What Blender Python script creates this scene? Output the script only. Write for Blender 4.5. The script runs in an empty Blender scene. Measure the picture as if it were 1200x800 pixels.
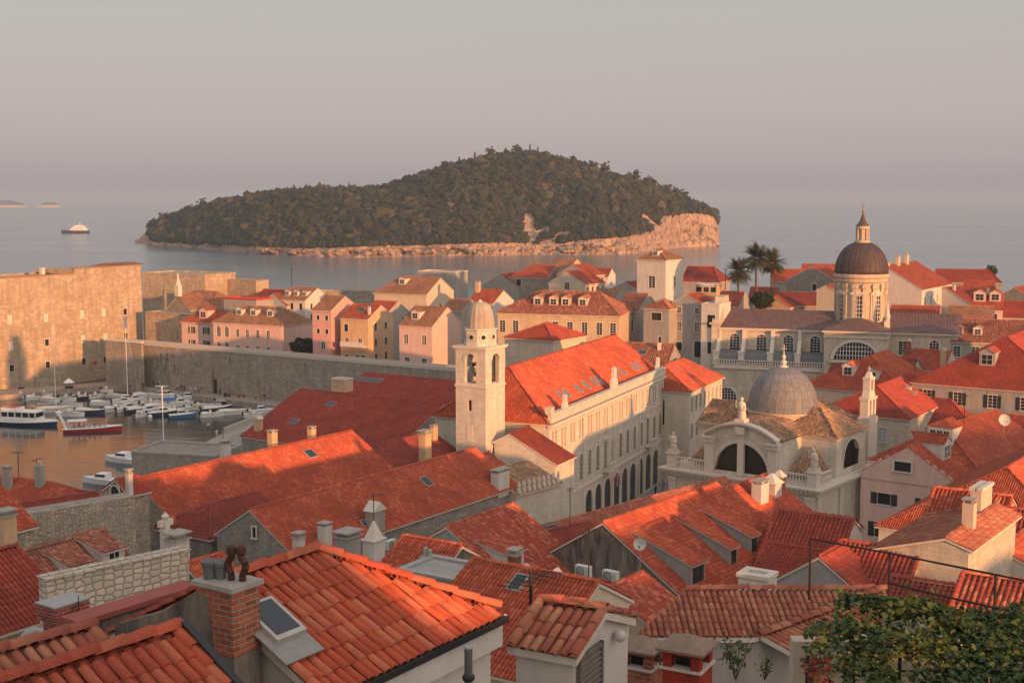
import bpy, math, random
import numpy as np
from mathutils import Vector, Matrix
R = math.radians
random.seed(7); rng = np.random.default_rng(7)
S = bpy.context.scene; COL = S.collection
# ---------------------------------------------------------------- camera
F, CAMZ, YI = 1500.0, 48.0, 234.0            # focal length in px of a 1200 wide frame, eye height over the sea, horizon row
TH = math.atan((400 - YI) / F); CT, ST = math.cos(TH), math.sin(TH)
cd = bpy.data.cameras.new('camera'); cam = bpy.data.objects.new('camera', cd); COL.objects.link(cam)
cam.location = (0, 0, CAMZ); cam.rotation_euler = (R(90) - TH, 0, 0)
cd.sensor_width = 36; cd.lens = 36 * F / 1200; cd.clip_start = .5; cd.clip_end = 200000
S.camera = cam
# ---------------------------------------------------------------- light
SUN_EL, SUN_AZ = R(6), R(144)              # azimuth clockwise from +Y (the view direction)
GLOW = (1.02, .76, .55)
SKY = [(0.0, (.35, .33, .35)), (.03, (.565, .485, .48)), (.07, (.625, .525, .515)), (.17, (.57, .565, .53)), (.5, (.66, .69, .74))]   # hazy evening air, by the sine of the height
w = bpy.data.worlds.new('World'); S.world = w; w.use_nodes = True
nt = w.node_tree; bg = nt.nodes['Background']
sky = nt.nodes.new('ShaderNodeTexSky'); sky.sky_type = 'NISHITA'; sky.sun_disc = False
sky.sun_elevation = SUN_EL; sky.sun_rotation = SUN_AZ; sky.altitude = 50
sky.air_density = 1.0; sky.dust_density = 4.0; sky.ozone_density = 1.0
hs = nt.nodes.new('ShaderNodeHueSaturation'); hs.inputs['Saturation'].default_value = .5; hs.inputs['Value'].default_value = 1.1
tc = nt.nodes.new('ShaderNodeTexCoord'); sx = nt.nodes.new('ShaderNodeSeparateXYZ'); nt.links.new(tc.outputs['Generated'], sx.inputs[0])
rp = nt.nodes.new('ShaderNodeValToRGB'); nt.links.new(sx.outputs[2], rp.inputs[0])
for i, (p_, c_) in enumerate(SKY): (rp.color_ramp.elements[i] if i < 2 else rp.color_ramp.elements.new(p_)).position = p_
for e_, (p_, c_) in zip(rp.color_ramp.elements, SKY): e_.position = p_; e_.color = (*[v / .12 for v in c_], 1)
mx = nt.nodes.new('ShaderNodeMix'); mx.data_type = 'RGBA'; mx.inputs[0].default_value = .78
dp = nt.nodes.new('ShaderNodeVectorMath'); dp.operation = 'DOT_PRODUCT'; nt.links.new(tc.outputs['Generated'], dp.inputs[0])
dp.inputs[1].default_value = (math.sin(SUN_AZ) * .96, math.cos(SUN_AZ) * .96, .28)       # the glow of the western sky, behind the viewer
gr = nt.nodes.new('ShaderNodeValToRGB'); nt.links.new(dp.outputs['Value'], gr.inputs[0])
for e_, (p_, c_) in zip(gr.color_ramp.elements, ((.05, (0, 0, 0)), (1.0, GLOW))): e_.position = p_; e_.color = (*[v / .12 for v in c_], 1)
ad = nt.nodes.new('ShaderNodeMix'); ad.data_type = 'RGBA'; ad.blend_type = 'ADD'; ad.inputs[0].default_value = 1
nt.links.new(rp.outputs[0], ad.inputs[6]); nt.links.new(gr.outputs[0], ad.inputs[7])
nt.links.new(sky.outputs[0], hs.inputs['Color']); nt.links.new(hs.outputs[0], mx.inputs[6]); nt.links.new(ad.outputs[2], mx.inputs[7]); nt.links.new(mx.outputs[2], bg.inputs[0])
bg.inputs[1].default_value = .085
sl = bpy.data.lights.new('sun', 'SUN'); so = bpy.data.objects.new('sun', sl); COL.objects.link(so)
sl.energy = 5.0; sl.angle = R(.6); sl.color = (1.0, .43, .16)
sd = Vector((math.sin(SUN_AZ) * math.cos(SUN_EL), math.cos(SUN_AZ) * math.cos(SUN_EL), math.sin(SUN_EL)))
so.rotation_euler = sd.to_track_quat('Z', 'Y').to_euler(); so.location = (60, -120, 90)
S.view_settings.view_transform = 'Standard'; S.view_settings.look = 'None'
S.view_settings.exposure = .5; S.view_settings.gamma = 1
S.render.engine = 'CYCLES'; S.cycles.use_denoising = True; S.cycles.max_bounces = 6
S.cycles.volume_bounces = 0; S.cycles.diffuse_bounces = 3
# ---------------------------------------------------------------- pixel <-> place (rows and columns of the 1200 x 800 photograph)
def ray(px, py):
    a, b = (px - 600) / F, (400 - py) / F
    return Vector((a, CT + b * ST, -ST + b * CT))
def at(px, py, D):                            # the point seen at that pixel, D metres ahead
    d = ray(px, py); t = D / d.y
    return Vector((d.x * t, D, CAMZ + d.z * t))
def atz(px, py, z):                           # the point seen at that pixel, at height z
    d = ray(px, py); t = (z - CAMZ) / d.z
    return Vector((d.x * t, d.y * t, z))
def proj(p):
    x, y, z = p[0], p[1], p[2] - CAMZ
    f, u = y * CT - z * ST, y * ST + z * CT
    return 600 + F * x / f, 400 - F * u / f
def hd(a): return Vector((math.sin(R(a)), math.cos(R(a)), 0))   # heading, degrees clockwise from the view direction
def run_to(p0, ang, px2):                     # how far along that heading until the column px2
    d = hd(ang); lo, hi = 0.0, 400.0 if d.y >= 0 else min(400.0, (p0.y - 4) / -d.y)
    s0 = proj(p0)[0] - px2
    for _ in range(60):
        m = (lo + hi) / 2; s = proj(p0 + d * m)[0] - px2
        if s * s0 > 0: lo = m
        else: hi = m
    return lo
# ---------------------------------------------------------------- mesh builder
class MB:
    def __init__(s): s.v = []; s.f = []; s.uv = []; s.m = []; s.blocks = []; s.M = Matrix.Identity(4)
    def face(s, pts, m=0, uv=None):
        pts = [s.M @ Vector(p) for p in pts]; k = len(s.v)
        if uv is None:
            n = Vector((0, 0, 0))
            for i in range(len(pts)):
                a, b = pts[i], pts[(i + 1) % len(pts)]; n += a.cross(b)
            n = n.normalized() if n.length > 1e-12 else Vector((0, 0, 1))
            t = Vector((0, 0, 1)).cross(n)
            t = t.normalized() if t.length > .05 else Vector((1, 0, 0))
            b = n.cross(t); uv = [(p.dot(t), p.dot(b)) for p in pts]
        s.v += [tuple(p) for p in pts]; s.f.append(tuple(range(k, k + len(pts)))); s.uv += uv; s.m.append(m)
    def hexa(s, b, t, m=0, bottom=True):       # b, t: lower and upper rings, counter-clockwise from above
        n = len(b)
        if bottom: s.face(list(reversed(b)), m)
        s.face(t, m)
        for i in range(n):
            j = (i + 1) % n; s.face([b[i], b[j], t[j], t[i]], m)
    def box(s, x0, y0, z0, x1, y1, z1, m=0):
        s.hexa([(x0, y0, z0), (x1, y0, z0), (x1, y1, z0), (x0, y1, z0)], [(x0, y0, z1), (x1, y0, z1), (x1, y1, z1), (x0, y1, z1)], m)
    def cbox(s, cx, cy, z0, sx, sy, sz, m=0, taper=1.0, rot=0):
        c, q = math.cos(rot), math.sin(rot)
        def ring(k, z): return [(cx + (x * c - y * q) * k, cy + (x * q + y * c) * k, z) for x, y in ((-sx/2, -sy/2), (sx/2, -sy/2), (sx/2, sy/2), (-sx/2, sy/2))]
        s.hexa(ring(1, z0), ring(taper, z0 + sz), m)
    def lathe(s, cx, cy, prof, n=16, m=0, a0=0, a1=2 * math.pi, cap=True, rot=0):
        full = abs(a1 - a0 - 2 * math.pi) < 1e-6
        A = [a0 + rot + (a1 - a0) * i / n for i in range(n + 1)]
        for (r0, z0), (r1, z1) in zip(prof, prof[1:]):
            for i in range(n):
                p = [(cx + r0 * math.cos(A[i]), cy + r0 * math.sin(A[i]), z0), (cx + r0 * math.cos(A[i+1]), cy + r0 * math.sin(A[i+1]), z0),
                     (cx + r1 * math.cos(A[i+1]), cy + r1 * math.sin(A[i+1]), z1), (cx + r1 * math.cos(A[i]), cy + r1 * math.sin(A[i]), z1)]
                rr = max(r0, r1); uv = [(A[i] * rr, z0), (A[i+1] * rr, z0), (A[i+1] * rr, z1), (A[i] * rr, z1)]
                if r1 < 1e-6: p, uv = p[:3], uv[:3]
                elif r0 < 1e-6: p, uv = [p[0], p[2], p[3]], [uv[0], uv[2], uv[3]]
                s.face(p, m, uv)
        if cap and full:
            for r, z, up in ((prof[0][0], prof[0][1], 0), (prof[-1][0], prof[-1][1], 1)):
                if r > 1e-6:
                    q = [(cx + r * math.cos(a), cy + r * math.sin(a), z) for a in A[:-1]]
                    s.face(q if up else q[::-1], m)
    def tube(s, p0, p1, r, n=6, m=0, r1=None):
        p0, p1 = Vector(p0), Vector(p1); d = (p1 - p0)
        if d.length < 1e-6: return
        d.normalize(); u = d.orthogonal().normalized(); v = d.cross(u); r1 = r if r1 is None else r1
        A = [2 * math.pi * i / n for i in range(n)]
        a = [p0 + (u * math.cos(t) + v * math.sin(t)) * r for t in A]; b = [p1 + (u * math.cos(t) + v * math.sin(t)) * r1 for t in A]
        for i in range(n):
            j = (i + 1) % n; s.face([a[i], a[j], b[j], b[i]], m)
        s.face(a[::-1], m); s.face(b, m)
    def path(s, pts, r, n=6, m=0):
        for a, b in zip(pts, pts[1:]): s.tube(a, b, r, n, m)
    def prism(s, poly, o, ux, uy, dep, m=0, m2=None):   # flat outline in the frame o+ux*x+uy*y, extruded by dep along ux x uy
        o, ux, uy = Vector(o), Vector(ux), Vector(uy); n = ux.cross(uy).normalized()
        a = [o + ux * x + uy * y for x, y in poly]; b = [p + n * dep for p in a]
        s.face(a[::-1], m); s.face(b, m if m2 is None else m2)
        for i in range(len(a)):
            j = (i + 1) % len(a); s.face([a[i], a[j], b[j], b[i]], m)
    def add(s, V, Q, mi=0, smooth=False):      # numpy block: verts (N,3), quads or tris (M,k)
        V = np.asarray(V, float); Mx = np.array(s.M); V = V @ Mx[:3, :3].T + Mx[:3, 3]
        s.blocks.append((V, np.asarray(Q, int), mi, smooth))
    def build(s, name, mats, parent=None, smooth=False, loc=None):
        if not isinstance(mats, (list, tuple)): mats = [mats]
        nv = len(s.v); V = [np.array(s.v, float).reshape(-1, 3)]
        lt = [len(f) for f in s.f]; lv = [i for f in s.f for i in f]; mi = list(s.m); sm = [smooth] * len(s.f); off = nv
        for B, Q, m, q in s.blocks:
            V.append(B); lt += [Q.shape[1]] * len(Q); lv += (Q + off).ravel().tolist(); mi += [m] * len(Q); sm += [q] * len(Q); off += len(B)
        V = np.concatenate(V); me = bpy.data.meshes.new(name)
        me.vertices.add(len(V)); me.vertices.foreach_set('co', V.ravel())
        me.loops.add(len(lv)); me.loops.foreach_set('vertex_index', lv)
        me.polygons.add(len(lt)); me.polygons.foreach_set('loop_start', np.concatenate([[0], np.cumsum(lt)[:-1]]).astype(int)); me.polygons.foreach_set('loop_total', lt)
        me.polygons.foreach_set('material_index', mi); me.polygons.foreach_set('use_smooth', sm)
        uvl = me.uv_layers.new(name='UVMap'); U = np.zeros((len(lv), 2)); U[:len(s.uv)] = np.array(s.uv).reshape(-1, 2)
        uvl.data.foreach_set('uv', U.ravel())
        for m in mats: me.materials.append(m)
        me.update(calc_edges=True); me.validate()
        if smooth and nv:
            import bmesh
            bm = bmesh.new(); bm.from_mesh(me); bmesh.ops.remove_doubles(bm, verts=bm.verts, dist=1e-4); bm.to_mesh(me); bm.free()
        return link(name, me, parent, loc)
def link(name, data, parent=None, loc=None, rz=0):
    o = bpy.data.objects.new(name, data); COL.objects.link(o)
    if parent: o.parent = parent
    if loc is not None: o.location = loc
    if rz: o.rotation_euler = (0, 0, rz)
    return o
def tag(o, label=None, cat=None, group=None, kind=None):
    for k, v in (('label', label), ('category', cat), ('group', group), ('kind', kind)):
        if v: o[k] = v
    return o
def thing(name, label, cat, loc=(0, 0, 0), rz=0, group=None):
    return tag(link(name, None, None, loc, rz), label, cat, group)
def copy_tree(o, parent=None):
    c = o.copy(); COL.objects.link(c); c.parent = parent
    for ch in list(o.children): copy_tree(ch, c)
    return c
# ---------------------------------------------------------------- materials
MATS = {}
class NG:
    def __init__(s, name):
        s.mat = bpy.data.materials.new(name); s.mat.use_nodes = True; s.t = s.mat.node_tree; s.p = s.t.nodes['Principled BSDF']
    def n(s, typ, **kw):
        x = s.t.nodes.new('ShaderNode' + typ)
        for k, v in kw.items():
            if k.startswith('i_'): x.inputs[k[2:].replace('_', ' ')].default_value = v
            else: setattr(x, k, v)
        return x
    def l(s, a, b): s.t.links.new(a, b)
    def math(s, op, a, b=None, c=None):
        x = s.n('Math', operation=op)
        for i, q in enumerate((a, b, c)):
            if q is None: continue
            if hasattr(q, 'links'): s.l(q, x.inputs[i])
            else: x.inputs[i].default_value = q
        return x.outputs[0]
    def mix(s, fac, a, b, mode='MIX'):
        x = s.n('Mix', data_type='RGBA', blend_type=mode)
        for i, q in ((0, fac), (6, a), (7, b)):
            if hasattr(q, 'links'): s.l(q, x.inputs[i])
            elif i == 0: x.inputs[0].default_value = q
            else: x.inputs[i].default_value = (*q, 1)
        return x.outputs[2]
    def ramp(s, fac, stops, interp='LINEAR'):
        x = s.n('ValToRGB'); e = x.color_ramp.elements; x.color_ramp.interpolation = interp
        while len(e) < len(stops): e.new(.5)
        for el, (p, c) in zip(e, stops): el.position = p; el.color = (*c, 1) if len(c) == 3 else c
        s.l(fac, x.inputs[0]); return x.outputs[0]
    def noise(s, scale, detail=4, rough=.6, vec=None, dist=0):
        x = s.n('TexNoise', i_Scale=scale, i_Detail=detail, i_Roughness=rough, i_Distortion=dist)
        if vec is not None: s.l(vec, x.inputs['Vector'])
        return x.outputs[0]
    def bump(s, h, strength=.5, dist=.02, base=None):
        x = s.n('Bump', i_Strength=strength, i_Distance=dist); s.l(h, x.inputs['Height'])
        if base is not None: s.l(base, x.inputs['Normal'])
        return x.outputs[0]
    def fin(s, col=None, nrm=None, rough=.8, spec=.3, **kw):
        if col is not None:
            if hasattr(col, 'links'): s.l(col, s.p.inputs['Base Color'])
            else: s.p.inputs['Base Color'].default_value = (*col, 1)
        if nrm is not None: s.l(nrm, s.p.inputs['Normal'])
        if hasattr(rough, 'links'): s.l(rough, s.p.inputs['Roughness'])
        else: s.p.inputs['Roughness'].default_value = rough
        s.p.inputs['Specular IOR Level'].default_value = spec
        for k, v in kw.items(): s.p.inputs[k].default_value = v
        return s.mat
    def obj(s): return s.n('TexCoord').outputs['Object']
    def pos(s): return s.n('NewGeometry').outputs['Position']
def lum(c, k): return tuple(x * k for x in c)
PAL = {  # four tile colours per kind of roof
    'orange': [(.45, .090, .042), (.38, .068, .036), (.55, .19, .105), (.33, .058, .036)],
    'red':    [(.35, .060, .038), (.28, .048, .034), (.41, .10, .062), (.24, .045, .034)],
    'dark':   [(.29, .058, .042), (.24, .05, .038), (.34, .085, .058), (.20, .045, .036)],
    'patch':  [(.36, .065, .042), (.29, .055, .038), (.50, .20, .115), (.42, .10, .06)],
    'brown':  [(.40, .19, .10), (.32, .14, .08), (.47, .25, .14), (.26, .12, .08)],
    'old':    [(.42, .25, .14), (.30, .16, .10), (.50, .34, .21), (.20, .12, .085)],
    'mottled': [(.34, .125, .08), (.26, .09, .06), (.43, .20, .13), (.20, .075, .055)],
    'pink':   [(.40, .15, .085), (.33, .085, .055), (.46, .21, .12), (.28, .075, .05)],
}
def tile_mat(kind, real):                      # real: one mesh island per tile; else the courses come from the UVs in metres
    key = ('tile', kind, real)
    if key in MATS: return MATS[key]
    g = NG(f'roof_tiles_{kind}'); P = PAL[kind]
    geo = g.n('NewGeometry')
    if real: rnd = geo.outputs['Random Per Island']; h = None
    else:
        uv = g.n('UVMap').outputs[0]; sp = g.n('SeparateXYZ'); g.l(uv, sp.inputs[0])
        u = g.math('DIVIDE', sp.outputs[0], .21); v = g.math('DIVIDE', sp.outputs[1], .36)
        cb = g.n('CombineXYZ'); g.l(g.math('FLOOR', u), cb.inputs[0]); g.l(g.math('FLOOR', v), cb.inputs[1])
        wn = g.n('TexWhiteNoise', noise_dimensions='2D'); g.l(cb.outputs[0], wn.inputs['Vector']); rnd = wn.outputs['Value']
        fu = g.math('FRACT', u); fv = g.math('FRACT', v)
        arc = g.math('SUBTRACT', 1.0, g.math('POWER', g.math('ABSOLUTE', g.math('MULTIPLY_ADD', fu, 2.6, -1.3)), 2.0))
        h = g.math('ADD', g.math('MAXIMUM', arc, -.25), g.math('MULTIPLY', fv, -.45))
    col = g.ramp(rnd, [(0, P[1]), (.3, P[0]), (.62, P[2]), (.86, P[3])], 'CONSTANT')
    soft = g.mix(.42 if kind not in ('old', 'patch', 'brown', 'pink', 'mottled') else .12, col, P[0])
    big = g.noise(.35, 5, .65, geo.outputs['Position']); sm = g.noise(9, 4, .7, geo.outputs['Position'])
    c2 = g.mix(g.ramp(big, [(.42, (0, 0, 0)), (.62, (.55, .55, .55))]), soft, tuple(a * .62 + .012 for a in P[3]))
    c3 = g.mix(g.ramp(sm, [(.50, (0, 0, 0)), (.74, (.36, .36, .36))]), c2, (.16, .10, .075))
    gr_ = g.noise(38, 4, .75, geo.outputs['Position']); c3 = g.mix(g.ramp(gr_, [(.45, (0, 0, 0)), (.72, (.5, .5, .5))]), c3, tuple(a * .8 + .09 for a in P[0]))
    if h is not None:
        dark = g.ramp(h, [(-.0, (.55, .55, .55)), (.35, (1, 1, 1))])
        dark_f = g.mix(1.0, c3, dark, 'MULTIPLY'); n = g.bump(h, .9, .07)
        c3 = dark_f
    else: n = g.bump(g.math('ADD', sm, g.math('MULTIPLY', gr_, .6)), .6, .012)
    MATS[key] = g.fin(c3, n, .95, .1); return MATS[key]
def stone_mat(name, c, bw=.7, bh=.32, mortar=.012, dirt=.5, bump=.5, mcol=None, var=.22, squash=1.0, warm=None):
    if name in MATS: return MATS[name]
    g = NG(name); uv = g.n('UVMap').outputs[0]; pos = g.obj()
    wob = g.n('VectorMath', operation='MULTIPLY_ADD'); nz = g.n('TexNoise', i_Scale=1.7, i_Detail=2)
    g.l(pos, nz.inputs['Vector']); g.l(nz.outputs['Color'], wob.inputs[0]); wob.inputs[1].default_value = (.07, .07, 0); g.l(uv, wob.inputs[2])
    br = g.n('TexBrick', i_Scale=1.0, i_Mortar_Size=mortar, i_Mortar_Smooth=.4, i_Bias=0.0, i_Brick_Width=bw, i_Row_Height=bh, offset=.43, squash=squash, squash_frequency=3)
    g.l(wob.outputs[0], br.inputs['Vector'])
    br.inputs['Color1'].default_value = (*lum(c, 1 + var), 1); br.inputs['Color2'].default_value = (*lum(c, 1 - var), 1)
    br.inputs['Mortar'].default_value = (*(mcol or lum(c, .62)), 1)
    st = g.n('Mapping'); st.inputs['Scale'].default_value = (.9, .9, .16); g.l(pos, st.inputs['Vector'])
    streak = g.noise(1.0, 6, .7, st.outputs[0]); blot = g.noise(.23, 5, .65, pos); fine = g.noise(6, 5, .75, pos)
    c1 = g.mix(g.ramp(streak, [(.45, (0, 0, 0)), (.72, (dirt,) * 3)]), br.outputs['Color'], lum(c, .42))
    c2 = g.mix(g.ramp(blot, [(.45, (0, 0, 0)), (.65, (dirt * .7,) * 3)]), c1, warm or (c[0] * .66, c[1] * .6, c[2] * .52))
    c3 = g.mix(g.ramp(fine, [(.4, (0, 0, 0)), (.7, (.35,) * 3)]), c2, lum(c, .7))
    hh = g.math('ADD', g.math('MULTIPLY', br.outputs['Fac'], -1.0), g.math('MULTIPLY', fine, .9))
    MATS[name] = g.fin(c3, g.bump(hh, bump, .03), .9, .2); return MATS[name]
def rubble_mat(name, c, w=.42, h=.26, edge=.07, var=.3, mcol=None, dirt=.5, bump=1.0, rand=.85):
    """irregular masonry: stones are squashed cells in the wall's own metres"""
    if name in MATS: return MATS[name]
    g = NG(name); uv = g.n('UVMap').outputs[0]; m = g.n('Mapping'); m.inputs['Scale'].default_value = (1 / w, 1 / h, 1); g.l(uv, m.inputs['Vector'])
    v = g.n('TexVoronoi', voronoi_dimensions='2D', feature='DISTANCE_TO_EDGE', i_Scale=1.0, i_Randomness=rand); g.l(m.outputs[0], v.inputs['Vector'])
    v2 = g.n('TexVoronoi', voronoi_dimensions='2D', feature='F1', i_Scale=1.0, i_Randomness=rand); g.l(m.outputs[0], v2.inputs['Vector'])
    sp = g.n('SeparateColor'); g.l(v2.outputs['Color'], sp.inputs[0]); pos = g.obj(); fine = g.noise(7, 5, .75, pos); blot = g.noise(.5, 5, .65, pos)
    st = g.ramp(sp.outputs[0], [(0, lum(c, 1 - var)), (.5, c), (.85, (c[0] * (1 + var), c[1] * (1 + var * .85), c[2] * (1 + var * .7))), (1, (c[0] * 1.05, c[1] * .85, c[2] * .72))])
    d = g.ramp(v.outputs['Distance'], [(edge * .35, (1, 1, 1)), (edge * 1.6, (0, 0, 0))])
    col = g.mix(d, st, mcol or lum(c, .55)); col = g.mix(g.ramp(blot, [(.42, (0, 0, 0)), (.68, (dirt,) * 3)]), col, lum(c, .45)); col = g.mix(g.ramp(fine, [(.4, (0, 0, 0)), (.7, (.45,) * 3)]), col, lum(c, .65))
    hh = g.math('ADD', g.math('MINIMUM', g.math('MULTIPLY', v.outputs['Distance'], 3.0), .7), g.math('MULTIPLY', fine, .5))
    MATS[name] = g.fin(col, g.bump(hh, bump, .05), .9, .2); return MATS[name]
def plaster_mat(name, c, dirt=.45, dark=None, scale=1.0, lo=.44, hi=.7):
    if name in MATS: return MATS[name]
    g = NG(name); pos = g.obj()
    st = g.n('Mapping'); st.inputs['Scale'].default_value = (1.1, 1.1, .22); g.l(pos, st.inputs['Vector'])
    streak = g.noise(1.1 * scale, 6, .72, st.outputs[0]); blot = g.noise(.6 * scale, 6, .7, pos); fine = g.noise(14, 4, .7, pos)
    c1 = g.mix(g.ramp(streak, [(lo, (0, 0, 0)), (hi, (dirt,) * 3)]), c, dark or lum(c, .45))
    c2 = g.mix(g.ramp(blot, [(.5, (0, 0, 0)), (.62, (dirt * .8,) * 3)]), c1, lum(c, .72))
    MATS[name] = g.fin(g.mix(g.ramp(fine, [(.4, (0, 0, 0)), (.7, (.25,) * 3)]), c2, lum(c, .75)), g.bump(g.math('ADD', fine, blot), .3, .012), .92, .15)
    return MATS[name]
def flat(name, c, rough=.6, spec=.3, var=.25, scale=6, bump=.1, **kw):
    if name in MATS: return MATS[name]
    g = NG(name); nz = g.noise(scale, 4, .65, g.obj())
    MATS[name] = g.fin(g.mix(nz, lum(c, 1 + var), lum(c, 1 - var)), g.bump(nz, bump, .01), rough, spec, **kw); return MATS[name]
def brick_mat():
    if 'brick' in MATS: return MATS['brick']
    return stone_mat('brick', (.33, .095, .05), .24, .085, .012, .5, .8, (.36, .30, .25), .35)
STONE = (.46, .39, .31)
M_ = {
 'ashlar': lambda: stone_mat('ashlar', (.52, .45, .36), .7, .33, .012, .5, .4, None, .14),
 'pale': lambda: stone_mat('pale_ashlar', (.60, .54, .46), .62, .30, .012, .45, .4, None, .10),
 'fort': lambda: stone_mat('fort_stone', (.45, .355, .26), 1.3, .5, .02, .85, .8, None, .2),
 'rubble': lambda: rubble_mat('rubble', (.40, .345, .285), .34, .20, .09, .35, (.22, .185, .15), .45),
 'greystone': lambda: rubble_mat('grey_stone', (.31, .28, .25), .5, .27, .05, .22, None, .6, .8, .6),
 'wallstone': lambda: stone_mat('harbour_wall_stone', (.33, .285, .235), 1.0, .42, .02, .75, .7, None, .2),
 'block': lambda: rubble_mat('block_masonry', (.56, .485, .40), .42, .27, .08, .16, (.26, .22, .18), .25, 1.0, .55),
 'white': lambda: plaster_mat('white_plaster', (.58, .53, .48), .35),
 'cream': lambda: plaster_mat('cream_plaster', (.55, .45, .35), .35),
 'grey': lambda: plaster_mat('grey_plaster', (.34, .315, .29), .5),
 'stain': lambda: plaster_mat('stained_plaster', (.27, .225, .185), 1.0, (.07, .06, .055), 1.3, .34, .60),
 'pinkw': lambda: plaster_mat('pink_plaster', (.60, .33, .29), .35),
 'rosew': lambda: plaster_mat('rose_plaster', (.62, .42, .36), .35),
 'ochre': lambda: plaster_mat('ochre_plaster', (.58, .38, .23), .4),
 'trim': lambda: flat('stone_trim', (.56, .50, .43), .8, .2, .2, 3, .2),
 'darkglass': lambda: flat('window_glass', (.02, .022, .025), .12, .5, .2, 2, 0),
 'green': lambda: flat('dark_green_shutter', (.025, .035, .03), .6),
 'greysh': lambda: flat('grey_shutter', (.33, .33, .32), .65),
 'whitefr': lambda: flat('white_frame', (.62, .60, .57), .6),
 'brownwood': lambda: flat('brown_wood', (.07, .045, .03), .7),
 'lead': lambda: flat('lead_grey', (.16, .155, .15), .5, .4, .3, 1.2),
 'zinc': lambda: flat('zinc_flashing', (.30, .29, .28), .5, .4, .2, 2),
 'beige': lambda: flat('beige_shutter', (.15, .12, .095), .7),
 'copper': lambda: flat('dark_copper', (.085, .05, .045), .45, .4, .35, 1.5, .3),
 'iron': lambda: flat('dark_iron', (.02, .018, .017), .6),
 'redpaint': lambda: flat('red_paint', (.40, .05, .03), .6),
 'concrete': lambda: flat('concrete', (.33, .30, .27), .9, .15, .3, 2, .3),
}
def mat(k): return M_[k]() if k in M_ else MATS[k]
M_['ochrestone'] = lambda: stone_mat('ochre_stone', (.52, .39, .26), .8, .36, .01, .4, .35, None, .1)
M_['brick'] = lambda: brick_mat()
# ---------------------------------------------------------------- tiled roofs
def barrel_template(w, l, segs, r):
    A = np.radians(np.linspace(-84, 84, segs + 1)); V = []
    for t, k, z in ((-.02, .86, 0.0), (l * 1.10, 1.0, .12 * w), (l * 1.10, .80, .10 * w)):
        V += [(r * k * math.sin(a), t, r * k * math.cos(a) * .95 + z) for a in A]
    n = segs + 1
    Q = [(b * n + i, b * n + i + 1, (b + 1) * n + i + 1, (b + 1) * n + i) for b in (0, 1) for i in range(segs)]
    return np.array(V), np.array(Q)
def barrels(mb, o, es, et, en, pts, w=.21, l=.36, segs=3, mi=0, jit=1.0, r=None):
    """barrel tiles at slope positions pts (N,2): along the eave, down the slope"""
    if not len(pts): return
    T, Q = barrel_template(w, l, segs, r or w * .42); N = len(pts); K = len(T)
    a = rng.normal(0, .022 * jit, N); ca, sa = np.cos(a)[:, None], np.sin(a)[:, None]
    x = T[None, :, 0] * ca - T[None, :, 1] * sa + pts[:, 0:1] + rng.normal(0, .006 * jit, (N, 1))
    y = T[None, :, 0] * sa + T[None, :, 1] * ca + pts[:, 1:2] + rng.normal(0, .010 * jit, (N, 1))
    z = T[None, :, 2] + rng.normal(0, .006 * jit, (N, 1))
    V = np.array(o)[None, None] + x[..., None] * np.array(es) + y[..., None] * np.array(et) + z[..., None] * np.array(en)
    mb.add(V.reshape(-1, 3), (Q[None] + (np.arange(N) * K)[:, None, None]).reshape(-1, 4), mi, True)
def slope(mb, o, es, et, T, lim, real, w, l, segs, mi_t, mi_b, th=.14, sag=0):
    """one roof slope: o ridge point, es along the ridge, et down the slope, T its length, lim(t) -> s range"""
    o, es, et = Vector(o), Vector(es).normalized(), Vector(et).normalized(); en = es.cross(et) * 1.0
    if en.z < 0: en = -en
    def P(s, t, k=0): return o + es * s + et * t + en * k
    a0, a1 = lim(0); b0, b1 = lim(T)
    top = [P(a0, 0), P(b0, T), P(b1, T), P(a1, 0)]
    if abs(a1 - a0) < 1e-4: top = top[:3]
    nn = (top[1] - top[0]).cross(top[2] - top[0])
    if nn.z < 0: top = top[::-1]
    def U(p): q = p - o; return (q.dot(es), q.dot(et))
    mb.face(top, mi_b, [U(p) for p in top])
    low = [p - Vector((0, 0, th)) for p in top]; mb.face(low[::-1], mi_b + 1)
    for i in range(len(top)):
        j = (i + 1) % len(top); mb.face([low[i], low[j], top[j], top[i]], mi_b + 1)
    if real:
        rows = np.arange(T - l * 1.0, -l * .6, -l); L_ = []
        smin, smax = min(a0, b0), max(a1, b1); cols = np.arange(smin + w / 2, smax, w)
        for t in rows:
            p0, p1 = lim(max(0, t + l * .5)); c = cols[(cols > p0 + w * .15) & (cols < p1 - w * .15)]
            L_.append(np.stack([c, np.full(len(c), t)], 1))
        pts = np.concatenate(L_)
        barrels(mb, o, es, et, en, pts, w, l, segs, mi_t, .35 if segs < 5 else 1.0)
def ridge(mb, a, b, w=.24, l=.42, segs=3, mi=0, lift=.02):
    a, b = Vector(a), Vector(b); d = b - a; Ln = d.length
    if Ln < .2: return
    d.normalize(); side = d.cross(Vector((0, 0, 1))).normalized(); up = side.cross(d)
    n = max(1, round(Ln / l)); l2 = Ln / n
    pts = np.stack([np.zeros(n), np.arange(n) * l2], 1)
    barrels(mb, a + up * lift, side, d, up if up.z > 0 else -up, pts, w, l2, segs, mi, .6, w * .5)
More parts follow.
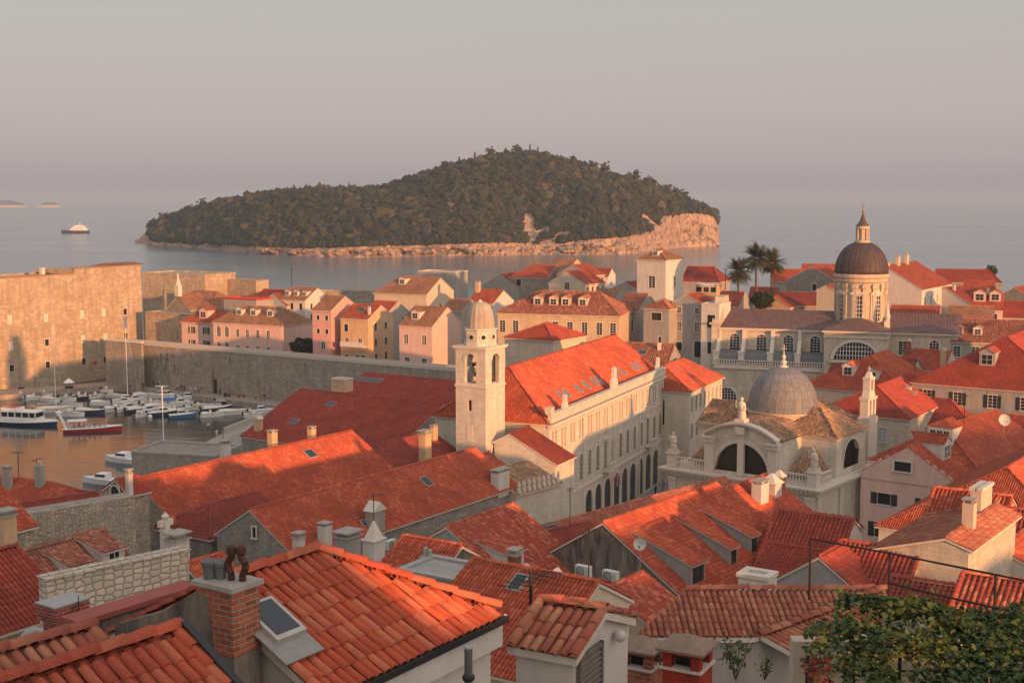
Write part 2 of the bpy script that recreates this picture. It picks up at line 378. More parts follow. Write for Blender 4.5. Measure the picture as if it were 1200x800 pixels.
# ---------------------------------------------------------------- windows (outward is -Y of each window's own frame)
WM = {}
def arch_pts(w, h, rise=None, n=8):            # outline of a round-headed opening, from the bottom left round to the bottom right
    r = w / 2; hs = h - (r if rise is None else rise); rr = r if rise is None else rise
    return [(-r, 0)] + [(-r * math.cos(math.pi * i / n), hs + rr * math.sin(math.pi * i / n)) for i in range(n + 1)] + [(r, 0)]
def win_mesh(w, h, style, tr, glaze):
    k = (round(w, 2), round(h, 2), style, tr, glaze)
    if k in WM: return WM[k]
    out = {}; t = tr
    mb = MB(); arch = style.startswith('arch')
    if arch:
        P_ = arch_pts(w, h); Qo = [(-w/2 - t, 0)] + [(x * (1 + 2 * t / w), (z - (h - w/2)) * (1 + 2 * t / w) + h - w/2) for x, z in P_[1:-1]] + [(w/2 + t, 0)]
        for a, b, c, d in zip(P_, P_[1:], Qo[1:], Qo):
            mb.face([(d[0], -.06, d[1]), (a[0], -.06, a[1]), (b[0], -.06, b[1]), (c[0], -.06, c[1])][::-1])
            mb.face([(a[0], -.06, a[1]), (a[0], .15, a[1]), (b[0], .15, b[1]), (b[0], -.06, b[1])])
            mb.face([(d[0], -.06, d[1]), (c[0], -.06, c[1]), (c[0], .0, c[1]), (d[0], .0, d[1])])
        for sgn in (-1, 1):                    # the wall beside the arch head
            q = [(x, z) for x, z in P_ if (x * sgn >= -1e-6) and z > h - w/2 - 1e-6]; q = q if sgn > 0 else q[::-1]
            for a, b in zip(q, q[1:]): mb.face([(sgn * w/2, -.003, h), (a[0], -.003, a[1]), (b[0], -.003, b[1])])
    else:
        for x0, z0, x1, z1 in ((-w/2 - t, -.02, -w/2, h), (w/2, -.02, w/2 + t, h), (-w/2 - t, h, w/2 + t, h + t * 1.15)):
            mb.box(x0, -.05, z0, x1, .02, z1)
    mb.box(-w/2 - t * 1.3, -.11, -.12, w/2 + t * 1.3, .05, -.0)
    if 'hood' in style: mb.box(-w/2 - t * 1.6, -.22, h + t * 1.6, w/2 + t * 1.6, 0, h + t * 2.4)
    out['s'] = mb
    pm = MB(); pm.face([(-w/2, .14, 0), (w/2, .14, 0), (w/2, .14, h), (-w/2, .14, h)])
    if glaze:
        f = .05 if w < 1.6 else .07; nx = 2 if w < 1.5 else int(w / .6); nz = max(2, round(h / .55))
        for i in range(nx + 1): x = -w/2 + w * i / nx; pm.box(x - f/2, .10, 0, x + f/2, .135, h, 1)
        for i in range(nz + 1): z = h * i / nz; pm.box(-w/2, .105, z - f/2 + .001, w/2, .133, z + f/2, 1)
    out['p'] = pm
    if 'shut' in style:
        sm = MB(); sm.box(0, -.05, 0, w * .5, -.01, h)
        for i in range(int(h / .12)): sm.box(.05, -.062, .05 + i * .12, w * .5 - .05, -.05, .10 + i * .12)
        out['h'] = sm
    WM[k] = out; out['c'] = {}; return out
def window(parent, o, ux, w, h, style='plain', tr=.13, glaze=True, frame='whitefr', sh='green', name='window', trim='trim', label=None, pane='darkglass'):
    d = win_mesh(w, h, style, tr, glaze); c = d['c']; rz = math.atan2(ux[1], ux[0])
    def get(q, nm, mats):
        k = (q,) + tuple(mats)
        if k not in c:
            ob = d[q].build(nm, [mat(x) for x in mats]); c[k] = ob.data; bpy.data.objects.remove(ob)
        return c[k]
    s = link(name, get('s', name, (trim,)), parent, o, rz)
    if label: s['label'] = label
    link('pane', get('p', 'pane', (pane, frame)), s)
    if 'shut' in style:
        x = w/2 + .02
        link('shutter', get('h', 'shutter', (sh,)), s, (x, 0, 0)); link('shutter', d['h'] and get('h', 'shutter', (sh,)), s, (-x - w * .5, 0, 0))
    return s
def wall_panel(mb, o, ux, Ln, z0, z1, holes, m=0, dep=.16, mr=None):
    o, ux = Vector(o), Vector(ux); n = Vector((ux.y, -ux.x, 0))
    hs = [(x - w/2, z, x + w/2, z + h) for x, z, w, h in holes if z + h < z1 and z > z0 and x - w/2 > 0 and x + w/2 < Ln]
    X = sorted({0, Ln} | {q for a in hs for q in (a[0], a[2])}); Z = sorted({z0, z1} | {q for a in hs for q in (a[1], a[3])})
    def P(x, z, k=0): p = o + ux * x - n * k; return (p.x, p.y, z)
    for za, zb in zip(Z, Z[1:]):
        if zb - za < 1e-5: continue
        start = None
        for xa, xb in zip(X, X[1:]):
            inside = any(a[0] - 1e-5 <= xa and xb <= a[2] + 1e-5 and a[1] - 1e-5 <= za and zb <= a[3] + 1e-5 for a in hs)
            if not inside and start is None: start = xa
            if inside and start is not None:
                mb.face([P(start, za), P(xa, za), P(xa, zb), P(start, zb)], m); start = None
        if start is not None: mb.face([P(start, za), P(Ln, za), P(Ln, zb), P(start, zb)], m)
    for a in hs:
        x0, y0, x1, y1 = a
        mb.face([P(x0, y0), P(x0, y0, dep), P(x0, y1, dep), P(x0, y1)], m); mb.face([P(x1, y0), P(x1, y1), P(x1, y1, dep), P(x1, y0, dep)], m)
        mb.face([P(x0, y0), P(x1, y0), P(x1, y0, dep), P(x0, y0, dep)], m); mb.face([P(x0, y1), P(x0, y1, dep), P(x1, y1, dep), P(x1, y1)], m)
def chimney(parent, x, y, z, sx=.55, sy=.55, h=1.4, m='white', style='slab', rot=0, label=None):
    mb = MB(); mb.cbox(0, 0, -1.0, sx, sy, h + 1.0); c = MB()
    if style == 'slab':
        mb.cbox(0, 0, h - .02, sx * .5, sy * .5, .24, 0); c.cbox(0, 0, h + .22, sx * 1.2, sy * 1.2, .07)
        for a in (-1, 1):
            for b in (-1, 1): c.cbox(a * sx * .42, b * sy * .42, h, .1, .1, .22)
        cm = 'concrete'
    elif style == 'tile':
        c.hexa([(-sx * .62, -sy * .62, h), (sx * .62, -sy * .62, h), (sx * .62, sy * .62, h), (-sx * .62, sy * .62, h)], [(-.02, -sy * .62, h + sx * .55), (.02, -sy * .62, h + sx * .55), (.02, sy * .62, h + sx * .55), (-.02, sy * .62, h + sx * .55)]); cm = 'trim'
    elif style == 'pyr':
        c.cbox(0, 0, h, sx * 1.25, sy * 1.25, .12); c.cbox(0, 0, h + .12, sx * 1.1, sy * 1.1, sx * .55, 0, .1); cm = 'trim'
    elif style == 'pots':
        c.cbox(0, 0, h, sx * 1.15, sy * 1.15, .1)
        c.lathe(-sx * .2, 0, [(.13, h + .1), (.11, h + .5), (.15, h + .52), (.02, h + .62)], 10); c.lathe(sx * .22, 0, [(.13, h + .1), (.11, h + .42), (.15, h + .45), (.02, h + .55)], 10); cm = 'concrete'
    o = mb.build('chimney', mat(m), parent, loc=(x, y, z)); o.rotation_euler.z = rot
    if label: o['label'] = label
    c.build('chimney_cap', mat(cm), o); return o
# ---------------------------------------------------------------- houses: local X runs along the ridge, the R side is -Y
def house(label, p, D, ang, px2=None, L=None, w=4.5, pitch=28, ze=None, base=None, hip=(0, 0), tile='orange', wall='white', wins=(), chim=(), dorm=(),
          name='house', cat='house', group=None, ov=.35, near=None, tw=.21, tl=.36, cornice=True, sky_=(), extra=None, segs=None, roofless=False, panels=(), tz=None):
    wr, wl = (w, w) if not isinstance(w, (tuple, list)) else w
    p0 = at(p[0], p[1], D); zr = p0.z
    L = L if L is not None else run_to(p0, ang, px2)
    if base is None: base = float(min(terrain(p0.x, p0.y), terrain(*(p0 + hd(ang) * L)[:2]))) - 2.0
    base = min(base, zr - max(wr, wl) * math.tan(R(pitch)) - 2.5)
    tn = math.tan(R(pitch)); zeR, zeL = zr - wr * tn, zr - wl * tn
    rz = R(90 - ang); t = thing(name, label, cat, (p0.x, p0.y, base), rz, group)
    near = near if near is not None else D < 150
    segs = segs or (5 if D < 45 else 3)
    H_, eR, eL = zr - base, zeR - base, zeL - base; h0, h1 = hip; x0, x1 = -h0, L + h1
    wm = mat(wall); mb = MB(); eS = min(eR, eL)
    sides = {'R': ((x0, -wr, 0), (1, 0, 0), x1 - x0, eR), 'E': ((x1, -wr, 0), (0, 1, 0), wr + wl, eS), 'L': ((x1, wl, 0), (-1, 0, 0), x1 - x0, eL), 'S': ((x0, wl, 0), (0, -1, 0), wr + wl, eS)}
    holes = {k: [] for k in sides}; todo = []
    for q in wins:
        sd_, xs, z, ww, hh = q[:5]; kw = q[5] if len(q) > 5 else {}
        o, ux, Ln, top = sides[sd_]
        if isinstance(xs, int): xs = [(i + .5) / xs for i in range(xs)]
        for f in xs:
            x = f * Ln; zz = top + z - 1000 if z > 500 else z if z >= 0 else top + z     # negative: measured down from the eave
            if zz + hh < top - .02: holes[sd_].append((x, zz, ww, hh))
            todo.append((Vector(o) + Vector(ux) * x + Vector((0, 0, zz)), ux, ww, hh, kw, zz + hh < top - .02))
    for k, (o, ux, Ln, top) in sides.items(): wall_panel(mb, o, ux, Ln, 0, top, holes[k])
    for k, x, hh in (('S', x0, h0), ('E', x1, h1)):
        if hh: continue
        a, b, c = (x, -wr, eS), (x, wl, eS), (x, 0, H_)
        pts = [a, b] if k == 'E' else [b, a]
        if abs(eR - eL) > .01:
            if eR > eL: pts = ([a, b, c, (x, -wr, eR)] if k == 'E' else [b, a, (x, -wr, eR), c])
            else: pts = ([a, b, (x, wl, eL), c] if k == 'E' else [b, a, c, (x, wl, eL)])
            mb.face(pts)
        else: mb.face(pts + [c])
    if cornice:
        for y, e in ((-wr, eR), (wl, eL)): mb.box(x0 - .02, y - .16, e - .32, x1 + .02, y + .16, e - .14, 1)
        for x, hh in ((x0, h0), (x1, h1)):
            if hh: mb.box(x - .16, -wr + .17, eS - .32, x + .16, wl - .17, eS - .141, 1)
    mb.build('wall', [wm, mat('trim')], t)
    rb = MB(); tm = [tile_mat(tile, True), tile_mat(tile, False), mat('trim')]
    if not roofless:
        sl_ = [('R', -1, wr, zeR), ('L', 1, wl, zeL)]
        for k, sg, ww, ze_ in sl_:
            T = math.hypot(ww, ww * tn) + ov; ex = .12
            kf = (T / max(.01, T - ov))
            lim = lambda t_, T=T, kf=kf: ((-h0 * kf * t_ / T if h0 else -ex), L + (h1 * kf * t_ / T if h1 else ex))
            slope(rb, (0, 0, H_), (1, 0, 0), (0, sg * ww, -ww * tn), T, lim, near and (k == 'R' or D < 60), tw, tl, segs, 0, 1)
        for xr, sg, hh in ((0, -1, h0), (L, 1, h1)):
            if not hh: continue
            dz = H_ - eS; T = math.hypot(hh, dz) + ov; kf = T / (T - ov)
            lim = lambda t_, T=T, kf=kf: (-wl * kf * t_ / T if sg > 0 else -wr * kf * t_ / T, (wr if sg > 0 else wl) * kf * t_ / T)
            slope(rb, (xr, 0, H_), (0, -1 if sg > 0 else 1, 0), (sg * hh, 0, -dz), T, lim, near, tw, tl, segs, 0, 1)
            e = .05
            for sy, ww in ((-1, wr), (1, wl)): ridge(rb, (xr, 0, H_ + e), (xr + sg * hh * 1.04, sy * ww * 1.04, eS + e - dz * .04), tw * 1.2, tl * 1.1, segs, 0)
        if L > .3: ridge(rb, (-.1 if not h0 else 0, 0, H_ + .03), (L + (.1 if not h1 else 0), 0, H_ + .03), tw * 1.25, tl * 1.15, segs, 0)
        if not h0 and near:
            for sg, ww, e in ((-1, wr, eR), (1, wl, eL)): ridge(rb, (-.06, 0, H_ + .02), (-.06, sg * (ww + ov * .8), e + .02 - tn * ov * .8), tw * 1.05, tl, segs, 0)
        if not h1 and near:
            for sg, ww, e in ((-1, wr, eR), (1, wl, eL)): ridge(rb, (L + .06, 0, H_ + .02), (L + .06, sg * (ww + ov * .8), e + .02 - tn * ov * .8), tw * 1.05, tl, segs, 0)
        rb.build('roof', tm, t)
    for o, ux, ww, hh, kw, rec in todo:
        kw = dict(kw); out_ = kw.pop('out', .16)
        if not rec: o = o + Vector((ux[1], -ux[0], 0)) * out_
        window(t, o, ux, ww, hh, **kw)
    def onroof(sd_, x, d):                    # a point on the slope, d metres from the ridge in plan
        if sd_ == 'R': return (x, -d, H_ - d * tn)
        if sd_ == 'L': return (x, d, H_ - d * tn)
        if sd_ == 'S': return (-d, x, H_ - d * (H_ - eS) / h0)      # on the hip: x across, d out from the ridge end
        if sd_ == 'E': return (L + d, x, H_ - d * (H_ - eS) / h1)
    for c in chim:
        sd_, x, d = c[:3]; kw = c[3] if len(c) > 3 else {}
        x = x * L if 0 < x <= 1 and sd_ in 'RL' else x
        if 'fx' in kw: kw = dict(kw); x = kw.pop('fx')
        chimney(t, *onroof(sd_, x, d), **kw)
    for c in sky_:                             # roof lights
        sd_, x, d, ww, ll = c[:5]; x = x * L if 0 < x <= 1 else x; sg = -1 if sd_ == 'R' else 1
        b = MB(); b.M = Matrix.Rotation(sg * math.atan(tn) * -1.0, 4, 'X')
        b.box(-ww/2, -ll/2, .05, ww/2, ll/2, .16, 0); g_ = MB(); g_.M = b.M; g_.box(-ww/2 + .08, -ll/2 + .08, .15, ww/2 - .08, ll/2 - .08, .175, 0)
        k = b.build('skylight', mat('zinc'), t, loc=onroof(sd_, x, d)); g_.build('pane', mat('darkglass'), k)
    for c in dorm: dormer(t, onroof, tn if c[0] in 'RL' else (H_ - eS) / (h0 if c[0] == 'S' else h1), L, tm, near, tw, tl, segs, wm, *c)
    if extra: extra(t, L, H_, eR, tn)
    return t
def dormer(t, onroof, tn, L, tm, near, tw, tl, segs, wm, sd_, x, d, ww=1.1, h=1.2, style='gable', kw=None):
    """front of the dormer at plan distance d from the ridge, h tall above the slope there"""
    kw = kw or {}; x = x * L if 0 < x <= 1 and sd_ in 'RL' else x
    o = onroof(sd_, x, d); e = link('dormer', None, t, o, {'R': 0, 'L': math.pi, 'S': -math.pi / 2, 'E': math.pi / 2}[sd_])
    # local: front faces -Y, the slope rises towards +Y by tn
    mb = MB(); rb = MB()
    if style == 'shed':                        # long flat-pitched roof running back into the slope
        st = kw.get('sh', .12); back = h / (tn - st); z1 = h
        mb.hexa([(-ww/2, 0, -.3), (ww/2, 0, -.3), (ww/2, back, back * tn - .3), (-ww/2, back, back * tn - .3)], [(-ww/2, 0, h), (ww/2, 0, h), (ww/2, back, h + back * st), (-ww/2, back, h + back * st)])
        et = Vector((0, -1, -st)).normalized(); Tn = math.hypot(back, back * st) + .25
        slope(rb, (0, back, h + back * st + .04), (1, 0, 0), et, Tn, lambda t_: (-ww/2 - .15, ww/2 + .15), near, tw, tl, segs, 0, 1, .08)
    else:
        rise = ww * .5 * .55; back = h / tn; b2 = (h + rise) / tn
        mb.hexa([(-ww/2, 0, -.3), (ww/2, 0, -.3), (ww/2, back, back * tn - .3), (-ww/2, back, back * tn - .3)], [(-ww/2, 0, h), (ww/2, 0, h), (ww/2, back, h), (-ww/2, back, h)])
        if style == 'gable':
            mb.face([(-ww/2, 0, h), (ww/2, 0, h), (0, 0, h + rise)])
            for s2 in (-1, 1):
                et = Vector((s2 * ww * .5, 0, -rise)).normalized(); Tn = math.hypot(ww/2, rise) + .15
                lo = -.18
                slope(rb, (0, 0, h + rise + .03), (0, 1, 0), et, Tn, lambda t_, Tn=Tn: (lo, b2 - (b2 - back) * min(1, t_ / Tn)), near, tw, tl, segs, 0, 1, .06)
            ridge(rb, (0, -.18, h + rise + .05), (0, b2, h + rise + .05), tw * 1.1, tl, segs, 0)
        else:                                  # hipped
            for s2 in (-1, 1):
                et = Vector((s2 * ww * .5, 0, -rise)).normalized(); Tn = math.hypot(ww/2, rise) + .12
                slope(rb, (0, ww * .45, h + rise), (0, 1, 0), et, Tn, lambda t_, Tn=Tn: (-(ww * .45 + .12) * t_ / Tn, b2 - ww * .45 - (b2 - back) * min(1, t_ / Tn)), near, tw, tl, segs, 0, 1, .06)
            et = Vector((0, -ww * .45, -rise)).normalized(); Tn = math.hypot(ww * .45, rise) + .12
            slope(rb, (0, ww * .45, h + rise), (1, 0, 0), et, Tn, lambda t_, Tn=Tn: (-(ww/2 + .12) * t_ / Tn, (ww/2 + .12) * t_ / Tn), near, tw, tl, segs, 0, 1, .06)
    mb.build('dormer_wall', mat(kw.get('wall')) if kw.get('wall') else wm, e); rb.build('dormer_roof', tm, e)
    n = kw.get('n', 1); gw = kw.get('gw', ww * .62 / n); gh = h * kw.get('gh', .68)
    for i in range(n):
        m = MB(); xc = (i - (n - 1) / 2) * ww * .8 / n
        m.box(xc - gw/2 - .05, -.05, h * .14 - .05, xc + gw/2 + .05, -.0, h * .14 + gh + .05, 0); m.box(xc - gw/2, -.056, h * .14, xc + gw/2, -.04, h * .14 + gh, 1)
        m.box(xc - .025, -.066, h * .14, xc + .025, -.05, h * .14 + gh, 0); m.box(xc - gw/2, -.064, h * .14 + gh * .5 - .02, xc + gw/2, -.05, h * .14 + gh * .5 + .02, 0)
        m.build('dormer_window', [mat('brownwood' if kw.get('dark') else 'whitefr'), mat('darkglass')], e)
    return e

def block(label, p, D, ang, px2, depth, base=None, wall='grey', wins=(), name='house', cat='house', group=None, cap=.25, capm='trim', L=None, fall=0, gap=0):
    """flat-topped building or wall: p is the top left corner of the side along heading ang"""
    p0 = at(p[0], p[1], D); L = L or run_to(p0, ang, px2); base = terrain(p0.x, p0.y) - 1.5 if base is None else base; base = float(base); H_ = p0.z - base
    t = thing(name, label, cat, (p0.x, p0.y, base), R(90 - ang), group); mb = MB(); holes = []; todo = []
    sides = {'R': ((0, 0, 0), (1, 0, 0), L), 'E': ((L, 0, 0), (0, 1, 0), depth), 'L': ((L, depth, 0), (-1, 0, 0), L), 'S': ((0, depth, 0), (0, -1, 0), depth)}
    for k, (o, ux, Ln) in sides.items():
        hs = []
        for q in wins:
            if q[0] != k: continue
            xs = q[1]; xs = [(i + .5) / xs for i in range(xs)] if isinstance(xs, int) else xs
            for f in xs:
                z = q[2] if q[2] >= 0 else H_ + q[2]; hs.append((f * Ln, z, q[3], q[4])); todo.append((Vector(o) + Vector(ux) * f * Ln + Vector((0, 0, z)), ux, q[3], q[4], q[5] if len(q) > 5 else {}))
        wall_panel(mb, o, ux, Ln, 0, H_, hs)
    mb.face([(0, 0, H_ - .01), (L, 0, H_ - .01), (L, depth, H_ - .01), (0, depth, H_ - .01)])
    mb.build('wall', mat(wall), t)
    if cap:
        c = MB(); c.box(-.08, -.1, H_, L + .08, min(.35, depth * .4), H_ + cap); c.box(-.08, depth - min(.35, depth * .4), H_, L + .08, depth + .08, H_ + cap * .98)
        if depth > 1: c.box(-.08, .36, H_, .3, depth - .36, H_ + cap * .97); c.box(L - .3, .36, H_, L + .08, depth - .36, H_ + cap * .97)
        c.build('coping', mat(capm) if isinstance(capm, str) else capm, t)
    for o, ux, w_, h_, kw in todo: window(t, o, ux, w_, h_, **kw)
    return t
# ---------------------------------------------------------------- ground, sea, air
def sstep(x, a, b): t = np.clip((x - a) / (b - a), 0, 1); return t * t * (3 - 2 * t)
def terrain(x, y):
    t = y + .45 * x
    z = np.maximum(4.0, 36 - .26 * t) + 0 * x
    z = np.where(t < 0, 36 - .26 * np.maximum(t, -60) - .0 * t, z)
    z = np.minimum(z, 41.0)
    z = z + 9 * sstep(y, 262, 315) * sstep(x, 15, 45)
    hb = sstep(y, 186, 190) * sstep(-(x - (-62 + (y - 190) * .2)), 0, 3)
    z = z * (1 - hb) + hb * -3.0
    edge = sstep(y + .25 * np.abs(x - 60) * (x > 60), 385, 400)
    return z * (1 - edge) - 3.0 * edge
def vnoise(x, y, s, seed=0):                   # smooth value noise
    r = np.random.default_rng(seed); G = r.random((128, 128)); x = np.asarray(x) / s; y = np.asarray(y) / s
    xi = np.floor(x).astype(int); yi = np.floor(y).astype(int); fx = x - xi; fy = y - yi; fx = fx * fx * (3 - 2 * fx); fy = fy * fy * (3 - 2 * fy)
    g = lambda i, j: G[(xi + i) % 128, (yi + j) % 128]
    return (g(0, 0) * (1 - fx) + g(1, 0) * fx) * (1 - fy) + (g(0, 1) * (1 - fx) + g(1, 1) * fx) * fy
def ground_mesh():
    xs = np.arange(-320, 446, 2.5); ys = np.arange(-120, 411, 2.5); X, Y = np.meshgrid(xs, ys); Z = terrain(X, Y)
    # unseen ridge added behind the viewpoint, its broken edge shaped to shade the town
    crest = np.interp(X, [-200, 14, 20.4, 22.2, 28, 36, 43, 52, 62, 75, 88, 92, 96, 104, 110, 120, 140, 146, 152, 155, 162, 170, 178, 188, 235, 255, 300, 440], [49, 48.8, 47.6, 45.4, 45, 44.5, 44.2, 40.5, 38.6, 38.2, 37.6, 35.5, 37.4, 37, 31, 26, 27, 37, 36, 31.5, 31.5, 38, 43, 40.5, 42, 50, 54, 52]) + .5 * (vnoise(X + 400, Y + 200, 5, 21) - .5)
    Z = np.where(Y < -7, Z + (np.maximum(crest, Z) - Z) * sstep(-Y, 7, 11.9) * (1 - sstep(-Y, 15, 30)), Z)
    # far away the land falls under the sea on every side
    V = np.stack([X, Y, Z], -1).reshape(-1, 3); n = len(xs); m = len(ys)
    I = np.arange(n * m).reshape(m, n); Q = np.stack([I[:-1, :-1], I[:-1, 1:], I[1:, 1:], I[1:, :-1]], -1).reshape(-1, 4)
    mb = MB(); mb.add(V, Q, 0, True)
    g = NG('street_paving'); nz = g.noise(.5, 5, .6, g.pos()); br = g.n('TexBrick', i_Scale=1.0, i_Mortar_Size=.02, i_Brick_Width=.9, i_Row_Height=.5)
    br.inputs['Color1'].default_value = (.36, .32, .28, 1); br.inputs['Color2'].default_value = (.28, .25, .22, 1); br.inputs['Mortar'].default_value = (.15, .13, .12, 1)
    g.l(g.pos(), br.inputs['Vector'])
    tag(mb.build('ground', g.fin(g.mix(nz, br.outputs[0], (.22, .2, .18)), None, .7)), kind='structure')
ground_mesh()
def water():
    mb = MB(); mb.face([(-60000, -400, 0), (60000, -400, 0), (60000, 120000, 0), (-60000, 120000, 0)])
    g = NG('sea_water'); pos = g.pos()
    def wave(sc, sx, sy, det): 
        m = g.n('Mapping'); m.inputs['Scale'].default_value = (sx, sy, 1); m.inputs['Rotation'].default_value = (0, 0, .35); g.l(pos, m.inputs['Vector'])
        return g.noise(sc, det, .6, m.outputs[0], .3)
    h = g.math('ADD', g.math('MULTIPLY', wave(.55, .55, 1.2, 6), .35), g.math('MULTIPLY', wave(.07, .5, 1.2, 5), 1.4))
    cam_d = g.n('CameraData')
    big = wave(.006, .25, 1.0, 3)
    sp = g.n('SeparateXYZ'); g.l(pos, sp.inputs[0])
    rough = g.mix(g.ramp(g.math('DIVIDE', sp.outputs[1], 1200), [(.27, (0, 0, 0)), (.33, (1, 1, 1))]), (.04,) * 3, g.ramp(big, [(.35, (.10,) * 3), (.65, (.20,) * 3)]))
    # open sea is choppier than the sheltered harbour
    b = g.n('Bump', i_Distance=.55); g.l(h, b.inputs['Height']); g.l(g.ramp(g.math('DIVIDE', sp.outputs[1], 1200), [(.27, (.26,) * 3), (.33, (.8,) * 3)]), b.inputs['Strength'])
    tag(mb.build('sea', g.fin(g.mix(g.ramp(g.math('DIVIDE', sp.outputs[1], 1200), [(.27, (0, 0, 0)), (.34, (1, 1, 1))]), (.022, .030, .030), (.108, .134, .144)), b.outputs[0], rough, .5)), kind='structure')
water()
def haze():
    mb = MB(); mb.hexa([(-40000, -330, -1.5), (40000, -330, -1.5), (40000, 45000, -1.5), (-40000, 45000, -1.5)], [(-40000, -330, 135), (40000, -330, 135), (40000, 45000, 135), (-40000, 45000, 135)])
    m = bpy.data.materials.new('haze_air'); m.use_nodes = True; t = m.node_tree; t.nodes.remove(t.nodes['Principled BSDF'])
    v = t.nodes.new('ShaderNodeVolumePrincipled'); v.inputs['Color'].default_value = (.47, .63, .83, 1); v.inputs['Density'].default_value = HAZE; v.inputs['Anisotropy'].default_value = 0.0
    t.links.new(v.outputs[0], t.nodes['Material Output'].inputs['Volume'])
    tag(mb.build('haze', m), kind='stuff')
HAZE = .00012
haze()
# ---------------------------------------------------------------- the wooded island across the channel
def rock_mat():
    g = NG('coast_rock'); pos = g.pos(); sm = g.noise(.09, 8, .72, pos); fi = g.noise(.45, 6, .75, pos)
    m = g.n('Mapping'); m.inputs['Scale'].default_value = (1, 1, .35); g.l(pos, m.inputs['Vector'])
    cr = g.n('TexVoronoi', i_Scale=.16, feature='DISTANCE_TO_EDGE'); g.l(m.outputs[0], cr.inputs['Vector'])
    c = g.mix(g.ramp(sm, [(.35, (0, 0, 0)), (.65, (1, 1, 1))]), (.36, .245, .175), (.52, .36, .26))
    c = g.mix(g.ramp(cr.outputs[0], [(0, (.9,) * 3), (.10, (0, 0, 0))]), c, (.10, .07, .05))
    c = g.mix(g.ramp(fi, [(.5, (0, 0, 0)), (.7, (.6,) * 3)]), c, (.18, .14, .10))
    return g.fin(c, g.bump(g.math('ADD', fi, sm), 1.0, 1.4), .9, .1)
def leaf_mat(name, cols, translucent=False, pos_scale=.02):
    if name in MATS: return MATS[name]
    g = NG(name); geo = g.n('NewGeometry'); nz = g.noise(pos_scale, 4, .6, geo.outputs['Position'])
    c = g.ramp(geo.outputs['Random Per Island'], [(i / max(1, len(cols) - 1), q) for i, q in enumerate(cols)])
    c = g.mix(g.ramp(nz, [(.4, (0, 0, 0)), (.6, (.5,) * 3)]), c, cols[0])
    MATS[name] = g.fin(c, None, .75, .2); return MATS[name]
def ico(sub=1):
    import bmesh
    bm = bmesh.new(); bmesh.ops.create_icosphere(bm, subdivisions=sub, radius=1); V = np.array([v.co[:] for v in bm.verts]); Q = np.array([[v.index for v in f.verts] for f in bm.faces]); bm.free(); return V, Q
def blobs(mb, C, Rr, sub=1, rough=.3, mi=0, squash=.8):
    V, Q = ico(sub); N = len(C); k = 1 + rng.normal(0, rough, (N, len(V), 1)).clip(-.6, .8)
    P = C[:, None] + V[None] * k * Rr[:, None, None] * np.array([1, 1, squash]); mb.add(P.reshape(-1, 3), (Q[None] + (np.arange(N) * len(V))[:, None, None]).reshape(-1, 3), mi, False)
def leafcards(mb, C, size, mi=0, up=.3, n_=None):
    """small bent leaf clumps at the points C"""
    N = len(C); d = rng.normal(0, 1, (N, 3)); d[:, 2] = np.abs(d[:, 2]) + up; d /= np.linalg.norm(d, axis=1)[:, None]
    a = rng.normal(0, 1, (N, 3)); a -= (a * d).sum(1)[:, None] * d; a /= np.linalg.norm(a, axis=1)[:, None]; b = np.cross(d, a)
    s = (size * rng.uniform(.6, 1.35, N))[:, None]
    P = np.stack([C - a * s, C - b * s * .55 + d * s * .15, C + a * s, C + b * s * .55 + d * s * .15], 1)
    mb.add(P.reshape(-1, 3), (np.arange(N) * 4)[:, None] + np.arange(4)[None], mi, False)
ISL_TOP = [(158, 285), (176, 268), (186, 258), (205, 248), (230, 241), (262, 233), (300, 224), (340, 220), (380, 219), (420, 219), (452, 214), (490, 203), (520, 194), (550, 186), (580, 179), (610, 176), (640, 179), (660, 185), (690, 194), (720, 204), (750, 211), (780, 220), (805, 231), (825, 242), (838, 254), (843, 276)]
ISL_WAT = [(158, 285), (200, 288), (240, 291), (300, 297), (360, 300), (420, 301), (500, 300), (560, 300), (620, 298), (690, 298), (740, 297), (770, 293), (800, 289), (843, 288)]
ISL_RCK = [(158, 283), (200, 285), (240, 286), (300, 288), (360, 290), (420, 288), (480, 287), (560, 284), (610, 284), (640, 286), (690, 280), (740, 276), (770, 268), (785, 252), (800, 250), (820, 249), (835, 253), (843, 270)]
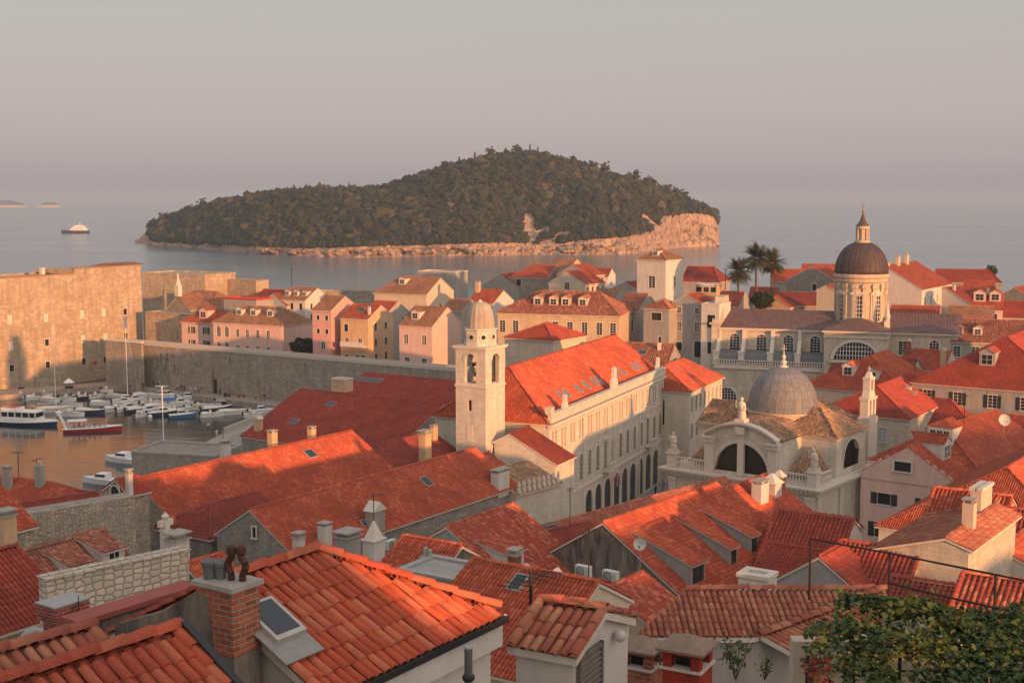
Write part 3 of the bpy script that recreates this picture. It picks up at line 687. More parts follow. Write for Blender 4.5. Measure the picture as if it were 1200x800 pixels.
def island():
    f = lambda T_, px: np.interp(px, [a for a, b in T_], [b for a, b in T_])
    PX = np.linspace(159, 842.5, 300); NV = 74
    Df = CAMZ * F / (f(ISL_WAT, PX) - YI); k = (PX - 600) / F
    wdt = 300 * np.clip(np.sin(np.pi * np.clip((PX - 150) / 700, 0, 1)), .18, 1) ** .7
    Dr = Df + wdt
    top = CAMZ + (YI - f(ISL_TOP, PX)) / F * Dr; treeh = 7 * np.clip(np.minimum((PX - 176) / 20, (838 - PX) / 20), 0, 1); top = np.maximum(top - treeh, 1.5)
    rk = np.maximum(CAMZ + (YI - f(ISL_RCK, PX)) / F * (Df + 14), 1.0); rk = np.minimum(rk, top)
    V = []; cov = []
    for j in range(NV):
        if j < 22:                             # shore and cliff
            q = j / 21; D = Df - 6 + q * 22; z = -3 + (rk + 3) * np.clip(q, 0, 1) ** 1.0
            n = (vnoise(PX, np.full_like(PX, q * 40 + 3), 3.6, 3) - .5) * 10 * math.sin(math.pi * min(1, q * 1.02)) + (vnoise(PX, np.full_like(PX, q * 40), 11, 9) - .5) * 18 * math.sin(math.pi * q)
            D = D + n; z = z + (vnoise(PX, np.full_like(PX, q * 50), 3.2, 5) - .5) * 3.5 * math.sin(math.pi * q)
        elif j < 52:                           # front slope to the crest
            q = (j - 21) / 30; D = Df + 16 + q * (Dr - Df - 16); z = rk + (top - rk) * np.sin(q * math.pi / 2) ** 1.05
            z = z + (vnoise(k * D, D, 45, 2) - .5) * 9 * math.sin(math.pi * q)
        else:
            q = (j - 51) / 22; D = Dr + q * wdt * 1.1; z = top * np.cos(q * math.pi / 2) ** .8 - 4 * q
        V.append(np.stack([k * D, D, z], 1))
    V = np.array(V); n = len(PX); I = np.arange(n * NV).reshape(NV, n); Q = np.stack([I[:-1, :-1], I[:-1, 1:], I[1:, 1:], I[1:, :-1]], -1).reshape(-1, 4)
    mb = MB(); mb.add(V.reshape(-1, 3), Q, 0, True); tag(mb.build('island_terrain', rock_mat()), kind='structure')
    # woodland: crowns over everything above the rocks, with a few bare scars
    M = 30000; jj = rng.uniform(20.5, 62, M); ii = rng.uniform(0, n - 1.01, M); a = ii.astype(int); b = jj.astype(int); fa = (ii - a)[:, None]; fb = (jj - b)[:, None]
    P = (V[b, a] * (1 - fa) + V[b, a + 1] * fa) * (1 - fb) + (V[b + 1, a] * (1 - fa) + V[b + 1, a + 1] * fa) * fb
    pxv = 159 + ii * (842.5 - 159) / 299; pyv = YI + (CAMZ - P[:, 2]) / P[:, 1] * F
    scar = (np.hypot((pxv - 620) / 9, (pyv - 264) / 15) < 1) | (np.abs((pyv - 274) + (pxv - 635) * .55) < 6) & (pxv > 616) & (pxv < 646) | ((pxv > 772) & (pyv > 253) & (jj < 26)) | ((np.abs(pyv - 284 + (pxv - 645) * .45) < 5) & (pxv > 628) & (pxv < 667)) | (np.abs((pyv - 263) - (pxv - 762) * .75) < 6) & (pxv > 750) & (pxv < 780)
    keep = (~scar) & (P[:, 2] > 3) & (pxv > 177) & (pxv < 839)
    P = P[keep]; N = len(P)
    r = rng.uniform(1.2, 2.9, N) * np.where(rng.random(N) < .12, 1.7, 1)
    C = P + np.stack([np.zeros(N), np.zeros(N), r * .75], 1)
    w_ = MB(); blobs(w_, C, r, 1, .27, 0, 1.0)
    sp = rng.random((N * 5,)); idx = rng.integers(0, N, N * 5); d = rng.normal(0, 1, (N * 5, 3)); d /= np.linalg.norm(d, axis=1)[:, None]; d[:, 2] = np.abs(d[:, 2]) * .95
    leafcards(w_, C[idx] + d * r[idx][:, None] * 1.0, np.full(N * 5, .95), 0)
    tag(w_.build('woodland', leaf_mat('wood_leaves', [(.013, .019, .010), (.020, .027, .013), (.030, .035, .017), (.044, .043, .022), (.080, .064, .036)], pos_scale=.012)), kind='stuff')
    # separate trees standing above the crest
    sky_trees = [(190, 'round'), (199, 'cyp'), (224, 'round'), (238, 'round'), (346, 'cyp'), (361, 'cyp'), (377, 'cyp'), (410, 'cyp'), (418, 'cyp'), (522, 'round'), (539, 'cyp'), (557, 'cyp'), (574, 'round'), (604, 'round'), (621, 'cyp'), (631, 'cyp'), (670, 'round'), (694, 'round'), (707, 'tall'), (735, 'round'), (744, 'tall'), (758, 'round'), (765, 'round'), (781, 'round'), (793, 'round'), (800, 'round')]
    lab = {'round': 'round-crowned pine standing above the wooded crest of the island', 'cyp': 'thin dark cypress standing above the wooded crest of the island', 'tall': 'tall pine with an upright crown on the descending crest of the island'}
    lm = leaf_mat('crest_leaves', [(.028, .036, .018), (.05, .055, .027), (.07, .066, .033)], pos_scale=.05); bark = flat('bark', (.09, .065, .045), .9)
    for q, (px, kind) in enumerate(sky_trees):
        i = int(np.argmin(abs(PX - px))); p = V[50, i]; t = thing('cypress_tree' if kind == 'cyp' else 'pine_tree', lab[kind], 'tree', tuple(p), 0, {'round': 'round pines along the island crest', 'cyp': 'cypresses along the island crest', 'tall': 'tall pines on the island crest'}[kind])
        h = {'round': rng.uniform(10, 13.5), 'cyp': rng.uniform(10, 13), 'tall': 15}[kind]; tr = MB(); tr.tube((0, 0, -2), (0, 0, h * .8), .35, 6, 0, .12); tr.build('trunk', bark, t)
        cr = MB()
        if kind == 'cyp': C = np.stack([rng.normal(0, .35, 40), rng.normal(0, .35, 40), rng.uniform(2, h, 40)], 1); rad = .35 + .75 * np.sin(np.clip((h - C[:, 2]) / h * 2.2, 0, 1.5))
        else: C = np.stack([rng.normal(0, 2.0, 60), rng.normal(0, 2.0, 60), rng.normal(h * .66, 1.5 if kind == 'round' else 2.6, 60)], 1); rad = rng.uniform(.8, 1.6, 60)
        blobs(cr, C, rad, 1, .3); cr.build('crown', lm, t)
island()
def islet(label, px0, px1, D, ztop, seed, steep):
    a, b = at(px0, 240, D), at(px1, 240, D); n = 40; X = np.linspace(a.x, b.x, n); u = np.linspace(0, 1, n); m = 14; r = np.random.default_rng(seed); V = []
    pr = np.sin(np.pi * u ** steep) ** .7 * (ztop + 1) * (1 + .12 * (vnoise(u * 40, u * 0, 5, seed) - .5))
    dep = (b.x - a.x) * .45
    for j in range(m):
        q = j / (m - 1); V.append(np.stack([X, D - dep * (.5 - q) * np.ones(n), -2 + pr * math.sin(math.pi * q) ** .45 + (vnoise(X, X * 0 + q * 90, 22, seed) - .5) * 8 * math.sin(math.pi * q)], 1))
    V = np.array(V); I = np.arange(n * m).reshape(m, n); Q = np.stack([I[:-1, :-1], I[:-1, 1:], I[1:, 1:], I[1:, :-1]], -1).reshape(-1, 4)
    mb = MB(); mb.add(V.reshape(-1, 3), Q, 0, True)
    g = NG('islet_cover'); sp = g.n('SeparateXYZ'); g.l(g.pos(), sp.inputs[0]); nz = g.noise(.02, 4, .6, g.pos())
    c = g.mix(g.ramp(g.math('ADD', g.math('DIVIDE', sp.outputs[2], 36), g.math('MULTIPLY', nz, .3)), [(.5, (0, 0, 0)), (.62, (1, 1, 1))]), (.46, .33, .25), (.05, .06, .03))
    tag(mb.build('islet', g.fin(c, None, .9)), kind='structure')
islet('', -14, 32, 8000, 46, 4, .9); islet('', 42, 71, 8000, 34, 8, 1.3)
def place(root, o, ang): root.location = o; root.rotation_euler = (0, 0, R(90 - ang))
# ---------------------------------------------------------------- fortress over the harbour
def fortress():
    o = at(-60, 470, 302); o.z = 0; ang = 30; L = run_to(o, ang, 169); Lb = run_to(o, ang, 92)
    t = thing('fortress', 'huge sunlit stone fortress wall with small dark windows at the harbour', 'fortress', o, R(90 - ang))
    def xz(px, py):                            # wall coordinates of a pixel
        x = run_to(o, ang, px); p = o + hd(ang) * x; d = ray(px, py); return x, CAMZ + d.z / d.y * p.y
    dark = [(57, 401), (57, 427), (15, 431), (99, 423), (124, 421), (149, 393), (149, 365)]; blind = [(15, 374), (15, 405), (57, 372), (99, 368), (124, 366), (99, 397), (125, 395)]
    H1, H2 = 28.6, 29.9; wm = mat('fort'); mb = MB(); holes = []
    for px, py in dark: x, z = xz(px, py); holes.append((x, z - .9, 1.3, 1.7))
    low = []
    for px, py in ((1, 459), (25, 456), (51, 453), (80, 451), (102, 449), (125, 446)): x, z = xz(px, py); low.append((x, z - .4, 2.2, .9))
    xb, zb = xz(149, 378); holes.append((xb, zb - 1.6, 1.15, 3.2))
    h1 = [h for h in holes + low if h[0] < Lb - 1]; h2 = [(h[0] - Lb, *h[1:]) for h in holes + low if h[0] > Lb + 1]
    wall_panel(mb, (0, 0, 0), (1, 0, 0), Lb, 0, H1, h1, dep=.5); wall_panel(mb, (Lb, 0, 0), (1, 0, 0), L - Lb, 0, H2, h2, dep=.5)
    mb.face([(Lb, 0, H1), (Lb, 14, H1), (Lb, 14, H2), (Lb, 0, H2)][::-1]); mb.face([(L, 0, 0), (L, 16, 0), (L, 16, H2), (L, 0, H2)])
    mb.box(-.5, 1, H1 - 1.0, Lb - .01, 14, H1 - .4); mb.box(Lb + .01, 1, H2 - 1, L - .01, 16, H2 - .4)
    mb.face([(0, 16, 0), (0, 0, 0), (0, 0, H1), (0, 16, H1)]); mb.face([(L, 16, 0), (0, 16, 0), (0, 16, H1), (L, 16, H1)])
    for x0, x1, h in ((0, Lb, H1), (Lb, L, H2)): mb.box(x0, .02, h - .35, x1 - .01, 1.0, h)
    mb.build('wall', wm, t)
    c = MB(); c.box(-.5, -.12, H1 + .003, Lb - .1, 1.1, H1 + .35); c.box(Lb, -.12, H2 + .003, L + .1, 1.1, H2 + .22); c.build('coping', flat('brown_tile_coping', (.30, .16, .10), .9), t)
    r = MB(); xr = xz(140, 318)[0]; r.hexa([(xr, 3, H2), (xr + 14, 3, H2), (xr + 14, 10, H2), (xr, 10, H2)], [(xr + 2, 6, H2 + .7), (xr + 12, 6, H2 + .7), (xr + 12, 7, H2 + .7), (xr + 2, 7, H2 + .7)]); r.build('roof', tile_mat('brown', False), t)
    ch = MB(); xc = xz(64, 325)[0]; ch.cbox(xc, 3, H1 - .2, 1.0, 1.0, 2.0); ch.cbox(xc, 3, H1 + 1.8, 1.2, 1.2, .15); ch.build('chimney', mat('trim'), t)
    for h in h1 + [(a + Lb, b, c_, d) for a, b, c_, d in h2]:
        x, z, w_, hh = h
        if w_ > 2: 
            q = MB(); q.face([(x - w_/2, .45, z), (x + w_/2, .45, z), (x + w_/2, .45, z + hh), (x - w_/2, .45, z + hh)]); q.build('gun_opening', mat('brownwood'), t)
        elif hh > 3: 
            q = MB(); q.box(x - w_/2 + .05, .15, z, x + w_/2 - .05, .3, z + hh); q.build('shutter', flat('faded_blue_wood', (.12, .22, .36), .7), t)['label'] = 'tall faded blue wooden shutter'
        else: window(t, Vector((x, -.01, z)), (1, 0, 0), w_, hh, 'plain', .16, True, 'brownwood')
    for px, py in blind:
        x, z = xz(px, py); b = MB(); b.box(x - .65, -.06, z - 1.0, x + .65, .02, z + 1.0); b.box(x - .8, -.14, z - 1.15, x + .8, .02, z - 1.0); b.build('walled_up_window', mat('trim'), t)
    x, z = xz(112, 425); b = MB(); b.box(x - .55, -.1, z - .5, x + .55, .02, z + .5); b.build('shutter', mat('redpaint'), t)['label'] = 'small red shutter'
fortress()
def harbour_wall():
    a = at(131, 450, 327); b = at(560, 450, 268); a.z = b.z = 0; d = (b - a); L = d.length; ang = math.degrees(math.atan2(d.x, d.y))
    t = thing('harbour_wall', 'long weathered grey stone city wall behind the moored boats', 'wall', a, R(90 - ang)); mb = MB()
    n = 24; H = 11.6
    xd = run_to(a, ang, 252)
    wall_panel(mb, (0, 0, 0), (1, 0, 0), L, 0, H, [(xd, 1.2, 1.6, 3.4)], dep=.8)
    mb.face([(0, 0, H), (L, 0, H), (L, 3.6, H), (0, 3.6, H)]); mb.face([(L, 3.6, 0), (0, 3.6, 0), (0, 3.6, H), (L, 3.6, H)]); mb.face([(0, 3.6, 0), (0, 0, 0), (0, 0, H), (0, 3.6, H)]); mb.face([(L, 0, 0), (L, 3.6, 0), (L, 3.6, H), (L, 0, H)])
    mb.build('wall', mat('wallstone'), t)
    c = MB(); c.box(0, -.1, H + .003, L, .6, H + .75); c.box(.01, 3.0, H + .004, L, 3.7, H + .75); c.build('parapet', flat('pale_coping', (.46, .40, .34), .9), t)  # parapet in a paler colour than the wall stone
    q = MB(); q.face([(xd - .8, .75, 1.2), (xd + .8, .75, 1.2), (xd + .8, .75, 4.6), (xd - .8, .75, 4.6)]); q.build('door', mat('brownwood'), t)
    r = random.Random(4); tw_ = MB()
    for k in range(26):
        x = r.uniform(1, 22) if k < 18 else r.uniform(22, 70); z = r.uniform(6, 10.8); h = r.uniform(.6, 3.0)
        tw_.tube((x, -.05, z), (x + r.uniform(-.4, .4), -.12, z - h), .12, 4, 0, .02)
    tw_.build('dry_creeper', flat('dry_creeper', (.13, .10, .07), .95), t)
    t2 = thing('corner_tower', 'square weathered tower end of the harbour wall against the fortress', 'tower', at(131, 450, 322.5) * 1.0, R(90 - ang))
    t2.location.z = 0; m2 = MB(); m2.hexa([(-1, -1.0, 0), (12, -1.0, 0), (12, -.05, 0), (-1, -.05, 0)], [(-1, -.7, 12.6), (12, -.7, 12.4), (12, -.05, 12.4), (-1, -.05, 12.6)]); m2.build('wall', mat('wallstone'), t2)
    c2 = MB(); c2.box(-1.1, -.85, 12.61, 12.1, -.06, 13.0); c2.build('coping', mat('trim'), t2)
    # quay along both walls
    f0 = at(-70, 470, 296); f1 = a + Vector((6, -7.5, 0)); g1 = b + Vector((-3.5, -9, 0)); q_ = MB()
    f0.z = f1.z = g1.z = 0; ring = [f0, f1 + Vector((-8, 0, 0)), f1 + Vector((0, 0, 0)), g1, b + Vector((3, 4, 0)), a + Vector((1, 3, 0)), Vector((f0.x - 4, f0.y + 9, 0))]
    q_.hexa([(p.x, p.y, -3) for p in ring], [(p.x, p.y, 1.2) for p in ring]); tag(q_.build('quay', stone_mat('quay_stone', (.34, .29, .24), 1.2, .5, .02, .5, .5)), kind='structure')
    return a, b
HW = harbour_wall()
# ---------------------------------------------------------------- bell tower
def bell_tower():
    D, ang = 150, 32; o = at(569, 456, D); z0 = 4; top = at(569, 408, D).z; S_ = 4.28
    # o is the near corner; local X along heading 32 (right face), local Y to the left-back (left face)
    t = thing('bell_tower', 'tall slender sunlit stone bell tower with ribbed stone cupola', 'bell tower', (o.x, o.y, z0), R(90 - ang))
    zb = at(569, 455, D).z - z0; zt = top - z0; st = mat('pale'); tr = mat('trim')
    mb = MB(); wall_panel(mb, (0, 0, 0), (1, 0, 0), S_, 0, zb, [])
    xw = S_ * .47
    wall_panel(mb, (0, S_, 0), (0, -1, 0), S_, 0, zb, [(xw, zb - 2.9, .55, 1.3)], dep=.5)
    wall_panel(mb, (S_, 0, 0), (0, 1, 0), S_, 0, zb, []); wall_panel(mb, (S_, S_, 0), (-1, 0, 0), S_, 0, zb, [])
    mb.build('shaft', st, t)
    b = MB(); b.box(xw - .3, .0, 0, xw + .3, .01, 1); bl = MB(); bl.box(-.05, S_ - xw - .45, zb - 6.6, .02, S_ - xw + .45, zb - 4.6); bl.build('walled_up_window', tr, t)
    dk = MB(); dk.face([(.45, S_ - xw + .3, zb - 2.9), (.45, S_ - xw - .3, zb - 2.9), (.45, S_ - xw - .3, zb - 1.6), (.45, S_ - xw + .3, zb - 1.6)]); dk.build('slit_window', mat('darkglass'), t)
    for z, p, h in ((zb - .02, .12, .22), (zt - .3, .18, .18), (zt - .12, .3, .2)): c = MB(); c.box(-p, -p, z, S_ + p, S_ + p, z + h); c.build('cornice', tr, t)
    # belfry: four arched sides built as pier pairs and arch heads
    bf = MB(); hb = zt - .3 - (zb + .2); aw, ah = 1.62, hb * .82; e = .5
    zb2 = zb + .2
    P_ = arch_pts(aw, ah, n=12); P_ = [(x + S_/2, z + .25) for x, z in P_]
    outl = [(0.0, 0.0), (P_[0][0], 0.0)] + P_ + [(P_[-1][0], 0.0), (S_, 0.0), (S_, hb), (0.0, hb)]
    for oo, ux, uy in (((0, 0, zb2), (1, 0, 0), (0, 0, 1)), ((S_, 0, zb2), (0, 1, 0), (0, 0, 1)), ((S_, S_, zb2), (-1, 0, 0), (0, 0, 1)), ((0, S_, zb2), (0, -1, 0), (0, 0, 1))):
        ux_ = Vector(ux); inn = Vector((0, 0, 1)).cross(ux_); oo = Vector(oo)
        for i in range(2, len(P_) + 1):        # fill between the arch line and the sides/top by quads
            pass
        ring_in = P_; A = []
        for x, z in ring_in: A.append(((0.0 if x < S_/2 - 1e-6 else S_) if z < ah * .62 else x, z if z < ah * .62 else hb))
        for k in (0, e):
            def Q(x, z): return oo + ux_ * x + Vector((0, 0, z)) + inn * k
            fs = []
            for (x0, z0_), (x1, z1_) in zip(P_, P_[1:]):
                if x1 <= S_/2 + 1e-6 and z0_ < z1_ and abs(x0 - x1) < 1e-6: fs.append([Q(0, 0), Q(x0, 0), Q(x0, z1_), Q(0, z1_)])
                elif abs(x0 - x1) < 1e-6: fs.append([Q(x0, 0), Q(S_, 0), Q(S_, z0_), Q(x0, z0_)])
                else: fs.append([Q(x0, z0_), Q(x1, z1_), Q(x1, hb), Q(x0, hb)])
            xl, zl = P_[1]; fs.append([Q(0, zl), Q(xl, zl), Q(xl, hb), Q(0, hb)]); xr, zr_ = P_[-2]; fs.append([Q(xr, zr_), Q(S_, zr_), Q(S_, hb), Q(xr, hb)])
            fs.append([Q(P_[0][0], 0), Q(P_[-1][0], 0), Q(P_[-1][0], .25), Q(P_[0][0], .25)])
            for f_ in fs: bf.face(f_ if k == 0 else f_[::-1])
        for (x0, z0_), (x1, z1_) in zip(P_, P_[1:]):
            a_, b_ = oo + ux_ * x0 + Vector((0, 0, z0_)), oo + ux_ * x1 + Vector((0, 0, z1_)); bf.face([a_, a_ + inn * e, b_ + inn * e, b_])
        # moulded arch ring
        for (x0, z0_), (x1, z1_) in zip(P_[1:-1], P_[2:-1]):
            k0 = lambda x, z, q: oo + ux_ * (S_/2 + (x - S_/2) * (1 + q)) + Vector((0, 0, ah - aw/2 + .25 + (z - (ah - aw/2 + .25)) * (1 + q))) - inn * .08
            bf.face([k0(x0, z0_, 0), k0(x1, z1_, 0), k0(x1, z1_, .32), k0(x0, z0_, .32)][::-1]); bf.face([k0(x0, z0_, .32), k0(x1, z1_, .32), k0(x1, z1_, .32) + inn * .08, k0(x0, z0_, .32) + inn * .08])
    bf.box(.3, .3, zb + .1, S_ - .3, S_ - .3, zb + .23); bf.box(.5, .5, zt - .5, S_ - .5, S_ - .5, zt - .35)
    bf.build('belfry', st, t)
    bell = MB(); bell.lathe(S_/2, S_/2, [(.85, zb + 1.1), (.72, zb + 1.3), (.52, zb + 1.8), (.42, zb + 2.2), (.25, zb + 2.4), (.02, zb + 2.45)], 16); bell.build('bell', flat('bronze', (.07, .06, .045), .45, .5), t, True)
    fr = MB(); fr.box(.5, S_/2 - .1, zb + 2.46, S_ - .5, S_/2 + .1, zb + 2.7); fr.tube((S_/2, S_/2, zb + 1.2), (S_/2 + .5, S_/2 + .4, zb + .3), .1); fr.build('bell_frame', mat('iron'), t)
    for sx, col in ((-.7, 'a'), (.7, 'b')):    # the two bronze strikers
        f = MB(); x = S_/2 + sx; f.lathe(x, S_/2 - 1.0, [(.2, zb + .25), (.24, zb + .9), (.28, zb + 1.3), (.3, zb + 1.75), (.12, zb + 1.9), (.16, zb + 2.1), (.13, zb + 2.3), (.02, zb + 2.36)], 8); f.tube((x, S_/2 - 1.0, zb + 1.7), (x - sx * .5, S_/2 - .5, zb + 2.0), .07); f.build('bronze_striker', flat('green_bronze', (.10, .10, .075), .55), t, True)
    dr = MB(); zz = zt + .08; zd = at(569, 386, D).z - z0; rd = S_ * .46
    dr.lathe(S_/2, S_/2, [(rd * 1.02, zz), (rd * 1.02, zz + .2), (rd, zz + .22), (rd, zd - .3), (rd * 1.06, zd - .26), (rd * 1.06, zd - .08)], 8, rot=math.pi / 8)
    for k in range(8):
        a_ = math.pi / 4 * k; c_ = rd * math.cos(math.pi / 8) + .02
        dr.tube((S_/2 + c_ * math.cos(a_), S_/2 + c_ * math.sin(a_), (zz + zd) / 2), (S_/2 + (c_ + .07) * math.cos(a_), S_/2 + (c_ + .07) * math.sin(a_), (zz + zd) / 2), .45, 12)
    dr.build('drum', st, t)
    for k in range(8):
        a_ = math.pi / 4 * k; c_ = rd * math.cos(math.pi / 8) + .09; q = MB(); q.tube((S_/2 + c_ * math.cos(a_), S_/2 + c_ * math.sin(a_), (zz + zd) / 2), (S_/2 + (c_ + .02) * math.cos(a_), S_/2 + (c_ + .02) * math.sin(a_), (zz + zd) / 2), .26, 12); q.build('round_window', mat('darkglass'), t)
    cu = MB(); n = 40; h = at(569, 355, D).z - z0 - zd; pr = []
    for i in range(13):
        q = i / 12; pr.append((rd * .84 * math.cos(q * math.pi / 2) ** .62, zd - .08 + h * (math.sin(q * math.pi / 2))))
    V = []
    for r_, z_ in pr:
        for k in range(n * 3):
            a_ = 2 * math.pi * k / (n * 3); rr = r_ * (1 + .05 * abs(math.sin(a_ * 8))); V.append((S_/2 + rr * math.cos(a_), S_/2 + rr * math.sin(a_), z_))
    N3 = n * 3; I = np.arange(len(pr) * N3).reshape(len(pr), N3); I2 = np.roll(I, -1, 1); Q = np.stack([I[:-1], I2[:-1], I2[1:], I[1:]], -1).reshape(-1, 4); cu.add(V, Q, 0, True); cu.build('cupola', plaster_mat('weathered_cupola', (.40, .345, .28), .7), t)
    kn = MB(); zk = zd + h - .15; kn.lathe(S_/2, S_/2, [(.4, zk), (.2, zk + .2), (.05, zk + .35)], 8); kn.build('finial', tr, t)
    cl = MB(); yc = zb - 7.9; cl.M = Matrix.Translation((S_/2, -.04, yc)) @ Matrix.Rotation(R(90), 4, 'X')
    cl.lathe(0, 0, [(1.25, 0), (1.25, .12), (1.05, .14), (1.03, .08)], 28, cap=False); cl.build('clock_ring', tr, t)
    fc = MB(); fc.M = cl.M; fc.lathe(0, 0, [(1.05, .02), (1.05, .05)], 28); fc.build('clock_face', flat('clock_face', (.50, .40, .28), .8), t)
    hnd = MB(); hnd.M = cl.M
    for k in range(16): a_ = k * math.pi / 8; hnd.tube((0, 0, .1), (math.cos(a_) * (.65 if k % 2 else .9), math.sin(a_) * (.65 if k % 2 else .9), .1), .06, 4, 0, .015)
    hnd.lathe(0, 0, [(.3, .06), (.3, .14)], 12); hnd.build('clock_hand', mat('iron'), t)
    return t
bell_tower()
# ---------------------------------------------------------------- palace with the long facade beside the tower
def balustrade(mb, a, b, z, h=.9, step=.35, r=.09, m=0):
    a, b = Vector(a), Vector(b); L = (b - a).length; d = (b - a) / L; n = Vector((-d.y, d.x, 0)); k = max(2, int(L / step))
    for z0, z1, q in ((z, z + .12, .14), (z + h - .12, z + h, .16)):
        p = [a - n * q, b - n * q, b + n * q, a + n * q]; mb.hexa([(v.x, v.y, z0) for v in p], [(v.x, v.y, z1) for v in p], m)
    for i in range(k):
        p = a + d * (i + .5) / k * L; mb.lathe(p.x, p.y, [(r * .7, z + .12), (r * 1.3, z + h * .4), (r * .6, z + h * .7), (r, z + h - .12)], 6, m, cap=False)
def palace():
    z0 = 4; o = at(643, 600, 154); ang = 23.5; L = run_to(Vector((o.x, o.y, 18)), ang, 777); H = at(643, 496, 154).z - z0
    t = thing('town_palace', 'long stone palace with hipped orange roof and rows of arched windows beside the bell tower', 'palace', (o.x, o.y, z0), R(90 - ang))
    dp = 15.6; mb = MB(); holes = []; W = []
    n = 15; xs = [L * (i + .55) / n for i in range(n)]
    for i, x in enumerate(xs):
        W += [(x - .52, H - 3.7, .66, 2.5, 'plain'), (x + .52, H - 3.7, .66, 2.5, 'plain')]
    for i, x in enumerate(xs):
        if i in (0, 1, 2): W.append((x, H - 8.4, 1.0, 2.6, 'plain_hood' if i == 1 else 'plain'))
        elif i in (6, 12): W.append((x, H - 9.6, 1.4, 3.8, 'plain_hood'))
        else: W.append((x, H - 9.3, 1.3, 3.5, 'arch_'))
    for i in range(9): W.append((L * .30 + i * L * .078, .1, 2.6, 5.6, 'arch_p'))
    wall_panel(mb, (0, 0, 0), (1, 0, 0), L, 0, H, [w_[:4] for w_ in W], dep=.3)
    wall_panel(mb, (0, dp, 0), (0, -1, 0), dp, 0, H, [(dp * .55, H - 5.6, 1.5, 2.3)], dep=.3); wall_panel(mb, (L, 0, 0), (0, 1, 0), dp, 0, H, []); wall_panel(mb, (L, dp, 0), (-1, 0, 0), L, 0, H, [])
    for x in [0.12] + [L * k / 4 for k in (1, 2, 3)] + [L - .5]: mb.box(x, -.12, 0, x + .4, .05, H - .6, 1)
    for z, p, h in ((H - .6, .45, .25), (H - .35, .6, .2), (H - 4.4, .14, .2), (H - 10.4, .22, .25)): mb.box(-.2 if z > H - 1 else 0, -p, z, L + .1, .1, z + h, 1)
    mb.build('wall', [mat('pale'), mat('trim')], t)
    for w_ in W: window(t, Vector((w_[0], 0, w_[1])), (1, 0, 0), w_[2], w_[3], w_[4], .2, w_[4] != 'arch_p', 'trim', pane='darkglass' if w_[4] == 'arch_p' else 'beige')
    window(t, Vector((0, dp * .45, H - 5.6)), (0, -1, 0), 1.5, 2.3, 'plain', .12, False)
    pa = MB(); pa.box(-.1, -.35, H, L, .15, H + 1.0); pa.box(-.25, -.45, H + 1.0, L + .05, .25, H + 1.2); pa.box(-.35, -.42, H + 1.2, .7, .4, H + 2.0)
    pa.build('parapet', mat('pale'), t)
    for x, s in ((L * .105, .62), (L * .50, 1.05), (L * .93, .7)):
        g = MB(); g.prism([(-1.1 * s, 0), (1.1 * s, 0), (1.0 * s, .9 * s), (.55 * s, 1.3 * s), (.5 * s, 2.2 * s), (.62 * s, 2.3 * s), (0, 2.75 * s), (-.62 * s, 2.3 * s), (-.5 * s, 2.2 * s), (-.55 * s, 1.3 * s), (-1.0 * s, .9 * s)], (x, .1, H + 1.2), (1, 0, 0), (0, 0, 1), .42); g.build('crest_ornament', mat('trim'), t)
    # roof: hip at the near end, ridge climbing back along the facade
    rb = MB(); tm = [tile_mat('orange', True), tile_mat('orange', False), mat('trim')]; ez = H + .15; rz_ = 5.7; hy = dp / 2; hip = 5.6; tn = rz_ / hy
    T = math.hypot(hy, rz_)
    for sg in (-1, 1): slope(rb, (hip, hy, ez + rz_), (1, 0, 0), (0, sg * hy, -rz_), T, lambda q: (-hip * q / T, L - hip - .2), sg < 0, .22, .38, 3, 0, 1)
    T2 = math.hypot(hip, rz_); slope(rb, (hip, hy, ez + rz_), (0, 1, 0), (-hip, 0, -rz_), T2 + .4, lambda q: (-hy * q / T2, hy * q / T2), True, .22, .38, 3, 0, 1)
    ridge(rb, (hip, hy, ez + rz_ + .05), (L, hy, ez + rz_ + .05), .34, .45)
    for sy in (-1, 1): ridge(rb, (hip, hy, ez + rz_ + .05), (-.2, hy + sy * hy, ez), .32, .45)
    rb.build('roof', tm, t)
    ge = MB(); ge.face([(L - .25, 0, H), (L - .25, dp, H), (L - .25, hy, ez + rz_)]); ge.build('gable', mat('pale'), t)
    for x in (.20, .245, .34, .405, .47, .51, .66, .72, .84, .885):
        sk = MB(); a_ = math.atan(tn); y = hy * .30; z = ez + y * tn; sk.M = Matrix.Translation((L * x, y, z)) @ Matrix.Rotation(a_, 4, 'X'); sk.box(-.42, -.8, .02, .42, .8, .20, 0); gl = MB(); gl.M = sk.M; gl.box(-.32, -.68, .19, .32, .68, .215)
        k = sk.build('skylight', mat('zinc'), t); gl.build('pane', flat('sky_pane', (.10, .12, .14), .1, .6, .1), k)
    sk = MB(); a_ = math.atan(rz_ / hip); sk.M = Matrix.Translation((hip * .42, hy * 1.05, ez + rz_ * .42)) @ Matrix.Rotation(R(-90), 4, 'Z') @ Matrix.Rotation(a_, 4, 'X'); sk.box(-.5, -.9, .03, .5, .9, .26); gl = MB(); gl.M = sk.M; gl.box(-.4, -.75, .25, .4, .75, .275); k = sk.build('skylight', mat('zinc'), t); gl.build('pane', MATS['sky_pane'], k)
    # awning-like balcony and statue niche
    for i in (6, 12):
        bb = MB(); x = xs[i]; bb.box(x - 1.3, -1.1, H - 9.95, x + 1.3, 0, H - 9.7); balustrade(bb, (x - 1.2, -1.0, 0), (x + 1.2, -1.0, 0), H - 9.7, 1.0); bb.build('balcony', mat('trim'), t)
    # gallery wing in front of the near end: low tiled roof behind the tower foot
    return t, o, ang, L, H
PAL_ = palace()
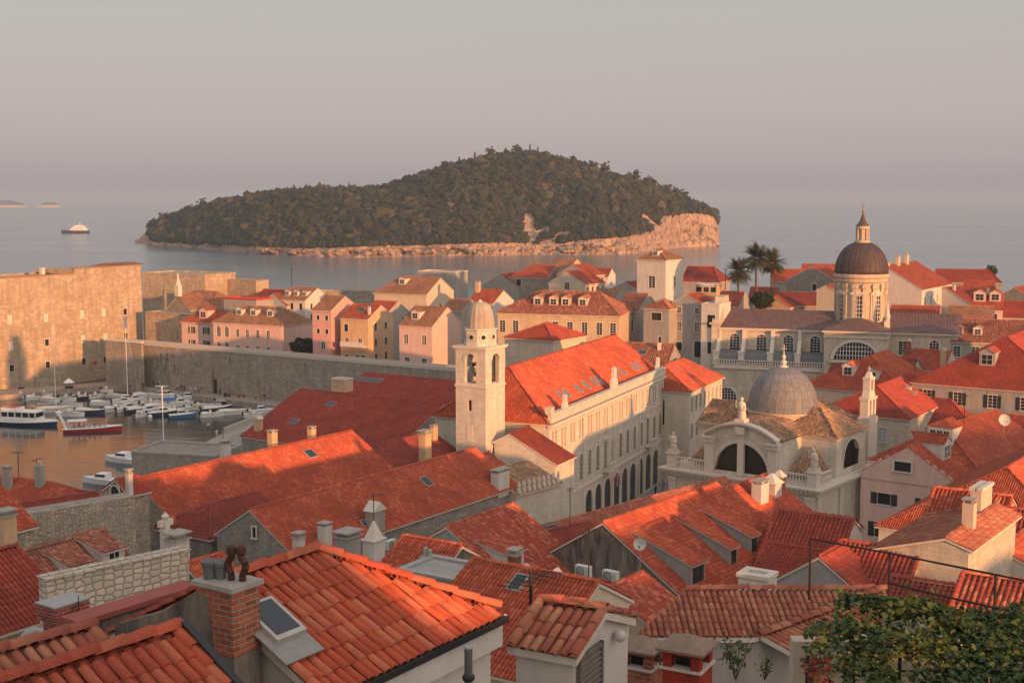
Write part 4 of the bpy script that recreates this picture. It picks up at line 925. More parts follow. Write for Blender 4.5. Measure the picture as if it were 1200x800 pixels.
def flag():
    p = PAL_; o = Vector(p[1]); q = o + hd(p[2]) * (p[3] * .47) + hd(p[2] + 90) * .5; z = 4 + p[4] - 11.2
    t = thing('flag', 'red white and blue striped flag hanging on the palace facade', 'flag', (q.x, q.y, z), R(90 - p[2]))
    b = MB(); b.tube((0, 0, 0), (0, -1.6, .9), .05); b.build('pole', mat('whitefr'), t)
    f = MB(); nx, nz = 7, 10
    for i in range(nx):
        for j in range(nz):
            def P(i, j): u = i / nx * .6; v = j / nz * .6; return (.12 * math.sin(u * 7 + v * 3) , -.35 - 1.2 * u, .55 * u + .15 - v * 2.4 - .1 * u)
            f.face([P(i, j), P(i + 1, j), P(i + 1, j + 1), P(i, j + 1)], 0 if i < 2.4 else 1 if i < 4.6 else 2)
    f.build('cloth', [flat('flag_red', (.5, .03, .03)), flat('flag_white', (.7, .7, .7)), flat('flag_blue', (.03, .05, .22))], t)
flag()
def statue(label, o, h=2.2, rz=0, group=None, m='trim'):
    """robed stone figure: one continuous body on a small block"""
    t = thing('statue', label, 'statue', o, rz, group); b = MB(); k = h / 2.2; n = 14
    pr = [(.36, .30), (.40, .34), (.33, .9), (.30, 1.25), (.36, 1.55), (.34, 1.72), (.12, 1.82), (.10, 1.88), (.16, 1.98), (.17, 2.08), (.12, 2.18), (.02, 2.22)]; V = []
    for i, (r_, z_) in enumerate(pr):
        for j in range(n):
            a = 2 * math.pi * j / n; rr = r_ * (1 + (.13 * math.sin(a * 5 + z_ * 2) if z_ < 1.5 else 0)); V.append((rr * math.cos(a) * k + .05 * math.sin(z_ * 2.5), rr * math.sin(a) * k * .8, z_ * k))
    I = np.arange(len(pr) * n).reshape(len(pr), n); I2 = np.roll(I, -1, 1); b.add(V, np.stack([I[:-1], I2[:-1], I2[1:], I[1:]], -1).reshape(-1, 4), 0, True)
    b.tube((.25 * k, 0, 1.6 * k), (.42 * k, -.2 * k, 1.15 * k), .1 * k, 6); b.tube((.42 * k, -.2 * k, 1.15 * k), (.15 * k, -.38 * k, 1.3 * k), .08 * k, 6); b.tube((-.25 * k, 0, 1.6 * k), (-.5 * k, -.1 * k, 1.25 * k), .1 * k, 6); b.tube((-.5 * k, -.1 * k, 1.2 * k), (-.5 * k, -.15 * k, 1.9 * k), .05 * k, 5)
    b.build('figure', mat(m), t); p = MB(); p.cbox(0, 0, 0, .95 * k, .95 * k, .3 * k); p.build('plinth', mat(m), t); return t
def ribdome(mb, cx, cy, prof, n, ribs, amp, mi=0):
    V = []
    for r_, z_ in prof:
        for j in range(n): a = 2 * math.pi * j / n; rr = r_ * (1 + amp * (1 if (j * ribs / n) % 1 < .12 else 0)); V.append((cx + rr * math.cos(a), cy + rr * math.sin(a), z_))
    I = np.arange(len(prof) * n).reshape(len(prof), n); I2 = np.roll(I, -1, 1); mb.add(V, np.stack([I[:-1], I2[:-1], I2[1:], I[1:]], -1).reshape(-1, 4), mi, True)
def sheet_mat(name, c, c2, wseam=.6):
    """metal sheets: seams follow the UVs (metres round, metres up), stained by run-off"""
    if name in MATS: return MATS[name]
    g = NG(name); uv = g.n('UVMap').outputs[0]; br = g.n('TexBrick', i_Scale=1.0, i_Mortar_Size=.02, i_Brick_Width=wseam, i_Row_Height=1.1, offset=.5); g.l(uv, br.inputs['Vector'])
    br.inputs['Color1'].default_value = (*lum(c, 1.12), 1); br.inputs['Color2'].default_value = (*lum(c, .88), 1); br.inputs['Mortar'].default_value = (*lum(c, .45), 1)
    m = g.n('Mapping'); m.inputs['Scale'].default_value = (2.2, 2.2, .25); g.l(g.obj(), m.inputs['Vector']); nz = g.noise(1, 5, .7, m.outputs[0]); bl = g.noise(.5, 5, .7, g.obj())
    col = g.mix(g.ramp(nz, [(.45, (0, 0, 0)), (.7, (.8,) * 3)]), br.outputs[0], c2); col = g.mix(g.ramp(bl, [(.45, (0, 0, 0)), (.7, (.5,) * 3)]), col, lum(c, .6))
    MATS[name] = g.fin(col, g.bump(g.math('ADD', br.outputs['Fac'], nz), .5, .03), .62, .35); return MATS[name]
# ---------------------------------------------------------------- baroque church with the grey dome
def baroque_church():
    ang = 38; o = at(956, 572, 159); z0 = 3.5; hc = o.z - z0                 # near corner, X back along the flank, Y to the left along the front
    W_, L_ = 21.5, 22.5
    t = thing('domed_church', 'baroque stone church with round grey lead dome and statues on its parapet', 'church', (o.x, o.y, z0), R(90 - ang)); st, tr = mat('pale'), mat('trim')
    b = MB()
    wall_panel(b, (0, 0, 0), (1, 0, 0), L_, 0, hc, []); wall_panel(b, (L_, 0, 0), (0, 1, 0), W_, 0, hc, []); wall_panel(b, (L_, W_, 0), (-1, 0, 0), L_, 0, hc, []); wall_panel(b, (0, W_, 0), (0, -1, 0), W_, 0, hc, []); b.face([(0, 0, hc - .01), (L_, 0, hc - .01), (L_, W_, hc - .01), (0, W_, hc - .01)])
    for y in (.7, 5.6, W_ - 5.6, W_ - .7): b.cbox(-.1, y, 0, .6, 1.1, hc - 1.1, 1); b.cbox(-.15, y, hc - 1.6, .75, 1.3, .5, 1)
    for x in (.7, 7.5, 15, L_ - .8): b.cbox(x, -.1, 0, 1.0, .4, hc - 1.1, 1)
    b.build('wall', [st, tr], t)
    c = MB()
    for p, z, h in ((.35, hc - 1.05, .3), (.6, hc - .75, .3), (.95, hc - .45, .25), (1.15, hc - .2, .22)): c.box(-p, -p, z, L_ + p, W_ + p, z + h - .002)
    for k in range(34): y = .3 + k * (W_ / 34); c.cbox(-.55, y, hc - .74, .5, .28, .28)
    c.build('cornice', tr, t)
    # upper body: cross arms with pediment front
    ya, yb = 5.4, W_ - 5.4; u = MB(); hu = 5.9; xf = .35; mid = (ya + yb) / 2; hw = (yb - ya) / 2
    # front arm wall with segmental gable and a great round-headed double window
    def arc(y, rise=2.0): return hu * .82 + rise * (1 - ((y - mid) / (hw + .3)) ** 2)
    rw = 3.9; ys = [ya + (yb - ya) * i / 24 for i in range(25)]; zc = hc + .55
    def low(y): d = abs(y - mid); return zc - hc + (math.sqrt(max(0, rw * rw - d * d)) if d < rw else 0)
    for y0, y1 in zip(ys, ys[1:]):
        l0, l1 = (low(y0), low(y1)); u.face([(xf, y1, hc + l1), (xf, y0, hc + l0), (xf, y0, hc + arc(y0)), (xf, y1, hc + arc(y1))])
        u.face([(xf, y0, hc + l0), (xf, y1, hc + l1), (xf + .7, y1, hc + l1), (xf + .7, y0, hc + l0)])
        u.face([(xf, y0, hc), (xf, y0, hc + .55), (xf, y1, hc + .55), (xf, y1, hc)])
    u.face([(xf, ya, hc), (12, ya, hc), (12, ya, hc + arc(ya)), (xf, ya, hc + arc(ya))]); u.face([(xf, yb, hc), (xf, yb, hc + arc(ya)), (12, yb, hc + arc(ya)), (12, yb, hc)])
    # right transept arm facing the flank
    xa, xb = 7.0, 16.5; yf = .4; hu2 = 5.4; xm = (xa + xb) / 2; r2 = 2.5; zc2 = hc + .9
    xs = [xa + (xb - xa) * i / 24 for i in range(25)]
    def low2(x): d = abs(x - xm); return .9 + 1.2 + math.sqrt(r2 * r2 - d * d) if d < r2 else 0
    for x0, x1 in zip(xs, xs[1:]): 
        xm_ = (x0 + x1) / 2; ins = abs(xm_ - xm) < r2; f0, f1 = (low2(min(max(x0, xm - r2 + 1e-3), xm + r2 - 1e-3)), low2(min(max(x1, xm - r2 + 1e-3), xm + r2 - 1e-3))) if ins else (0, 0)
        u.face([(x0, yf, hc + f0), (x1, yf, hc + f1), (x1, yf, hc + hu2), (x0, yf, hc + hu2)])
        if ins: u.face([(x0, yf, hc + f0), (x0, yf + .7, hc + f0), (x1, yf + .7, hc + f1), (x1, yf, hc + f1)]); u.face([(x0, yf, hc), (x1, yf, hc), (x1, yf, hc + .9), (x0, yf, hc + .9)])
    u.face([(xa, 9, hc), (xa, yf, hc), (xa, yf, hc + hu2), (xa, 9, hc + hu2)]); u.face([(xb, yf, hc), (xb, 9, hc), (xb, 9, hc + hu2), (xb, yf, hc + hu2)])
    u.face([(xb, 9, hc), (L_ - .4, 9, hc), (L_ - .4, 9, hc + hu2), (xb, 9, hc + hu2)]); u.face([(L_ - .4, 4, hc), (L_ - .4, W_ - 5, hc), (L_ - .4, W_ - 5, hc + hu2), (L_ - .4, 4, hc + hu2)]); u.face([(xb, 4, hc), (L_ - .4, 4, hc), (L_ - .4, 4, hc + hu2), (xb, 4, hc + hu2)])
    u.face([(xa, W_ - .4, hc), (xa, 12, hc), (xa, 12, hc + hu2), (xa, W_ - .4, hc + hu2)][::-1])
    u.build('upper_wall', st, t)
    k = MB()                                   # pediment moulding, pilasters, arch rims
    for y0, y1 in zip(ys, ys[1:]):
        for p, dz in ((.55, 0), (.8, .22)): k.hexa([(xf - p, y0, hc + arc(y0) + dz), (xf + .5, y0, hc + arc(y0) + dz), (xf + .5, y1, hc + arc(y1) + dz), (xf - p, y1, hc + arc(y1) + dz)], [(xf - p, y0, hc + arc(y0) + dz + .24), (xf + .5, y0, hc + arc(y0) + dz + .24), (xf + .5, y1, hc + arc(y1) + dz + .24), (xf - p, y1, hc + arc(y1) + dz + .24)])
    k.build('moulding', tr, t)
    for y in (ya + .7, yb - .7):
        k = MB(); k.cbox(xf - .15, y, hc, .6, 1.3, hu * .82 - .5); k.cbox(xf - .25, y, hc + hu * .82 - .6, 1.0, 1.7, .55); k.cbox(xf - .35, y, hc + hu * .82 - .05, 1.2, 2.0, .25); k.build('pilaster', tr, t)
    k = MB(); k.cbox(xf - .1, mid, hc + .1, .5, .9, hu * .8 + 1.1); k.cbox(xf - .3, mid, hc + hu * .8 + 1.0, .9, 1.3, 1.0); k.build('pilaster', tr, t)
    n = 20
    for rr, m_, f_ in ((rw, 'f', 0), (r2, 's', 0)):
        k = MB()
        for i in range(n):
            a0, a1 = math.pi * i / n, math.pi * (i + 1) / n
            for (q0, q1) in ((1.0, 1.14),):
                P = []
                for q, a in ((q0, a0), (q1, a0), (q1, a1), (q0, a1)):
                    if m_ == 'f': P.append((xf - .12, mid + rr * q * math.cos(a), zc + rr * q * math.sin(a)))
                    else: P.append((xm + rr * q * math.cos(a), yf - .12, hc + 2.1 + rr * q * math.sin(a)))
                k.face(P if m_ == 's' else P)
        k.build('arch_rim', tr, t)
    g = MB()
    for s in (-1, 1):
        pts = [(.45 * s, .0)] + [(s * max(.45, rw * math.cos(a)), rw * math.sin(a)) for a in np.linspace(0, math.asin(min(1, math.sqrt(rw * rw - .2) / rw)), 10)]
        g.face([(xf + .5, mid + y, zc + z) for y, z in (pts if s < 0 else pts[::-1])])
    g.build('arched_window', mat('brownglass'), t)
    g = MB(); g.face([(xm - r2, yf + .5, hc + .9)] + [(xm - r2 * math.cos(a), yf + .5, hc + 2.1 + r2 * math.sin(a)) for a in np.linspace(0, math.pi, 14)][::1] + [(xm + r2, yf + .5, hc + .9)]); 
    for i in range(9): g.box(xm - r2 + i * r2 / 4.5 + .2, yf + .42, hc + .9, xm - r2 + i * r2 / 4.5 + .28, yf + .48, hc + 2.1 + math.sqrt(max(0, r2 * r2 - (i * r2 / 4.5 + .24 - r2) ** 2)), 1)
    g.build('arched_window', [mat('brownglass'), mat('iron')], t)
    # tiled roofs over the arms
    tm = [tile_mat('old', True), tile_mat('old', False), tr]; rb = MB(); cx, cy = 12.2, mid; zt = hc + hu2 + 3.6
    for i in range(len(ys) - 1):               # curved roof behind the front pediment
        pass
    cols = [y + .12 for y in np.arange(ya - .2, yb + .2, .3)]
    V = []; nx = 16
    Y_ = np.linspace(ya - .3, yb + .3, 25); X_ = np.linspace(xf + .3, 8.6, 2)
    for y0, y1 in zip(Y_, Y_[1:]): rb.face([(xf + .3, y0, hc + arc(y0) + .3), (8.6, y0, hc + arc(y0) + .6), (8.6, y1, hc + arc(y1) + .6), (xf + .3, y1, hc + arc(y1) + .3)][::-1], 1, [(y0, 0), (y0, 8), (y1, 8), (y1, 0)])
    pts = np.array([(x, y) for y in np.arange(ya - .1, yb + .1, .3) for x in np.arange(xf + .5, 8.2, .4)])
    for y in np.arange(ya - .1, yb + .2, .3):
        sl_ = (arc(y + .05) - arc(y - .05)) / .1; en = Vector((0, -sl_, 1)).normalized(); es = Vector((0, 1, sl_)).normalized()
        # courses fall away from the middle on either side
        pp = np.array([(0.0, x) for x in np.arange(xf + .35, 8.2, .42)]); barrels(rb, Vector((0, y, hc + arc(y) + .42)), tuple(es), (1, 0, 0), tuple(en), pp, .3, .42, 3, 0)
    # right arm: gabled roof hipped to the flank
    ez = hc + hu2; e = .35
    def tri(a, b_, c_, d_=None, mi=1): rb.face([a, b_, c_] + ([d_] if d_ else []), mi)
    hh = 2.9; hipx = xm; Ty = 4.6
    Tn = math.hypot(Ty, hh); slope(rb, (xm, Ty + yf, ez + hh), (1, 0, 0), (0, -Ty, -hh), Tn + e, lambda q: (-(xb - xa) / 2 * q / Tn, (xb - xa) / 2 * q / Tn), True, .3, .42, 3, 0, 1)
    hx = (xb - xa) / 2; Tx = math.hypot(hx, hh)
    slope(rb, (xm, Ty + yf, ez + hh), (0, 1, 0), (-hx, 0, -hh), Tx + e, lambda q: (-Ty * q / Tx, 5.5 - 0 * q), True, .3, .42, 3, 0, 1)
    slope(rb, (xm, Ty + yf, ez + hh), (0, 1, 0), (hx, 0, -hh), Tx + e, lambda q: (-Ty * q / Tx, 5.5), True, .3, .42, 3, 0, 1)
    for sx in (-1, 1): ridge(rb, (xm, Ty + yf, ez + hh + .06), (xm + sx * hx * 1.06, yf - .25, ez), .36, .45)
    # back arm and left arm
    slope(rb, (12, mid, ez + hh), (1, 0, 0), (0, -(mid - 4), -hh), math.hypot(mid - 4, hh) + e, lambda q: (4.2, L_ - 12), True, .3, .42, 3, 0, 1)
    slope(rb, (12, mid, ez + hh), (1, 0, 0), (0, (mid - 4), -hh), math.hypot(mid - 4, hh) + e, lambda q: (4.2, L_ - 12), False, .3, .42, 3, 0, 1)
    slope(rb, (xm, mid + 5, ez + hh - .3), (0, 1, 0), (-hx, 0, -hh), Tx + e, lambda q: (-1, W_ - mid - 5), True, .3, .42, 3, 0, 1)
    rb.build('roof', tm, t)
    # corner pent roofs behind the parapets
    for y0, y1 in ((1.6, 5.3), (W_ - 5.3, W_ - 1.6)):
        q = MB(); ym = (y0 + y1) / 2; xq = 3.9; hq = 3.0
        w_ = MB(); slope(w_, (xq + 2.2, ym, hc + .7 + hq), (0, 1, 0), (-3.4, 0, -hq), math.hypot(3.4, hq), lambda q_: (-(y1 - y0) / 2 * q_ / 4.5, (y1 - y0) / 2 * q_ / 4.5), True, .3, .42, 3, 0, 1)
        slope(w_, (xq + 2.2, ym, hc + .7 + hq), (1, 0, 0), (0, -(y1 - y0) / 2 - .2, -hq), math.hypot((y1 - y0) / 2 + .2, hq), lambda q_: (-3.4 * q_ / 3.5, 1.0), True, .3, .42, 3, 0, 1)
        slope(w_, (xq + 2.2, ym, hc + .7 + hq), (1, 0, 0), (0, (y1 - y0) / 2 + .2, -hq), math.hypot((y1 - y0) / 2 + .2, hq), lambda q_: (-3.4 * q_ / 3.5, 1.0), False, .3, .42, 3, 0, 1)
        w_.build('corner_roof', tm, t)
    # parapet balustrades with pedestals
    for a_, b_ in (((.3, .5, 0), (.3, ya - .2, 0)), ((.3, yb + .2, 0), (.3, W_ - .5, 0)), ((.6, .3, 0), (5.2, .3, 0))): pb = MB(); balustrade(pb, a_, b_, hc + .02, 1.5, .42, .13); pb.build('balustrade', tr, t)
    for y in (.45, W_ - .45): p = MB(); p.cbox(.3, y, hc + .02, 1.3, 1.3, 1.9); p.cbox(.3, y, hc + 1.9, 1.6, 1.6, .2); p.build('pedestal', tr, t)
    # drum and dome
    dz = at(908, 478, 176).z - z0; rd = 4.8; d = MB(); d.lathe(cx, cy, [(rd - .1, hc + 4), (rd - .1, dz - .35), (rd + .12, dz - .3), (rd + .12, dz - .12), (rd + .25, dz - .1), (rd + .25, dz + .02)], 48); d.build('drum', mat('cream_stone'), t)
    for k_ in range(8):
        a = k_ * math.pi / 4 + .3; w2 = MB(); w2.M = Matrix.Translation((cx + (rd - .1) * math.cos(a), cy + (rd - .1) * math.sin(a), dz - 2.1)) @ Matrix.Rotation(a + math.pi / 2, 4, 'Z')
        w2.box(-.75, -.05, -.05, .75, .1, 1.25, 0); w2.box(-.62, -.08, .05, .62, .05, 1.15, 1)
        for i in range(1, 4): w2.box(-.62 + i * .31 - .03, -.1, .05, -.62 + i * .31 + .03, 0, 1.15, 0)
        w2.box(-.62, -.1, .57, .62, 0, .63, 0); w2.build('drum_window', [mat('trim'), mat('darkglass')], t)
    hd_ = at(908, 429, 176).z - z0 - dz; pr = [(rd * 1.0 * math.cos(q) ** .92, dz + .02 + hd_ * math.sin(q)) for q in np.linspace(0, math.pi / 2 - .03, 15)]
    dm = MB(); dm.lathe(cx, cy, pr, 56, cap=False); do = dm.build('dome', sheet_mat('lead_dome', (.165, .17, .18), (.25, .225, .20), .55), t, True); 
    rb_ = MB()
    for k_ in range(24):
        a = k_ * math.pi / 12
        for (r0, z0_), (r1, z1_) in zip(pr, pr[1:]): rb_.tube((cx + r0 * math.cos(a), cy + r0 * math.sin(a), z0_), (cx + r1 * math.cos(a), cy + r1 * math.sin(a), z1_), .03, 4)
    rb_.build('dome_rib', mat('lead'), t)
    f = MB(); zf = dz + hd_; f.lathe(cx, cy, [(.75, zf - .25), (.6, zf + .1), (.28, zf + .3), (.42, zf + .6), (.42, zf + .8), (.16, zf + 1.0), (.3, zf + 1.4), (.12, zf + 1.7), (.04, zf + 2.0)], 12, cap=False); f.box(cx - .05, cy - .05, zf + 1.9, cx + .05, cy + .05, zf + 3.1); f.box(cx - .05, cy - .4, zf + 2.5, cx + .05, cy + .4, zf + 2.6); f.build('finial', tr, t)
    # bell gable at the back corner
    M = Matrix.Translation((o.x, o.y, z0)) @ Matrix.Rotation(R(90 - ang), 4, 'Z')
    bg_ = MB(); q0 = at(994, 460, 180); gx, gy = L_ - 2.6, 1.6; bz = hc + hu2 - 1.2
    bg_.cbox(gx, gy, hc, 3.0, 1.6, 6.4)
    zz = hc + 6.4
    for s in (-1, 0, 1): bg_.cbox(gx + s * 1.15, gy, zz, .5, 1.2, 2.4)
    bg_.cbox(gx, gy, zz + 2.4, 3.1, 1.4, .4); bg_.cbox(gx, gy, zz + 2.8, 2.0, 1.2, .9, 0, .8)
    for s in (-1, 1): bg_.cbox(gx + s * .6, gy, zz + 3.7, .4, 1.0, 1.5)
    bg_.cbox(gx, gy, zz + 5.2, 1.8, 1.1, .3); bg_.cbox(gx, gy, zz + 5.5, 1.0, .9, .7, 0, .5); bg_.cbox(gx, gy, zz + 6.2, .12, .12, .8); bg_.cbox(gx, gy, zz + 6.6, .12, .5, .12)
    bg_.build('bell_gable', tr, t)
    for s in (-.58, .58): bl = MB(); bl.lathe(gx + s, gy, [(.36, zz + .8), (.26, zz + 1.3), (.2, zz + 1.6), (.05, zz + 1.75)], 10); bl.tube((gx + s, gy, zz + 1.7), (gx + s, gy, zz + 2.4), .05); bl.build('bell', flat('bronze', (.07, .06, .045)), t, True)
    V3 = lambda x, y, z: tuple(M @ Vector((x, y, z)))
    statue('stone bishop statue crowning the arched gable of the domed church', V3(xf - .1, mid, hc + hu * .82 + 2.45), 3.3, R(90 - ang - 90))
    statue('stone statue on the left corner of the domed church parapet', V3(.3, W_ - .45, hc + 2.1), 2.7, R(90 - ang - 90))
    statue('stone statue on the right corner of the domed church parapet', V3(.3, .45, hc + 2.1), 2.9, R(90 - ang - 90))
    return t
M_['brownglass'] = lambda: flat('dark_leaded_glass', (.035, .024, .018), .25, .4)
M_['cream_stone'] = lambda: stone_mat('cream_stone', (.52, .42, .31), .7, .4, .008, .35, .25, None, .08)
baroque_church()
# ---------------------------------------------------------------- cathedral
def cathedral():
    ang = 108; D = 268; o = at(849, 361, D); z0 = 4; zr = o.z - z0; t = thing('cathedral', 'large stone cathedral with tall dark dome, lantern and lunette windows', 'cathedral', (o.x, o.y, z0), R(90 - ang)); st, tr = mat('ashlar'), mat('trim')
    run = lambda px: run_to(at(849, 361, D), ang, px)
    L = run(1124); xt0, xt1 = run(972), run(1044); hwN = 5.6; ze = at(849, 380, D).z - z0; ya = 11.2; za = ze - 5.6
    rm = sheet_mat('copper_sheet', (.125, .07, .062), (.22, .135, .115), .6)
    b = MB(); cl = [(run(px), ze - 4.6, 2.0, 3.3) for px in (866, 897, 928, 959)]; cl2 = [(run(1096), ze - 4.8, 1.8, 3.4), (run(1060), ze - 4.4, 1.7, 2.6)]
    wall_panel(b, (0, -hwN, 0), (1, 0, 0), L, 0, ze, cl + cl2, dep=.4); wall_panel(b, (L, -hwN, 0), (0, 1, 0), 2 * hwN, 0, ze, []); wall_panel(b, (L, hwN, 0), (-1, 0, 0), L, 0, ze, []); wall_panel(b, (0, hwN, 0), (0, -1, 0), 2 * hwN, 0, ze, [])
    b.face([(L, -hwN, ze), (L, hwN, ze), (L, 0, zr)]); b.face([(0, hwN, ze), (0, -hwN, ze), (0, 0, zr)])
    # aisle
    al = [(run(px), 3.2, 4.2, 3.0) for px in (862, 905, 950)]
    wall_panel(b, (0, -ya, 0), (1, 0, 0), L, 0, za - 1.6, al, dep=.4); wall_panel(b, (0, -hwN, 0), (0, -1, 0), ya - hwN, 0, za - 1.6, []); wall_panel(b, (L, -ya, 0), (0, 1, 0), ya - hwN, 0, za - 1.6, [])
    b.face([(0, -ya, za - 1.6), (L, -ya, za - 1.6), (L, -hwN, za - 1.55), (0, -hwN, za - 1.55)])
    b.build('wall', st, t)
    for x, z, w_, h in cl + cl2[:1]: window(t, Vector((x, -hwN, z)), (1, 0, 0), w_, h, 'arch_', .25, True, 'whitefr')
    x, z, w_, h = cl2[1]; window(t, Vector((x, -hwN, z)), (1, 0, 0), w_, h, 'plain', .25, True, 'whitefr')
    for x, z, w_, h in al: window(t, Vector((x, -ya, z)), (1, 0, 0), w_, h, 'arch_', .3, True, 'whitefr')
    c = MB()
    for p, z, h in ((.3, ze - .55, .25), (.55, ze - .3, .28)): c.box(-.3, -hwN - p, z, L + p, hwN + p, z + h)
    for p, z, h in ((.25, za - 2.3, .2), (.45, za - 2.1, .25)): c.box(-.3, -ya - p, z, L + .4, -ya + .4, z + h)
    c.build('cornice', tr, t)
    for a_, b_ in ((0, xt0), (xt1, L)): c = MB(); balustrade(c, (a_, -ya + .1, 0), (b_, -ya + .1, 0), za - 1.6, 1.2, .5, .13); c.build('balustrade', tr, t)
    # roofs of metal sheet
    r = MB()
    for sg in (-1, 1):
        y = sg * (hwN + .6); zz = ze - .02 
        pts = [(0, y, zz), (L + .6, y, zz), (L + .6, 0, zr), (0, 0, zr)]; pts = pts if sg < 0 else pts[::-1]; r.face(pts)
    for k in range(int(L / .6)): r.hexa([(k * .6, -hwN - .55, ze + .0), (k * .6 + .06, -hwN - .55, ze + .0), (k * .6 + .06, -.05, zr - .02), (k * .6, -.05, zr - .02)], [(k * .6, -hwN - .55, ze + .08), (k * .6 + .06, -hwN - .55, ze + .08), (k * .6 + .06, -.05, zr + .05), (k * .6, -.05, zr + .05)])
    r.build('nave_roof', rm, t)
    for i, (p0, p1) in enumerate(((851, 875), (880, 908), (913, 939), (944, 971))):      # curved lead roofs of the aisle bays
        q = MB(); x0, x1 = run(p0), run(p1); n = 6; P = [(-hwN - .05 - 3.6 * math.sin(a), za - 1.5 + 2.6 * math.cos(a)) for a in np.linspace(0, math.pi / 2, n + 1)]
        for (y0, z0_), (y1, z1_) in zip(P, P[1:]): q.face([(x0, y1, z1_), (x1, y1, z1_), (x1, y0, z0_), (x0, y0, z0_)])
        for x in (x0, x1): q.face([(x, y, z) for y, z in P] + [(x, -hwN, za - 1.5)])
        q.build('aisle_roof', sheet_mat('lead_sheet', (.13, .14, .15), (.2, .2, .2), .6), t)
    for px in (849, 877.5, 910.5, 941.5):
        q = MB(); x = run(px); q.cbox(x, -hwN - 1.7, za - 1.58, .8, 3.4, 2.2); q.cbox(x, -hwN - .5, za + .6, .75, 1.0, ze - za - 1.0); q.cbox(x, -ya + 1.0, za - 1.58, 1.1, 1.3, 2.6); q.cbox(x, -ya + 1.0, za + 1.0, 1.4, 1.5, .25)
        q.hexa([(x - .36, -hwN - 3.4, za + .6), (x + .36, -hwN - 3.4, za + .6), (x + .36, -hwN - 1, za + .6), (x - .36, -hwN - 1, za + .6)], [(x - .36, -hwN - 3.2, za + .9), (x + .36, -hwN - 3.2, za + .9), (x + .36, -hwN - 1, za + 3.4), (x - .36, -hwN - 1, za + 3.4)]); q.build('buttress', tr, t)
    # facade block at the left end
    q = MB(); q.box(-1.6, -hwN - 1.0, 0, .0, hwN + 1.0, ze + .6); q.box(-2.0, -hwN - 1.5, ze + .6, .2, hwN + 1.5, ze + 1.0); q.hexa([(-1.5, -hwN - .9, ze + 1.0), (.6, -hwN - .9, ze + 1.0), (.6, hwN, ze + 1.0), (-1.5, hwN, ze + 1.0)], [(-1.4, -hwN * .6, zr + 2.6), (.4, -hwN * .6, zr + 2.6), (.4, hwN * .5, zr + 2.6), (-1.4, hwN * .5, zr + 2.6)]); q.build('front_gable', mat('ashlar'), t)
    # transept with the great lunette
    yT = -ya - 1.2; xm = (xt0 + xt1) / 2; hw = (xt1 - xt0) / 2; zt = at(1008, 387, 252).z - z0; u = MB(); rw = 4.1; zc = zt - 5.4
    xs = np.linspace(xt0, xt1, 31)
    def low(x): d = abs(x - xm); return math.sqrt(max(0, rw * rw - d * d)) * .86
    for x0, x1 in zip(xs, xs[1:]):
        a = low(x0), low(x1); u.face([(x0, yT, zc + a[0]), (x1, yT, zc + a[1]), (x1, yT, zt), (x0, yT, zt)]); u.face([(x0, yT, zc + a[0]), (x0, yT + .6, zc + a[0]), (x1, yT + .6, zc + a[1]), (x1, yT, zc + a[1])]); u.face([(x0, yT, 0), (x1, yT, 0), (x1, yT, zc), (x0, yT, zc)])
    u.face([(xt0, 0, 0), (xt0, yT, 0), (xt0, yT, zt), (xt0, 0, zt)]); u.face([(xt1, yT, 0), (xt1, 0, 0), (xt1, 0, zt), (xt1, yT, zt)]); u.build('transept_wall', st, t)
    k = MB(); k.box(xt0 - .4, yT - .4, zt - .1, xt1 + .4, 0, zt + .25); k.box(xt0 - .15, yT - .25, zt - 1.1, xt1 + .15, 0, zt - .85)
    k.build('moulding', tr, t); k = MB(); k.box(xm - rw - .8, yT - .7, zc - .5, xm + rw + .8, yT, zc - .2); k.build('sill', tr, t); k = MB()
    for i in range(24):
        a0, a1 = math.pi * i / 24, math.pi * (i + 1) / 24; P = [(xm + rw * q * math.cos(a), yT - .12, zc + rw * .86 * q * math.sin(a)) for q, a in ((1.0, a0), (1.16, a0), (1.16, a1), (1.0, a1))]; k.face(P)
    k.build('arch_rim', tr, t)
    g = MB(); g.face([(xm + rw * math.cos(a), yT + .45, zc + rw * .86 * math.sin(a)) for a in np.linspace(0, math.pi, 20)]); 
    for i in range(1, 14): x = xm - rw + 2 * rw * i / 14; g.box(x - .06, yT + .35, zc, x + .06, yT + .44, zc + low(x) - .02, 1)
    for j in range(1, 5): z = j * .85; hwz = math.sqrt(max(0, rw * rw - (z / .86) ** 2)); g.box(xm - hwz, yT + .34, zc + z - .05, xm + hwz, yT + .43, zc + z + .05, 1)
    g.build('lunette_window', [mat('darkglass'), mat('whitefr')], t)
    tr_ = MB(); za_ = at(1010, 367, 262).z - z0; yb = -4.0
    tr_.face([(xt0 - .5, yT - .5, zt + .25), (xt1 + .5, yT - .5, zt + .25), (xm, yb, za_)]); tr_.face([(xt0 - .5, 0, zt + .25), (xt0 - .5, yT - .5, zt + .25), (xm, yb, za_), (xm, 0, za_)]); tr_.face([(xt1 + .5, yT - .5, zt + .25), (xt1 + .5, 0, zt + .25), (xm, 0, za_), (xm, yb, za_)]); tr_.build('transept_roof', rm, t)
    # drum, dome, lantern
    cx = run(1008); cy = 0; Dd = 0; pc = Matrix.Translation((o.x, o.y, z0)) @ Matrix.Rotation(R(90 - ang), 4, 'Z') @ Vector((cx, 0, 0)); D2 = pc.y; Z = lambda y: at(1008, y, D2).z - z0
    rd = 30.0 / 1500 * D2; d = MB(); d.lathe(cx, cy, [(rd * .93, Z(400)), (rd * .93, Z(330)), (rd * 1.0, Z(329)), (rd * 1.0, Z(325)), (rd * 1.06, Z(324)), (rd * 1.06, Z(320))], 32, 0)
